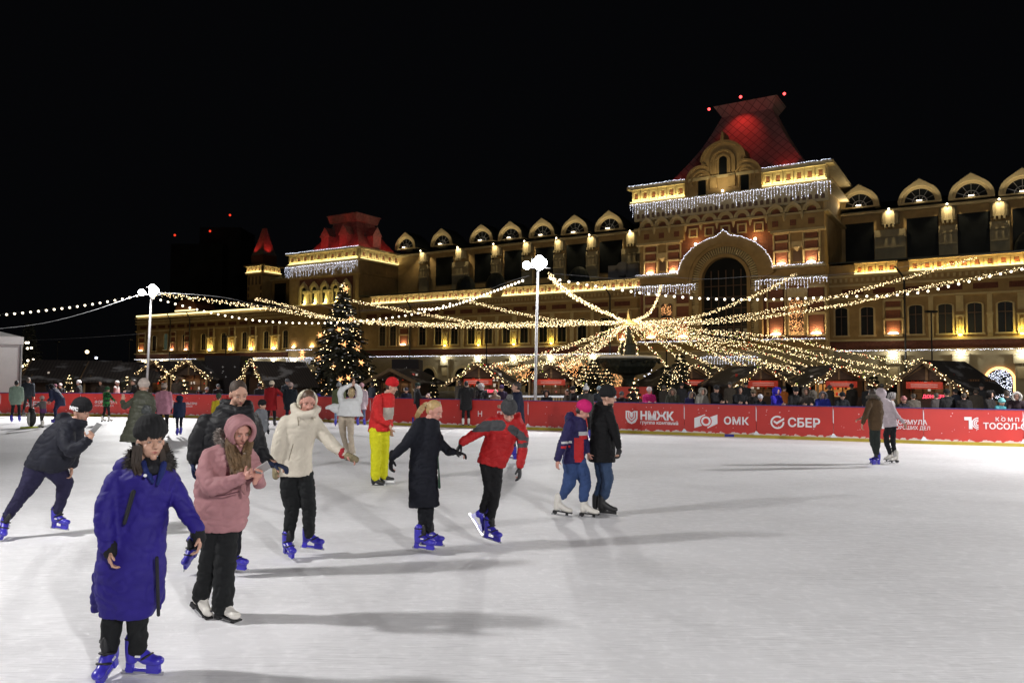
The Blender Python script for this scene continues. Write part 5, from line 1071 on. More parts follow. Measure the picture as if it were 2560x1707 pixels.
def hood_up(root, H, mt, fur=None, big=1.0, fine=True, dz=0.0, furr=.022):
    """fabric shell over the head, open at the face"""
    b = MB(); k = H.k * big
    for y, s_ in ((-.09, .70), (-.05, .95), (0, 1.04), (.04, 1.04), (.07, .98)):
        pts = [H.p(.094 * s_ * math.cos(a) * big, y * big, .02 + .102 * s_ * math.sin(a) * big) for a in np.linspace(-.75, math.pi + .75, 15)]; b.chain(pts, [.020 * k] * 15, 8)
    b.ell(H.p(0, -.06 * big, .0), H.r * .09 * k, H.f * .07 * k, H.u * .11 * k, 14, 10); b.ell(H.p(0, -.06, -.11), H.r * .085 * k, H.f * .07 * k, H.u * .05 * k, 14, 8)
    o = put('hood', weld(b, (.010 if fine else .018) * k, 3, folds(.003, 14, None, 0, .5, 0), None, mt), root) if fine else b.build('hood', mt, root, smooth=True)
    if fur: fur_tube(o, [H.p(.104 * math.cos(a) * big, .085 * big, .018 + .112 * math.sin(a) * big) for a in np.linspace(-1.0, math.pi + 1.0, 18)], furr * k, fur)
    return o
def fur_tube(parent, pts, r, mt, n=None, name='fur_trim'):
    b = MB(); rd = random.Random(3); b.chain(pts, [r * .7] * len(pts), 8)
    L_ = sum((Vector(a) - Vector(c)).length for a, c in zip(pts[:-1], pts[1:])); n = n or int(L_ / r * 60)
    for i in range(n):
        j = rd.randrange(len(pts) - 1); c = Vector(pts[j]).lerp(Vector(pts[j + 1]), rd.random()); d = Vector((rd.gauss(0, 1), rd.gauss(0, 1), rd.gauss(0, 1))).normalized(); s = d.orthogonal().normalized() * r * .12
        b.add([c + d * r * .4 + s, c + d * r * .4 - s, c + d * r * rd.uniform(1.1, 1.7) + Vector((0, 0, -r * .3))], [(0, 1, 2)])
    return b.build(name, mt, parent)
def hair_cap(root, H, mt, long_=None, back=.1, fine=True, short=False, strands=110):
    """scalp hair; long_ is a list of guide chains"""
    b = MB(); H.e(b, 0, -.026, .048, .080, .096, .088, 16, 12)
    if not short: H.e(b, 0, -.045, -.01, .082, .074, .09 if back else .06, 16, 10)
    else: H.e(b, 0, -.04, .0, .074, .072, .07, 16, 10)
    o = put('hair', weld(b, .008 * H.k, 2, folds(.003, 30, None, 0, .3, 0), None, mt), root) if fine else b.build('hair', mt, root, smooth=True)
    if long_:
        s = MB(); rd = random.Random(5)
        for g_, w0, w1 in long_:
            g_ = crv(g_, 5); m_ = MB(); rr = [w0 + (w1 - w0) * i / (len(g_) - 1) for i in range(len(g_))]; s.chain(g_, [q * .75 for q in rr], 8)
            for i in range(strands):
                a = rd.uniform(0, 6.283); off = math.sqrt(rd.random()) * 1.15; ph = rd.uniform(0, 6); pts = []
                for j, c in enumerate(g_):
                    t_ = (g_[min(j + 1, len(g_) - 1)] - g_[max(j - 1, 0)]).normalized(); u_ = t_.orthogonal().normalized(); v_ = t_.cross(u_); aa = a + .25 * math.sin(ph + j * .5)
                    pts.append(c + (u_ * math.cos(aa) + v_ * math.sin(aa)) * rr[j] * off)
                for q in range(len(pts) - 1): s.cyl(pts[q], pts[q + 1], .0035, .003 if q < len(pts) - 2 else .0008, 3, False)
        s.build('long_hair', mt, o)
    return o
class Fig:
    """A person placed from traced joints: pixels in a zoomed crop plus a depth offset in metres."""
    def __init__(s, D, crop, label, group='people skating on the rink'):
        s.D = D; s.crop = crop; s.label = label; s.group = group; s.m = D / F / crop[2]; s.root = None
    def P(s, x, y, dz=0.0): return at(s.crop[0] + x / s.crop[2], s.crop[1] + y / s.crop[2], s.D + dz)
    def body(s, H, neck, spine, arms, legs, hands=(), vox=.007, skin=SK, face=True, head=True, handk=1.0, brow=None, lip=None):
        """arms, legs: chains of points (thin, inside the clothes); hands: (wrist, dir, normal, side, curl)"""
        b = MB()
        if head: H.skin(b)
        b.chain([H.p(0, -.02, -.05), neck], [.050 * H.k, .052 * H.k], 12)
        b.chain([neck] + spine, [.05 * H.k] * (len(spine) + 1), 10)
        for a in arms: b.chain(a, [.030 * H.k] * len(a), 8)
        
        for h in hands: b.cap(h[0] - Vector(h[1]).normalized() * .03, h[0] + Vector(h[1]).normalized() * .015, .024 * handk, .022 * handk, 8); hand(b, h[0], h[1], h[2], h[3], handk, h[4])
        me = weld(b, vox, 1, None, None, skin); o = bpy.data.objects.new('person', me); COL.objects.link(o)
        base = Vector((s.P(*s.foot).x, s.D, 0)) if hasattr(s, 'foot') else Vector((neck.x, neck.y, 0))
        me.transform(Matrix.Translation(-base)); o.location = base; props(o, s.label, 'person', s.group); s.root = o
        if head and face: H.face(o, brow, lip)
        return o
    def rings(s, rows, th=.62, dz=0.0):
        out = []
        for r_ in rows:
            xl, yl, xr, yr = r_[:4]; d = r_[4] if len(r_) > 4 else dz; t_ = r_[5] if len(r_) > 5 else th
            a, b = s.P(xl, yl, d), s.P(xr, yr, d); wv = (b - a) / 2; out.append([(a + b) / 2, wv, t_])
        res = []
        for i, (c, wv, t_) in enumerate(out):
            c0 = out[max(0, i - 1)][0]; c1 = out[min(len(out) - 1, i + 1)][0]; tg = (c1 - c0).normalized(); dv = tg.cross(wv.normalized()).normalized() * wv.length * t_
            res.append((c, wv, dv))
        return res
    def coat(s, rows, sleeves, mt, vox=.013, th=.62, extra=None, disp=None, paint=None, name='jacket', label=None, smooth=3):
        sl = []
        for pts, rad in sleeves: sl.append(([s.P(*p) for p in pts], [q * s.m for q in rad]))
        me = coatmesh(s.rings(rows, th), vox, mt, sl, extra, disp or folds(.006), paint, smooth); return put(name, me, s.root, label)
    def trousers(s, legs, mt, vox=.012, disp=None, hips=None, name='trousers', waist=None):
        b = MB()
        for pts, rad in legs: b.chain([s.P(*p) for p in pts], [q * s.m for q in rad], 14)
        if waist: b.cap(s.P(*waist[0]), s.P(*waist[1]), waist[2] * s.m, waist[2] * s.m)
        return put(name, weld(b, vox, 3, disp or folds(.009, 13, None, 0, .9), None, mt), s.root)
    def glove(s, h, mt, k=1.15, vox=.008, name='glove', mitten=False):
        b = MB(); wr, d, n_, sd, c = h; d = Vector(d).normalized(); b.cap(wr - d * .06, wr + d * .01, .036, .032, 10)
        if mitten: b.cap(wr + d * .02, wr + d * .10 * k, .04 * k, .035 * k); b.cap(wr + d * .03, wr + d * .07 + Vector(sd).normalized() * .05, .02, .018)
        else: hand(b, wr, d, n_, sd, k, c * .6, fat=1.4)
        return put(name, weld(b, vox, 1, None, None, mt), s.root)
V = Vector
A_ = (0, 900, 1.943); B_ = (450, 900, 2.24); C_ = (900, 900, 2.851); E_ = (2050, 850, 4.61); G_ = (0, 980, 4.126); K_ = (0, 820, 4.704)

# 1 -- woman in the long bright blue coat
f = Fig(5.25, A_, 'woman in a long bright blue puffer coat and black beanie nearest the camera'); f.foot = (620, 1500)
H = Head(f.P(733, 398, -.02), 42, 2, 0, 1.04)
arm1 = [f.P(560, 560, -.06), f.P(515, 740, -.12), f.P(530, 905, -.16)]; arm2 = [f.P(825, 565, .08), f.P(893, 710, .08), f.P(966, 842, .02)]
h1 = (f.P(533, 915, -.17), V((.10, -.1, -1)), V((1, .1, .2)), V((.5, -1, 0)), .55); h2 = (f.P(968, 846, .02), V((.12, -.15, -1)), V((-1, 0, 0)), V((.4, -1, 0)), .6)
f.body(H, f.P(722, 505, .02), [f.P(690, 620), f.P(650, 900)], [arm1, arm2], [[f.P(600, 900), f.P(545, 1240), f.P(533, 1400)], [f.P(690, 900), f.P(668, 1240), f.P(668, 1390)]], [h1, h2], .0065, handk=.98)
bl = fab((.018, .010, .175), .55, .5, .1, 8, key='puff')
def ex(b):
    b.chain([f.P(640, 500, .10), f.P(600, 520, .12), f.P(690, 545, .14), f.P(800, 520, .14)], [.07, .07, .07, .06], 10)
f.coat([(655, 505, 815, 500, .02), (600, 530, 848, 528, .02), (548, 575, 846, 570, .01), (535, 650, 830, 645), (530, 740, 812, 735), (515, 820, 805, 820), (488, 910, 800, 900), (470, 1010, 797, 1000), (466, 1090, 795, 1080), (480, 1170, 780, 1170), (492, 1238, 735, 1245)],
       [([(572, 575, -.05), (520, 680, -.10), (508, 780, -.13), (520, 895, -.16)], [50, 54, 52, 44]), ([(822, 575, .08), (868, 660, .08), (910, 745, .06), (962, 822, .02)], [48, 46, 42, 34])],
       bl, .012, .66, ex, folds(.007, 6, .16, .008, .5, .009), name='coat')
f.coat([(450, 1030, 800, 1020, .10, .3), (440, 1130, 802, 1100, .11, .3), (436, 1180, 800, 1170, .11, .3), (446, 1226, 500, 1224, .11, .6)], [([(445, 1150, .1), (452, 1215, .1)], [16, 12]), ([(785, 1130, .1), (778, 1205, .1)], [18, 10])], bl, .012, .3, None, folds(.004, 8, .15, .006), name='coat_back_panel')
b = MB(); b.cap(f.P(648, 640, -.165), f.P(605, 790, -.175), .016, .013, 8); b.build('pocket_zip', fab((.02, .02, .025)), f.root, smooth=True)
b = MB(); b.cap(f.P(762, 960, -.15), f.P(770, 1235, -.10), .012, .012, 8); b.build('side_zip', fab((.02, .02, .025)), f.root, smooth=True)
MB().sph(f.P(705, 560, -.185), .011).build('snap_button', M['letter'], f.root, smooth=True)
MB().chain([f.P(700, 500, -.08), f.P(715, 540, -.12), f.P(742, 590, -.135)], [.022, .022, .012], 10).chain([f.P(795, 505, -.06), f.P(785, 545, -.10), f.P(765, 600, -.13)], [.022, .022, .012], 10).build('inner_jacket', fab((.012, .02, .11), .8), f.root, smooth=True)
MB().chain([f.P(735, 500, -.03), f.P(748, 530, -.1)], [.058, .04], 10).build('black_top', fab((.012, .012, .016)), f.root, smooth=True)
for p_ in ((f.P(533, 898, -.165), f.P(536, 935, -.17)), (f.P(960, 830, .02), f.P(970, 862, .02))): MB().cap(p_[0], p_[1], .046, .043, 12).build('cuff', fab((.012, .012, .014)), f.root, smooth=True)
f.trousers([([(590, 1150), (545, 1260), (535, 1395)], [62, 50, 42]), ([(680, 1150), (668, 1260), (668, 1395)], [62, 50, 44])], fab((.008, .009, .010)), .011)
hc = mat('dark_brown_hair', (.035, .022, .015), .55, .3, 30)
hair_cap(f.root, H, hc, [([H.p(.075, .0, -.02), H.p(.085, .01, -.12), H.p(.07, .05, -.2)], .028, .03), ([H.p(-.08, -.02, -.02), H.p(-.1, -.03, -.12), H.p(-.1, 0, -.2)], .032, .04), ([H.p(-.06, .03, -.05), H.p(-.07, .04, -.13), H.p(-.05, .06, -.2)], .015, .02)], strands=80)
beanie(f.root, H, mat('black_beanie', (.006, .006, .007), .95, .2, 30), tilt=17, big=1.15)
fur_tube(f.root, [f.P(660, 440, .08), f.P(640, 490, .0), f.P(675, 520, -.08)], .05, mat('grey_brown_fur', (.05, .042, .038), .9, .4, 20), 1200, 'fur_collar'); fur_tube(f.root, [f.P(800, 440, .1), f.P(825, 490, .05), f.P(815, 520, -.02)], .042, mat('dark_fur', (.035, .03, .028), .9, .4, 20), 900, 'fur_collar')
skate(f.root, f.P(531, 1425, .0), V((.0, -1, -.30)), 'blue', (0, -.2, 1)); skate(f.root, f.P(664, 1420, .02), V((1, -.12, 0)), 'blue')

# 2 -- man in the black jacket behind the pink jacket
f = Fig(7.8, B_, 'bareheaded man in a black jacket and blue glove behind the pink jacket'); f.foot = (200, 1150)
H = Head(f.P(328, 192, -.02), 38, 22, 4, 1.06)
arm1 = [f.P(140, 350, -.1), f.P(85, 470, -.1), f.P(75, 580, -.12)]; arm2 = [f.P(410, 340, .1), f.P(450, 520, .05), f.P(530, 580, -.02)]
h1 = (f.P(74, 575, -.12), V((.05, -.1, -1)), V((1, 0, 0)), V((.3, -1, 0)), .5); h2 = (f.P(527, 582, -.02), V((1, -.1, -.2)), V((0, .2, -1)), V((.2, -1, 0)), .7)
f.body(H, f.P(300, 275, .03), [f.P(270, 400), f.P(240, 640)], [arm1, arm2], [[f.P(190, 640), f.P(130, 860, .1), f.P(88, 1040, .15)], [f.P(290, 640), f.P(300, 880), f.P(305, 1060)]], [h1, h2], .008)
bk = fab((.008, .008, .010), .5, .5, .2, 9)
def ex(b): b.chain([f.P(225, 275, .0), f.P(250, 262, -.08), f.P(320, 290, -.14), f.P(385, 275, -.05), f.P(380, 250, .1), f.P(250, 240, .12)], [.055] * 6, 10)
f.coat([(240, 262, 385, 258, .03), (170, 300, 420, 290, .02), (115, 360, 440, 350), (105, 460, 440, 450), (105, 560, 420, 550), (110, 650, 400, 640)], [([(150, 345, -.06), (88, 450, -.1), (76, 550, -.12)], [52, 46, 36]), ([(405, 335, .1), (440, 460, .08), (475, 550, .03), (520, 580, 0)], [48, 46, 38, 30])], bk, .014, .6, ex, folds(.009, 7))
f.glove(h1, fab((.02, .03, .09))); f.glove(h2, fab((.02, .03, .07)))
f.trousers([([(190, 640), (125, 860, .1), (85, 1030, .15)], [75, 48, 36]), ([(290, 640), (300, 880), (300, 1070)], [75, 52, 42])], fab((.010, .011, .016)))
hair_cap(f.root, H, mat('short_brown_hair', (.05, .032, .022), .7, .3, 40), short=True)
skate(f.root, f.P(68, 1055, .15), V((-.1, -1, -.45)), 'blue', (0.1, -.2, 1)); skate(f.root, f.P(285, 1095, -.0), V((1, -.15, -.05)), 'blue')
# 3 -- girl in the pink jacket with the phone
f = Fig(6.45, B_, 'young woman in a dusty pink puffer jacket looking down at her phone'); f.foot = (260, 1430)
H = Head(f.P(333, 402, -.05), 44, 24, 4, 1.0)
arm1 = [f.P(150, 540, -.1), f.P(165, 690, -.18), f.P(350, 650, -.26)]; arm2 = [f.P(380, 540, .08), f.P(440, 680, -.02), f.P(430, 650, -.24)]
h1 = (f.P(352, 652, -.26), V((1, -.3, .35)), V((.2, -.2, 1)), V((-.2, .3, 1)), .55); h2 = (f.P(425, 668, -.24), V((.35, -.3, .75)), V((-.8, -.4, .3)), V((-.9, -.2, .4)), .6)
f.body(H, f.P(300, 480, .03), [f.P(240, 620), f.P(230, 900)], [arm1, arm2], [[f.P(200, 900), f.P(150, 1150, .08), f.P(120, 1330, .12)], [f.P(270, 900), f.P(250, 1150), f.P(255, 1370)]], [h1, h2], .0065, skin=SKP, handk=.92)
pk = fab((.37, .18, .19), .6, .5, .08, 9, key='puff')
f.coat([(215, 468, 370, 470, .04), (165, 500, 410, 500, .03), (130, 560, 415, 570), (100, 650, 395, 660), (85, 740, 385, 740), (85, 830, 385, 830), (100, 900, 380, 900), (140, 960, 352, 955)], [([(165, 545, -.06), (150, 640, -.14), (180, 705, -.20), (270, 690, -.24), (345, 660, -.26)], [56, 58, 56, 44, 36]), ([(395, 550, .06), (430, 640, .02), (445, 690, -.06), (440, 672, -.18)], [44, 42, 36, 30])], pk, .013, .68, None, folds(.008, 7, .17, .016), name='jacket')
hood_up(f.root, H, pk, None, 1.05)
fur_tube(f.root, [f.P(222, 400, .1), f.P(225, 440, .06), f.P(262, 470, -.04), f.P(275, 500, -.1)], .042, mat('grey_fur', (.22, .19, .17), .9, .4, 20), 1500, 'fur_collar')
hb = mat('light_brown_hair', (.17, .105, .055), .5, .3, 26)
hair_cap(f.root, H, hb, [([H.p(.066, .03, .03), H.p(.088, .03, -.07), f.P(286, 520, -.14), f.P(312, 590, -.20), f.P(322, 630, -.235)], .022, .05), ([H.p(-.066, .03, .03), H.p(-.088, .03, -.07), f.P(374, 520, -.13), f.P(366, 610, -.21)], .020, .042), ([H.p(.05, .0, -.13), f.P(318, 540, -.15), f.P(340, 612, -.23)], .03, .036)], strands=90)
ph = f.P(462, 606, -.30); MB().obox(ph, V((.045, -.02, .028)).normalized() * .075, V((-.2, -.6, .8)).normalized() * .037, V((-.02, .05, .03)).normalized() * .005).build('phone', mat('phone_shell', (.35, .33, .32), .4), None); bpy.data.objects[-1] if False else None
props([o for o in COL.objects if o.name.startswith('phone') and not o.parent][-1], 'pale phone held by the young woman in pink', 'phone', 'phones in skaters hands')
for yy in (0,): MB().chain([f.P(358, 680, -.20), f.P(350, 720, -.21), f.P(362, 745, -.21)], [.016, .016, .014], 8).build('bow', fab((.30, .15, .15)), f.root, smooth=True)
b = MB(); b.chain([f.P(165, 762, -.19), f.P(250, 755, -.24), f.P(330, 735, -.22)], [.006] * 3, 6).build('pocket_seam', fab((.12, .05, .06)), f.root, smooth=True)
f.trousers([([(200, 900), (165, 1120, .06), (130, 1270, .1), (115, 1325, .12)], [62, 58, 52, 48]), ([(270, 900), (252, 1150), (240, 1320), (238, 1370)], [62, 60, 62, 60])], fab((.010, .011, .012), .8), .012)
skate(f.root, f.P(245, 1375, .0), V((.82, -.5, -.06)), 'white'); skate(f.root, f.P(118, 1330, .12), V((.75, -.6, -.35)), 'white', (.2, 0, 1))

# 4 -- woman in the cream jacket
f = Fig(8.55, B_, 'woman in a cream hooded jacket and black trousers holding hands with the man in black'); f.foot = (660, 1090)
H = Head(f.P(716, 236, -.02), 24, 22, -4, 1.0)
arm1 = [f.P(590, 350, -.05), f.P(555, 470, -.05), f.P(540, 590, -.05)]; arm2 = [f.P(760, 360, .04), f.P(830, 450, -.05), f.P(925, 530, -.1)]
h1 = (f.P(540, 590, -.05), V((0, -.1, -1)), V((1, 0, 0)), V((.3, -1, 0)), .8); h2 = (f.P(930, 532, -.1), V((1, 0, -.45)), V((-.4, 0, -1)), V((0, -1, 0)), .55)
f.body(H, f.P(700, 300, .03), [f.P(665, 400), f.P(650, 620)], [arm1, arm2], [[f.P(615, 640), f.P(628, 820), f.P(605, 1010)], [f.P(695, 640), f.P(718, 820), f.P(722, 980)]], [h1, h2], .008, skin=SKP)
cr_ = fab((.60, .545, .455), .6, .45, .05, 9)
def ex(b): b.chain([f.P(640, 260, .1), f.P(648, 290, .0), f.P(690, 308, -.1), f.P(745, 300, -.1), f.P(768, 275, .02), f.P(745, 265, .1)], [.05, .055, .05, .05, .045, .05], 10)
f.coat([(640, 292, 770, 292, .03), (595, 320, 780, 318, .02), (565, 355, 775, 360), (562, 430, 758, 430), (570, 500, 742, 500), (560, 580, 738, 580), (545, 650, 745, 648)], [([(598, 350, -.03), (565, 430, -.06), (545, 510, -.06), (537, 572, -.05)], [42, 42, 38, 32]), ([(758, 350, .04), (800, 415, .0), (850, 470, -.05), (912, 520, -.09)], [38, 40, 36, 28])], cr_, .012, .62, ex, folds(.008, 7, None, 0, .5, .006))
# hood halfway up at the back of the head
b = MB()
for y, s_ in ((-.12, .8), (-.09, .98), (-.06, 1.05), (-.035, 1.05)): b.chain([H.p(.096 * s_ * math.cos(a), y, .0 + .108 * s_ * math.sin(a)) for a in np.linspace(-.9, math.pi + .9, 13)], [.017] * 13, 8)
put('hood', weld(b, .011, 3, None, None, fab((.60, .56, .44), .8)), f.root)
hair_cap(f.root, H, mat('brown_parted_hair', (.085, .05, .03), .5, .3, 30), short=True)
MB().cap(f.P(905, 512, -.09), f.P(912, 528, -.09), .052, .048).build('cuff', fab((.35, .02, .03)), f.root, smooth=True)
mt_ = fab((.24, .20, .12), .9); f.glove(h2, mt_, mitten=True, name='mitten'); f.glove(h1, mt_, mitten=True, name='mitten')
b = MB(); b.cap(f.P(634, 470, -.14), f.P(610, 560, -.14), .004, .004, 6); b.cap(f.P(660, 320, -.12), f.P(664, 365, -.13), .006, .005, 6); b.cap(f.P(735, 322, -.135), f.P(757, 322, -.13), .004, .004, 6); b.cap(f.P(745, 322, -.135), f.P(745, 335, -.135), .004, .004, 6); b.build('pocket_seam', fab((.2, .17, .12)), f.root)
f.trousers([([(612, 640), (612, 740), (628, 830), (608, 1000)], [52, 50, 42, 31]), ([(695, 640), (712, 740), (722, 830), (722, 970)], [52, 48, 41, 31])], fab((.009, .010, .011)), .011, folds(.007, 16))
skate(f.root, f.P(602, 1022, -.02), V((.62, -.75, -.12)), 'blue'); skate(f.root, f.P(722, 985, .18), V((1, -.25, -.05)), 'blue')

# 5 -- person in the white jacket, arms raised
f = Fig(18.6, B_, 'blond woman in a short white jacket with both arms raised over her head'); f.foot = (930, 540)
H = Head(f.P(960, 186), 190, 4, 0, 1.02); w1, w2 = f.P(966, 138, -.02), f.P(978, 138, .02)
arm1 = [f.P(905, 232), f.P(902, 165, -.1), w1]; arm2 = [f.P(1010, 232), f.P(1012, 165, .1), w2]
h1 = (w1, V((.15, 0, 1)), V((1, 0, 0)), V((0, -1, 0)), .1); h2 = (w2, V((-.1, 0, 1)), V((-1, 0, 0)), V((0, -1, 0)), .1)
f.body(H, f.P(958, 213), [f.P(955, 260), f.P(935, 330)], [arm1, arm2], [[f.P(910, 320), f.P(915, 420), f.P(935, 520)], [f.P(960, 320), f.P(958, 420), f.P(970, 520)]], [h1, h2], .012, face=False)
wh = fab((.66, .67, .68), .6, .4, .05, 10)
f.coat([(935, 212, 985, 212), (895, 228, 1015, 228), (890, 250, 1010, 250), (884, 285, 1015, 290), (876, 310, 1030, 316)], [([(905, 235), (898, 185, -.08), (912, 160, -.1), (958, 136, -.04)], [18, 18, 17, 11]), ([(1002, 235), (1008, 190, .08), (1003, 162, .1), (982, 136, .03)], [18, 18, 17, 11]), ([(890, 262, .1), (858, 258, .15), (822, 268, .15)], [20, 16, 11]), ([(880, 285, .1), (850, 280, .15)], [16, 10])], wh, .018, .7, None, folds(.012, 8))
f.trousers([([(912, 315), (908, 360), (914, 425), (935, 500), (945, 530)], [24, 22, 16, 14, 12]), ([(955, 315), (955, 360), (957, 430), (966, 500), (972, 525)], [24, 21, 16, 14, 13])], fab((.50, .42, .33), .8), .015)
hair_cap(f.root, H, mat('blond_hair', (.34, .25, .13), .6, .3, 30), strands=30); skate(f.root, f.P(973, 527), V((.3, -1, 0)), 'white', fine=False); skate(f.root, f.P(942, 530), V((-.2, -1, 0)), 'white', fine=False)

# 6 -- man with red jacket and yellow trousers
f = Fig(14.4, B_, 'man in a red jacket, red beanie and bright yellow trousers'); f.foot = (1110, 690)
H = Head(f.P(1186, 152), 82, 14, 0, 1.06)
arm1 = [f.P(1110, 215, -.15), f.P(1108, 300, -.2), f.P(1172, 362, -.25)]; arm2 = [f.P(1150, 220, .18), f.P(1160, 310, .2), f.P(1180, 380, .1)]
h1 = (f.P(1172, 362, -.25), V((.4, -.1, -1)), V((1, 0, .3)), V((.6, -1, 0)), .5); h2 = (f.P(1180, 385, .1), V((.1, -.1, -1)), V((1, 0, 0)), V((.6, -.3, 0)), .5)
f.body(H, f.P(1160, 185), [f.P(1125, 260), f.P(1115, 400)], [arm1, arm2], [[f.P(1100, 400), f.P(1095, 540), f.P(1098, 660)], [f.P(1140, 400), f.P(1145, 540), f.P(1140, 645)]], [h1, h2], .011, handk=1.05)
rd_ = fab((.52, .018, .018), .6, .5, .12, 8); cw = f.P(1165, 305, -.22); wf = fab((.42, .38, .33), .7)
def pnt(c): 
    v = c - f.P(1168, 300, -.2); return 1 if (abs(v.x) < .105 and abs(v.z) < .115 and v.x * .7 + v.z * .5 > -.09 and c.y < 14.45) else 0
f.coat([(1135, 182, 1190, 180), (1092, 205, 1202, 212), (1075, 250, 1202, 260), (1065, 320, 1192, 330), (1056, 370, 1185, 370), (1052, 402, 1180, 398)], [([(1108, 215, -.14), (1100, 270, -.2), (1112, 325, -.24), (1165, 355, -.25)], [25, 26, 24, 18]), ([(1165, 225, .15), (1170, 300, .2), (1180, 365, .1)], [22, 22, 16])], [rd_, wf], .014, .75, None, folds(.012, 7), pnt)
MB().cap(f.P(1178, 182), f.P(1192, 210), .04, .03).build('scarf', wf, f.root, smooth=True)
f.trousers([([(1095, 395, -.05), (1098, 520, -.08), (1094, 655, -.06)], [38, 31, 25]), ([(1140, 395, .06), (1142, 520, .08), (1140, 645, .06)], [38, 30, 24])], fab((.62, .60, .012), .65, .5, .05, 9), .014, folds(.012, 8))
beanie(f.root, H, fab((.55, .015, .02), .8), tilt=14, big=1.12); hair_cap(f.root, H, hc, short=True)
for p_, t_ in (((1092, 672, -.06), (.98, -.25, 0)), ((1142, 652, .06), (.9, .1, 0))):
    o = skate(f.root, f.P(*p_), V(t_), 'black')
    q = f.P(*p_); MB().obox(q + V((.06, 0, -.088)), V((.14, -.03, 0)), V((.004, .018, 0)), V((0, 0, .022))).build('blade_holder', M['letter'], o)

# 7 -- girl in the long black coat
f = Fig(8.85, C_, 'blond girl in a long black coat with a ponytail and dark gloves'); f.foot = (480, 1350)
H = Head(f.P(532, 368), 62, 22, 0, .98)
arm1 = [f.P(420, 470, -.05), f.P(330, 590, -.1), f.P(228, 695, -.12)]; arm2 = [f.P(520, 500, .1), f.P(600, 630, .08), f.P(680, 658, .02)]
h1 = (f.P(225, 698, -.12), V((-.12, -.1, -1)), V((1, 0, 0)), V((.5, -.8, 0)), .55); h2 = (f.P(676, 655, .02), V((1, 0, -.15)), V((0, -.4, -1)), V((0, -1, .2)), .8)
f.body(H, f.P(490, 430), [f.P(470, 560), f.P(455, 1000)], [arm1, arm2], [[f.P(440, 1000), f.P(440, 1130), f.P(432, 1230)], [f.P(490, 1000), f.P(490, 1120), f.P(487, 1210)]], [h1, h2], .008, skin=SKP)
nv = fab((.006, .007, .013), .7, .35, .15, 9)
f.coat([(450, 402, 552, 410), (405, 440, 570, 450), (380, 500, 575, 505), (362, 600, 575, 600), (352, 700, 562, 700), (345, 820, 556, 820), (344, 930, 562, 930), (344, 1048, 574, 1038)], [([(425, 455, -.04), (375, 535, -.08), (325, 600, -.1), (235, 690, -.12)], [50, 46, 40, 28]), ([(530, 500, .08), (575, 600, .08), (630, 650, .06), (672, 655, .02)], [44, 40, 34, 27])], nv, .013, .7, None, folds(.007, 7), name='coat')
f.glove(h1, fab((.008, .008, .01)), 1.05); f.glove(h2, fab((.008, .008, .01)), 1.05)
MB().chain([f.P(556, 690, -.1), f.P(562, 790, -.12), f.P(566, 905, -.12)], [.006, .008, .016], 6).build('belt_end', fab((.02, .05, .03)), f.root, smooth=True)
f.trousers([([(450, 960), (442, 1130), (434, 1215)], [42, 32, 26]), ([(500, 960), (492, 1120), (486, 1205)], [42, 32, 25])], fab((.008, .009, .012)))
blo = mat('honey_blond_hair', (.42, .28, .12), .5, .25, 28)
hair_cap(f.root, H, blo, [([H.p(0, -.09, .03), H.p(0, -.15, .02), f.P(425, 365, .01), f.P(404, 405, .02)], .034, .024)], short=True, strands=60)
skate(f.root, f.P(432, 1260, -.03), V((.93, -.3, -.04)), 'blue'); skate(f.root, f.P(488, 1235, .12), V((.95, -.1, -.04)), 'blue')

# 8 -- child in the red and grey jacket
f = Fig(9.2, C_, 'child in a red and grey jacket and ribbed pompom hat bending forward'); f.foot = (930, 1300)
H = Head(f.P(1060, 375, -.12), 6, 38, 0, 1.0)
arm1 = [f.P(925, 450), f.P(830, 520, -.05), f.P(720, 590, -.12)]; arm2 = [f.P(1130, 450), f.P(1155, 600, -.1), f.P(1138, 755, -.15)]
h1 = (f.P(722, 590, -.12), V((-.6, -.1, -1)), V((1, 0, -.4)), V((.3, -1, 0)), .7); h2 = (f.P(1138, 758, -.15), V((.05, -.1, -1)), V((-1, 0, 0)), V((-.3, -1, 0)), .45)
f.body(H, f.P(1050, 430, .02), [f.P(1000, 560), f.P(935, 760)], [arm1, arm2], [[f.P(920, 780), f.P(920, 930), f.P(872, 1080, .1)], [f.P(970, 780), f.P(960, 950), f.P(925, 1150)]], [h1, h2], .008, skin=SKP, handk=.95)
r1, g1 = fab((.40, .012, .014), .55, .5, .1, 8), fab((.055, .055, .06), .6, .5, .1, 8)
segs = [(f.P(820, 475, -.1), f.P(1000, 465, -.14), .065), (f.P(1080, 490, -.16), f.P(1175, 560, -.05), .05), (f.P(1110, 610, -.1), f.P(1190, 600, -.1), .03), (f.P(1160, 530, -.05), f.P(1130, 545, -.15), .05)]
def pnt(c):
    for a, b_, r_ in segs:
        ab = b_ - a; t_ = max(0, min(1, (c - a).dot(ab) / ab.length_squared)); v = c - (a + ab * t_); v.y *= .3
        if v.length < r_: return 1
    return 0
def ex(b): b.chain([f.P(985, 400, .05), f.P(1000, 430, -.06), f.P(1060, 445, -.1), f.P(1125, 430, -.06), f.P(1130, 395, .05)], [.045] * 5, 10)
f.coat([(985, 405, 1135, 405, .03), (930, 435, 1160, 432), (905, 470, 1165, 470), (895, 530, 1125, 540), (868, 610, 1100, 620), (845, 680, 1075, 690), (832, 725, 1035, 775)], [([(935, 450), (880, 485, -.04), (825, 525, -.07), (730, 585, -.12)], [50, 46, 42, 30]), ([(1130, 455), (1160, 530, -.06), (1160, 620, -.1), (1140, 745, -.15)], [46, 44, 40, 34])], [r1, g1], .012, .62, ex, folds(.009, 9), pnt)
f.glove(h1, BLK, 1.1); f.glove(h2, BLK, 1.1)
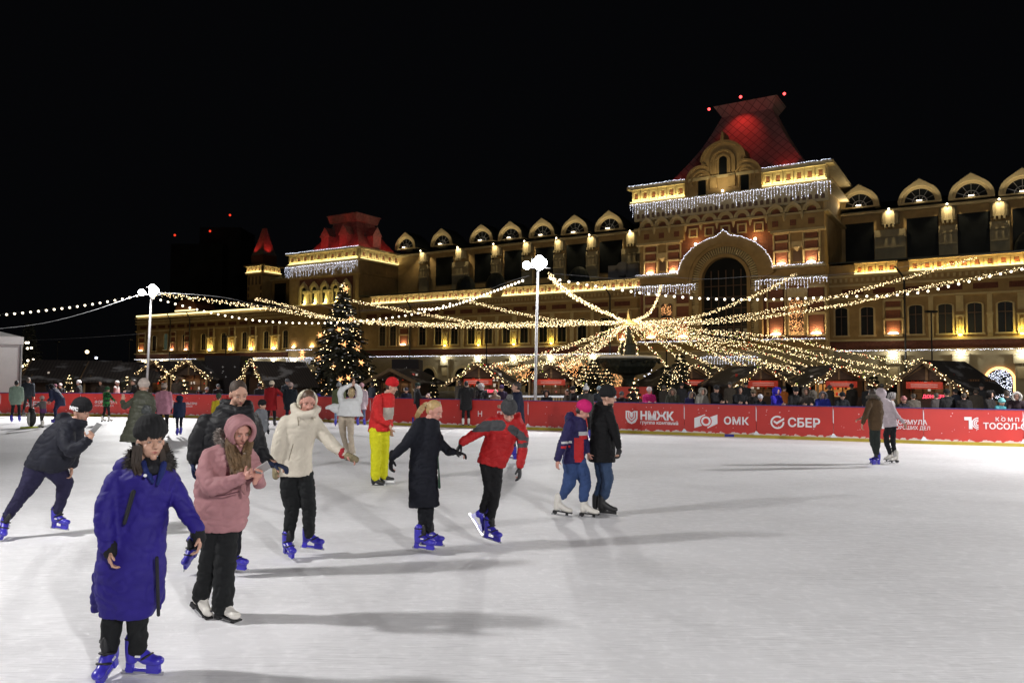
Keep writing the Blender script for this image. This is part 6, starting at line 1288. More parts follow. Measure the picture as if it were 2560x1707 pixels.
f.trousers([([(900, 745), (925, 900), (915, 960, .04), (872, 1070, .12)], [52, 42, 38, 28]), ([(965, 765), (965, 900), (955, 1000), (927, 1150)], [56, 46, 40, 29])], fab((.008, .008, .009)))
beanie(f.root, H, mat('ribbed_grey_wool', (.045, .045, .048), .95, .2, 30), mat('grey_pompom', (.10, .10, .10), .95, .3, 40), tilt=6, big=1.12)
skate(f.root, f.P(872, 1100, .14), V((.55, -.1, -.85)), 'blue', (.6, .3, .5)); skate(f.root, f.P(925, 1195, .0), V((.72, -.6, -.1)), 'blue')

# 9 -- child in navy and red with the pink hat
f = Fig(11.2, C_, 'child in a navy and red jacket, bright pink hat and blue jeans'); f.foot = (1540, 1105)
H = Head(f.P(1588, 368), 76, 26, 0, .98)
arm1 = [f.P(1500, 470, -.12), f.P(1448, 600, -.16), f.P(1410, 705, -.18)]; arm2 = [f.P(1570, 480, .12), f.P(1600, 600, .12), f.P(1625, 660, .05)]
h1 = (f.P(1408, 712, -.18), V((-.1, -.1, -1)), V((1, 0, 0)), V((.6, -.8, 0)), .3); h2 = (f.P(1625, 665, .05), V((.5, 0, -1)), V((1, 0, 0)), V((.6, -.8, 0)), .5)
f.body(H, f.P(1555, 420), [f.P(1540, 520), f.P(1520, 730)], [arm1, arm2], [[f.P(1500, 730), f.P(1490, 870), f.P(1440, 980)], [f.P(1560, 730), f.P(1600, 860), f.P(1595, 990)]], [h1, h2], .009, skin=SKP, handk=.9)
n1, r2, w2_ = fab((.020, .016, .075), .6, .5, .1, 8), fab((.48, .02, .025), .6, .4, .1, 8), fab((.5, .5, .52), .6)
def pnt(c):
    x, z = (c - f.P(1500, 740)).x / f.m, (c - f.P(1500, 740)).z / f.m     # crop pixels right of / above the hem
    if 20 < x < 90 and 20 < z < 190 and c.y < 11.28 and x > 15 + (200 - z) * .05: return 1 if z < 175 else 1
    if 50 < x < 125 and 205 < z < 232: return 2
    if 55 < x < 120 and 180 < z < 205: return 1
    if -75 < x < -5 and 118 < z - x * -.25 * 0 < 136 and c.y < 11.1: return 1
    if -72 < x < 5 and 150 < z < 166 and c.y < 11.12: return 2
    return 0
def ex(b): b.ell(f.P(1492, 410, .02), V((.075, 0, 0)), V((0, .11, 0)), V((.02, 0, .10)), 12, 8)
f.coat([(1505, 392, 1585, 405), (1475, 425, 1612, 430), (1468, 480, 1620, 480), (1462, 560, 1620, 560), (1448, 650, 1612, 650), (1442, 735, 1600, 738)], [([(1495, 460, -.1), (1468, 540, -.15), (1440, 610, -.17), (1408, 700, -.18)], [38, 38, 36, 28]), ([(1580, 490, .1), (1605, 580, .12), (1625, 650, .06)], [32, 30, 24])], [n1, r2, w2_], .011, .8, ex, folds(.009, 9), pnt)
f.trousers([([(1495, 715), (1500, 800), (1490, 880), (1445, 965, .05)], [56, 52, 46, 34]), ([(1555, 715), (1590, 800), (1608, 880), (1592, 985)], [56, 52, 46, 34])], fab((.035, .065, .17), .8, .5, .15, 9), .012, folds(.010, 10))
beanie(f.root, H, fab((.60, .02, .16), .8, .4), cuff=False, tilt=16, big=1.16); hair_cap(f.root, H, hc, short=True)
skate(f.root, f.P(1420, 1035, .04), V((1, -.2, -.12)), 'white', (.1, 0, 1), 1.05); skate(f.root, f.P(1608, 1050, .0), V((1, -.3, -.05)), 'white', (0, 0, 1), 1.05)

# 10 -- man in the black coat and black beanie
f = Fig(11.35, C_, 'bearded man in a black coat, black beanie and jeans beside the pink hat child'); f.foot = (1740, 1095)
H = Head(f.P(1768, 272), 80, 6, 0, 1.08)
arm1 = [f.P(1700, 390, .18), f.P(1690, 520, .2), f.P(1650, 640, .15)]; arm2 = [f.P(1775, 400, -.16), f.P(1818, 530, -.2), f.P(1842, 620, -.2)]
h1 = (f.P(1640, 655, .12), V((-.3, 0, -1)), V((1, 0, 0)), V((.6, -.8, 0)), .6); h2 = (f.P(1842, 622, -.2), V((.0, -.1, -1)), V((-1, 0, 0)), V((.6, -.8, 0)), .55)
f.body(H, f.P(1745, 335), [f.P(1735, 450), f.P(1725, 700)], [arm1, arm2], [[f.P(1700, 720), f.P(1725, 860), f.P(1695, 980)], [f.P(1750, 720), f.P(1770, 850), f.P(1742, 980)]], [h1, h2], .009)
kb = fab((.005, .005, .006), .75, .35, .2, 8)
def ex(b): b.ell(f.P(1700, 330, .02), V((.08, 0, 0)), V((0, .12, 0)), V((.02, 0, .08)), 12, 8); b.cap(f.P(1770, 335), f.P(1785, 350), .06, .05)
f.coat([(1690, 318, 1800, 318), (1655, 355, 1808, 355), (1642, 420, 1812, 420), (1640, 520, 1815, 520), (1632, 620, 1818, 620), (1626, 722, 1824, 724)], [([(1775, 390, -.14), (1805, 470, -.19), (1825, 540, -.2), (1842, 612, -.2)], [38, 36, 33, 26]), ([(1700, 400, .16), (1690, 520, .2), (1652, 630, .16)], [36, 34, 26])], kb, .013, .85, ex, folds(.008, 8), name='coat')
f.glove(h2, BLK, 1.1)
je = fab((.035, .06, .12), .8, .5, .15, 9)
f.trousers([([(1705, 700, .06), (1728, 850, .06), (1698, 960, .08)], [46, 40, 34]), ([(1745, 700, -.05), (1768, 850, -.05), (1742, 965, -.04)], [48, 42, 36])], je, .013, folds(.008, 11))
beanie(f.root, H, mat('plain_black_beanie', (.007, .007, .008), .95, .2, 30), tilt=8, big=1.14); bd = MB(); H.e(bd, 0, .03, -.075, .052, .052, .038); bd.build('beard', mat('dark_beard', (.05, .035, .025), .9, .3, 40), f.root, smooth=True)
skate(f.root, f.P(1735, 1030, -.04), V((1, -.3, -.05)), 'black', k=1.1); skate(f.root, f.P(1690, 1020, .1), V((.5, .4, -.05)), 'black', k=1.1)

# 11, 12 -- the pair at the right
f = Fig(17.6, E_, 'man in a brown fur hooded coat and blue skates at the right'); f.foot = (650, 1440)
H = Head(f.P(600, 625, .0), 170, 8, 0, 1.02); arm1 = [f.P(570, 720, -.12), f.P(528, 860, -.15), f.P(490, 960, -.15)]; arm2 = [f.P(690, 720, .15), f.P(690, 850, .15), f.P(660, 960, .15)]
h1 = (f.P(487, 965, -.15), V((-.1, 0, -1)), V((1, 0, 0)), V((-.5, -.5, 0)), .5)
f.body(H, f.P(615, 680), [f.P(630, 800), f.P(635, 1020)], [arm1, arm2], [[f.P(600, 1020), f.P(600, 1180), f.P(645, 1320)], [f.P(665, 1020), f.P(665, 1180), f.P(655, 1320)]], [h1], .013, face=False)
br_ = fab((.075, .045, .022), .75, .4, .15, 8)
f.coat([(570, 660, 680, 665), (548, 700, 705, 700), (545, 780, 715, 780), (548, 880, 722, 880), (560, 960, 718, 960), (572, 1040, 700, 1035)], [([(575, 715, -.1), (545, 800, -.14), (520, 880, -.15), (492, 955, -.15)], [36, 34, 32, 24]), ([(690, 720, .12), (705, 840, .15), (690, 950, .15)], [32, 32, 26])], br_, .016, .8, None, folds(.010, 8), name='coat')
fur_tube(f.root, [f.P(548, 655, -.05), f.P(585, 640, -.14), f.P(640, 640, -.14), f.P(685, 680, -.06)], .05, mat('brown_grey_fur', (.13, .11, .09), .9, .4, 18), 500, 'fur_collar')
hair_cap(f.root, H, hc, short=True); f.trousers([([(605, 1020), (600, 1170), (648, 1310)], [36, 32, 26]), ([(660, 1020), (665, 1170), (660, 1310)], [36, 32, 26])], fab((.02, .025, .022)), .015)
skate(f.root, f.P(662, 1365, .0), V((-1, -.5, 0)), 'blue'); skate(f.root, f.P(655, 1350, .2), V((-1, -.2, 0)), 'blue')
f = Fig(18.3, E_, 'woman in a pale lilac jacket and white skates leaning beside the man in brown'); f.foot = (820, 1400)
H = Head(f.P(712, 620, .0), 150, 10, 0, 1.0); arm2 = [f.P(815, 745, -.1), f.P(880, 860, -.12), f.P(965, 955, -.15)]; arm1 = [f.P(690, 760, .1), f.P(560, 860, .15), f.P(470, 905, .2)]
h2 = (f.P(968, 950, -.15), V((.5, 0, -1)), V((-1, 0, 0)), V((.3, -.5, 0)), .4); h1 = (f.P(465, 905, .2), V((-1, 0, -.3)), V((0, 0, -1)), V((0, -1, 0)), .6)
f.body(H, f.P(735, 690), [f.P(770, 850), f.P(800, 1000)], [arm1, arm2], [[f.P(790, 1000), f.P(760, 1120), f.P(800, 1300)], [f.P(850, 990), f.P(835, 1150), f.P(865, 1320)]], [h1, h2], .013, face=False)
li = fab((.46, .39, .42), .6, .5, .06, 9)
def ex(b): b.ell(f.P(700, 615), V((.13, 0, 0)), V((0, .13, 0)), V((0, 0, .14)), 14, 10)
f.coat([(670, 670, 775, 670), (670, 720, 825, 715), (690, 790, 845, 780), (705, 880, 865, 870), (728, 950, 885, 935), (740, 1010, 895, 985)], [([(810, 735, -.08), (850, 810, -.1), (890, 870, -.12), (960, 945, -.15)], [32, 28, 24, 18]), ([(690, 760, .1), (600, 830, .15), (485, 900, .2)], [32, 28, 22])], li, .016, .75, ex, folds(.010, 8, .16, .010))
f.trousers([([(790, 985), (760, 1100), (768, 1180), (805, 1300)], [38, 34, 30, 22]), ([(850, 975), (838, 1150), (862, 1310)], [36, 31, 22])], fab((.010, .010, .012)), .015)
skate(f.root, f.P(870, 1350, -.1), V((-1, -.4, 0)), 'white'); skate(f.root, f.P(805, 1335, .1), V((-1, -.5, 0)), 'white')

# 13 -- runner with the phone at the left
f = Fig(9.6, G_, 'man in a dark jacket and lettered headband hat lunging forward with a phone'); f.foot = (400, 1470)
H = Head(f.P(838, 212, .0), 78, 12, 0, 1.06); arm1 = [f.P(690, 400, -.2), f.P(720, 600, -.3), f.P(900, 500, -.3)]; arm2 = [f.P(720, 480, .18), f.P(760, 660, .15), f.P(735, 775, .1)]
h1 = (f.P(900, 498, -.3), V((.6, -.1, .75)), V((-.5, -.3, .5)), V((-.6, 0, .7)), .6); h2 = (f.P(738, 775, .1), V((0, 0, -1)), V((-1, 0, 0)), V((.6, -.6, 0)), .7)
f.body(H, f.P(760, 320), [f.P(640, 500), f.P(460, 740)], [arm1, arm2], [[f.P(400, 760), f.P(270, 1010, -.05), f.P(80, 1280, -.1)], [f.P(540, 780), f.P(670, 950, .1), f.P(605, 1220, .1)]], [h1, h2], .008, handk=1.05)
dj = fab((.009, .010, .018), .6, .45, .2, 8)
def ex(b): b.chain([f.P(700, 290, .05), f.P(760, 320, -.1), f.P(850, 330, -.03), f.P(860, 310, .05)], [.06, .065, .06, .05], 10); b.ell(f.P(650, 270, .03), V((.09, 0, .02)), V((0, .12, 0)), V((-.02, 0, .08)), 12, 8)
f.coat([(680, 250, 850, 330), (590, 290, 860, 400), (480, 380, 850, 520), (400, 490, 800, 620), (340, 590, 760, 720), (285, 690, 690, 800), (262, 745, 620, 835)], [([(680, 400, -.16), (690, 520, -.26), (735, 600, -.3), (820, 560, -.3), (905, 505, -.3)], [85, 84, 74, 62, 50]), ([(730, 480, .15), (765, 620, .16), (745, 740, .12)], [70, 66, 56])], dj, .013, .72, ex, folds(.010, 7), name='jacket')
dn = fab((.018, .016, .045), .8, .5, .15, 9)
f.trousers([([(400, 740, .0), (300, 950, -.03), (210, 1080, -.06), (75, 1280, -.1)], [125, 92, 72, 52]), ([(540, 760, .05), (670, 930, .1), (650, 1050, .1), (600, 1210, .1)], [110, 86, 70, 52])], dn, .013, folds(.010, 10))
beanie(f.root, H, fab((.012, .012, .014), .9), tilt=6, big=1.14, name='knit_hat')
q = Matrix.Rotation(R(6), 3, H.r); text('NYC', .058, M['letter'], f.root, Matrix.Translation(-f.root.location) @ facing(H.p(.119, -.065, .036), H.f, q @ H.u), 'hat_lettering', .004, bold=.003)
p_ = f.P(985, 370, -.33); o = MB().obox(p_, V((.05, -.01, .055)).normalized() * .078, V((-.3, -.8, .3)).normalized() * .037, V((-.5, .2, .4)).normalized() * .005).build('phone', mat('grey_phone', (.3, .3, .3), .4)); props(o, 'phone held up by the lunging man', 'phone', 'phones in skaters hands')
skate(f.root, f.P(50, 1345, -.1), V((.55, -.75, -.42)), 'blue', (.4, 0, 1), 1.05); skate(f.root, f.P(590, 1290, .1), V((1, -.35, -.02)), 'blue', (0, 0, 1), 1.05)

# 14 -- olive puffer coat seen from behind
f = Fig(15.8, K_, 'person in a long olive green puffer coat taking a photo, seen from behind'); f.foot = (1650, 1400)
H = Head(f.P(1692, 700, .0), 200, 6, 0, 1.04); arm1 = [f.P(1600, 830, .1), f.P(1470, 930, .2), f.P(1440, 850, .3)]; arm2 = [f.P(1780, 840, 0), f.P(1800, 950, .05), f.P(1790, 1050, .1)]
h1 = (f.P(1440, 850, .3), V((.1, .2, 1)), V((.5, -.8, 0)), V((1, 0, 0)), .6)
f.body(H, f.P(1690, 760), [f.P(1680, 900), f.P(1600, 1250)], [arm1, arm2], [[f.P(1560, 1250), f.P(1600, 1400), f.P(1600, 1560)], [f.P(1680, 1250), f.P(1700, 1400), f.P(1720, 1560)]], [h1], .012, face=False)
ol = fab((.065, .068, .048), .35, .5, .15, 8, key='puff')
def ex(b): b.ell(f.P(1670, 790, -.05), V((.17, 0, 0)), V((0, .12, 0)), V((0, 0, .11)), 14, 10)
f.coat([(1625, 752, 1760, 755), (1580, 800, 1800, 800), (1555, 880, 1805, 880), (1530, 980, 1790, 980), (1500, 1090, 1780, 1090), (1470, 1180, 1770, 1180), (1435, 1260, 1740, 1270), (1415, 1330, 1720, 1340)], [([(1600, 830, .05), (1520, 890, .12), (1465, 920, .2), (1440, 865, .28)], [42, 40, 38, 28]), ([(1780, 830, 0), (1800, 940, .05), (1792, 1040, .1)], [38, 38, 30])], ol, .015, .7, ex, folds(.010, 7, .14, .016), name='coat')
beanie(f.root, H, fab((.45, .38, .34), .9), tilt=-6, big=1.22); o = f.coat([(1690, 900, 1770, 905, -.28, .4), (1665, 960, 1785, 960, -.3, .45), (1660, 1010, 1785, 1010, -.28, .4)], [], fab((.05, .055, .055), .3), .015, .4, name='backpack')
f.trousers([([(1560, 1250), (1590, 1400), (1600, 1540)], [38, 34, 28]), ([(1680, 1250), (1700, 1400), (1715, 1540)], [38, 34, 28])], fab((.01, .01, .012)), .015); skate(f.root, f.P(1600, 1580), V((0, 1, 0)), 'black', fine=False); skate(f.root, f.P(1715, 1580), V((.3, 1, 0)), 'black', fine=False)
# ---------------------------------------------------------------- people further away
ARM = {'down': ((.12, .05, -1), (.02, .25, -1)), 'front': ((.15, .35, -.9), (-.35, 1, .1)), 'phone': ((.2, .35, -.9), (-.25, .7, .8)), 'out': ((.8, .1, -.75), (.7, .2, -.6)), 'back': ((.2, -.4, -.9), (.0, -.3, -1)), 'rest': ((.2, .45, -.85), (-.3, 1, -.12)), 'up': ((.7, .1, .8), (-.5, .1, 1)), 'fwd': ((.1, .8, -.5), (0, 1, -.1))}
def std(x, fy, h, yaw, coat, label, D=None, hem=.47, legs=(.012, .012, .014), sk='blue', hat=('beanie', (.03, .03, .03)), hair=(.05, .035, .025), arms=('down', 'down'), lean=0, group='people skating on the rink', gloves=None, pom=None, pitch=4, wide=1.0, vox=.02, rough=.7, quilt=None, stride=.1, extra=None, paintf=None, bag=None, top=None):
    if D is None: base = gp(x, fy); base.z = 0
    else: p = at(x, 1000, D); base = V((p.x, p.y, 0))
    if top is not None: h = max(.9, at(x, top, base.y).z - .04)
    k = h / 1.72; r, f, u = axes(yaw); Lq = Matrix.Rotation(-R(lean), 3, r)
    zoff = .0 if sk is None else .07
    hipc = base + u * (.93 * k + zoff) - f * (math.sin(R(lean)) * .25)
    def T(a, b, z): return hipc + (Lq @ (r * a + f * b + u * (z - .93))) * k          # upper body
    H = Head(T(0, .03, 1.60), yaw, pitch + lean * .5, 0, k ** .6 * 1.02)
    sh = [T(s_ * .185 * wide, 0, 1.40) for s_ in (1, -1)]; chains = []; hands = []
    for s_, nm, p0 in zip((1, -1), arms, sh):
        d1, d2 = ARM[nm]; d1 = (Lq @ (r * d1[0] * s_ + f * d1[1] + u * d1[2])).normalized(); d2 = (Lq @ (r * d2[0] * s_ + f * d2[1] + u * d2[2])).normalized()
        el = p0 + d1 * .29 * k; wr = el + d2 * .25 * k; chains.append([p0, el, wr]); hands.append((wr, d2, -r * s_, (f * .6 + u * .4) if abs(d2.z) > .6 else u, .5))
    b = MB(); H.skin(b); nk = T(0, .0, 1.46); b.chain([H.p(0, -.02, -.05), nk, T(0, 0, 1.0)], [.05 * k, .05 * k, .05 * k], 8)
    for c in chains: b.chain(c, [.03 * k] * 3, 8)
    if not gloves:
        for h_ in hands: hand(b, h_[0], h_[1], h_[2], h_[3], k * 1.05, .5)
    me = weld(b, .0125, 1, None, None, SK); o = bpy.data.objects.new('person', me); COL.objects.link(o); me.transform(Matrix.Translation(-base)); o.location = base; props(o, label, 'person', group)
    if abs(yaw % 360 - 180) > 80: H.face(o)
    zs = [(1.47, .095, .085), (1.43, .15, .10), (1.36, .195, .115), (1.22, .205, .135), (1.05, .195, .135), (.92, .20, .14)]
    z = .92
    while z > hem * 1.72 + .1: z -= .12; zs.append((z, .205 + (.92 - z) * .06, .145 + (.92 - z) * .06))
    zs.append((hem * 1.72, zs[-1][1], zs[-1][2]))
    rg = []
    for z, a, b_ in zs:
        q = Lq if z > .8 else Matrix.Identity(3); c = hipc + (q @ (u * (z - .93))) * k; rg.append((c, (q @ r) * a * wide * k, (q @ f) * b_ * wide * k))
    ex = None
    if hat[0] != 'hood': ex = lambda bb: bb.chain([T(.09, -.06, 1.47), T(.06, .07, 1.455), T(-.06, .07, 1.455), T(-.09, -.06, 1.47), T(.09, -.06, 1.47)], [.045 * k] * 5, 8)
    cm = [fab(coat, rough, .45, .14, 9)] + ([fab(paintf[1], rough)] if paintf else [])
    put('coat' if hem < .4 else 'jacket', coatmesh(rg, vox, cm, [([c[0], c[1], c[2] - (c[2] - c[1]).normalized() * .02], [.078 * wide * k, .066 * wide * k, .05 * k]) for c in chains], ex, folds(.010, 8, quilt, .012), (lambda c: paintf[0](c, T)) if paintf else None, 3), o)
    if gloves:
        g_ = MB()
        for h_ in hands: g_.cap(h_[0] - h_[1] * .03, h_[0] + h_[1] * .11 * k, .042 * k, .036 * k, 8); g_.cap(h_[0] + h_[1] * .02, h_[0] + h_[1] * .05 + h_[3].normalized() * .05 * k, .02, .018, 8)
        for h_, nm in zip(hands, 'ab'): 
            g1_ = MB(); g1_.cap(h_[0] - h_[1] * .03, h_[0] + h_[1] * .11 * k, .042 * k, .034 * k, 8); g1_.cap(h_[0] + h_[1] * .02, h_[0] + h_[1] * .05 + h_[3].normalized() * .05 * k, .02, .018, 8); put('mitten', weld(g1_, .012, 2, None, None, fab(gloves)), o)
    b = MB(); ank = []
    for s_, ph in ((1, 1), (-1, -1)):
        hp = hipc + r * s_ * .09 * k; fo = base + r * s_ * .11 * k + f * ph * stride * k + u * ((.15 * k + zoff) if sk else .10); kn = (hp + fo) / 2 + f * (.03 + .05 * abs(lean) / 20) * k; ank.append(fo)
        b.chain([hp, kn, fo + (u * .05 * k if sk else u * 0)], [.092 * k, .068 * k, .054 * k], 12)
    put('trousers', weld(b, vox, 3, folds(.008, 10), None, fab(legs)), o)
    for a_ in ank:
        if sk: skate(o, a_ , f, sk, k=max(.85, k), fine=False)
        else: MB().cap(a_ - f * .02 + u * -.04, a_ + f * .13 - u * .055, .045, .04, 10).build('boot', fab((.015, .013, .012)), o, smooth=True)
    if hat[0] == 'beanie': beanie(o, H, fab(hat[1], .9, .4), pom, fine=False, big=1.1)
    elif hat[0] == 'hood': hood_up(o, H, fab(hat[1], .8), None, 1.12, fine=False); 
    elif hat[0] == 'furhood': hood_up(o, H, fab(hat[1], .8), mat('fur_edge', hat[2], .9, .4, 20), 1.12, fine=False, furr=.03)
    elif hat[0] == 'cap': beanie(o, H, fab(hat[1], .9), None, cuff=False, fine=False, big=1.08); MB().ell(H.p(0, .12, .045), H.r * .06, H.f * .05, H.u * .008).build('cap_peak', fab(hat[1]), o, smooth=True)
    elif hat[0] == 'scarf': 
        b = MB(); H.e(b, 0, -.03, .02, .095, .105, .115); H.e(b, 0, -.01, -.12, .09, .085, .06); put('headscarf', weld(b, .014, 3, folds(.004, 14, None, 0, .5, 0), None, fab(hat[1], .85)), o)
    if hat[0] in ('beanie', 'cap', 'none'): hair_cap(o, H, mat('hair', hair, .6, .3, 30), fine=False, short=hat[0] != 'none' or True)
    if extra: extra(o, T, H, k)
    return o, T, H
W = 1.08844
def sx_(x): return x * W
std(sx_(35), 973 * W, 1.68, 200, (.22, .30, .24), 'black haired woman in a pale green jacket and blue skates by the tent', hem=.42, hat=('none', 0), hair=(.01, .01, .012), stride=.14)
def jersey(o, T, H, k):
    text('МИАТ', .15, M['letter'], o, Matrix.Translation(-o.location) @ facing(T(-.16, -.165, 1.28), H.r * -1 if False else (V((1, 0, 0)) @ H.r < 0 and -H.r or H.r)), 'jersey_lettering', .004); text('10', .2, M['letter'], o, Matrix.Translation(-o.location) @ facing(T(-.24, -.0, 1.05), -H.f if H.f.x < 0 else H.f), 'jersey_lettering', .004)
std(sx_(62), 958 * W, 1.78, 185, (.012, .016, .022), 'man in a black sports jersey with white lettering on the back', sk='black', hat=('none', 0), wide=1.1, hem=.5, vox=.022)
std(sx_(128), 975 * W, 1.70, 265, (.02, .025, .06), 'adult in dark blue with a big fluffy black hat bending over the penguin', lean=38, hem=.40, legs=(.012, .016, .05), hat=('furhood', (.012, .012, .014), (.010, .010, .012)), arms=('fwd', 'front'), wide=1.1)
std(sx_(96), 985 * W, 1.12, 255, (.10, .09, .09), 'small child in a grey jacket and purple trousers pushing the penguin', sk='white', legs=(.035, .03, .032), hat=('beanie', (.42, .33, .30)), arms=('fwd', 'fwd'), lean=8, paintf=(lambda c, T: 1 if c.z < T(0, 0, 1.04).z else 0, (.10, .03, .12)))
chk = (lambda c, T: 1 if (math.floor(c.x * 11) + math.floor(c.z * 11) + math.floor(c.y * 11)) % 2 else 0)
std(sx_(243), 973 * W, 1.42, 150, (.015, .035, .018), 'teenager in a green checked jacket and wide black trousers', hat=('beanie', (.03, .09, .04)), sk='white', paintf=(chk, (.03, .22, .05)), arms=('out', 'down'), hem=.46, vox=.018)
std(sx_(266), 953 * W, 1.60, 95, (.48, .27, .27), 'girl in a pink and white jacket with a white hat standing at the boards', sk='white', hat=('beanie', (.5, .45, .42)), hem=.5, paintf=(lambda c, T: 1 if c.z > T(0, 0, 1.33).z else 0, (.55, .5, .48)))
std(sx_(298), 945 * W, 1.62, 60, (.05, .04, .03), 'person in a brown fur hood beside the olive puffer coat', hat=('furhood', (.05, .04, .03), (.14, .10, .06)), arms=('front', 'down'))
std(sx_(374), 1001 * W, 1.64, 195, (.52, .24, .32), 'woman in a pink winter jacket and beige cat-eared beanie seen from behind', legs=(.012, .010, .011), hat=('beanie', (.42, .33, .28)), hem=.40, wide=1.05, gloves=(.02, .015, .02), sk='black', extra=lambda o, T, H, k: [MB().ell(H.p(s_ * .06, -.02, .15), H.r * .03, H.f * .012, H.u * .035).build('hat_ear', fab((.42, .33, .28), .9), o, smooth=True) for s_ in (-1, 1)])
std(sx_(411), 1003 * W, 1.25, 215, (.012, .020, .055), 'child in a dark navy jacket with blue skates in front of the boards', legs=(.010, .012, .022), hat=('hood', (.012, .018, .045)), gloves=(.01, .01, .012), hem=.45, stride=.18, vox=.018)
std(sx_(598), 1062 * W, 1.36, 75, (.16, .17, .19), 'child in a silver grey jacket and black beanie beside the man in black', legs=(.010, .011, .014), hat=('beanie', (.012, .012, .014)), hem=.46, gloves=(.02, .02, .025), sk='black')
std(sx_(622), 984 * W, 1.72, 180, (.28, .008, .012), 'woman in a long red coat and cream beanie seen from behind', hem=.36, sk='black', hat=('beanie', (.55, .47, .36)), legs=(.012, .010, .012), arms=('out', 'down'), wide=1.05)
std(sx_(665), 985 * W, 1.66, 170, (.010, .014, .020), 'person in a navy coat with a beige beanie seen from behind', hem=.40, hat=('beanie', (.32, .24, .22)), sk='black', wide=1.15, legs=(.012, .014, .03))
std(sx_(777), 983 * W, 1.66, 190, (.10, .115, .055), 'person in an olive jacket, grey pompom hat and light jeans', legs=(.16, .22, .34), hat=('beanie', (.22, .23, .24)), pom=fab((.3, .3, .3)), hem=.5)
std(sx_(829), 981 * W, 1.64, 175, (.46, .36, .40), 'person in a pale pink quilted coat and blue skates behind the raised arms', hem=.38, hat=('beanie', (.45, .25, .28)), legs=(.10, .12, .2), quilt=.13)
std(sx_(957), 978 * W, 1.66, 110, (.010, .010, .012), 'slim person in black with a dark beanie standing at the boards', hem=.5, legs=(.010, .010, .014), hat=('beanie', (.02, .03, .025)), arms=('front', 'down'))
std(sx_(1070), 983 * W, 1.76, 185, (.010, .010, .011), 'person in a knee length black coat and white skates seen from behind', hem=.36, sk='white', hat=('none', 0), hair=(.008, .008, .01), wide=1.15, arms=('front', 'front'))
std(sx_(1106), 980 * W, 1.66, 205, (.014, .014, .017), 'person in a shiny black puffer coat with a white hood lining leaning left', hem=.36, rough=.22, quilt=.11, lean=6, hat=('hood', (.40, .38, .38)), sk='black', wide=1.05)
f_ = std(sx_(1188), 1062 * W, 1.84, 265, (.010, .013, .035), 'tall short haired man in a navy jacket behind the red and grey jacket', hem=.42, hat=('none', 0), hair=(.03, .022, .018), arms=('front', 'down'), wide=1.1, legs=(.012, .014, .04))
std(sx_(1346), 1012 * W, 1.66, 170, (.045, .045, .045), 'person in dark grey and a white pompom hat behind the pink hat child', hat=('beanie', (.55, .55, .56)), pom=fab((.6, .6, .6)), hem=.42)
std(sx_(500), 1010 * W, 1.35, 200, (.50, .38, .02), 'child in a yellow jacket mostly hidden behind the man in black', hat=('beanie', (.05, .08, .05)))
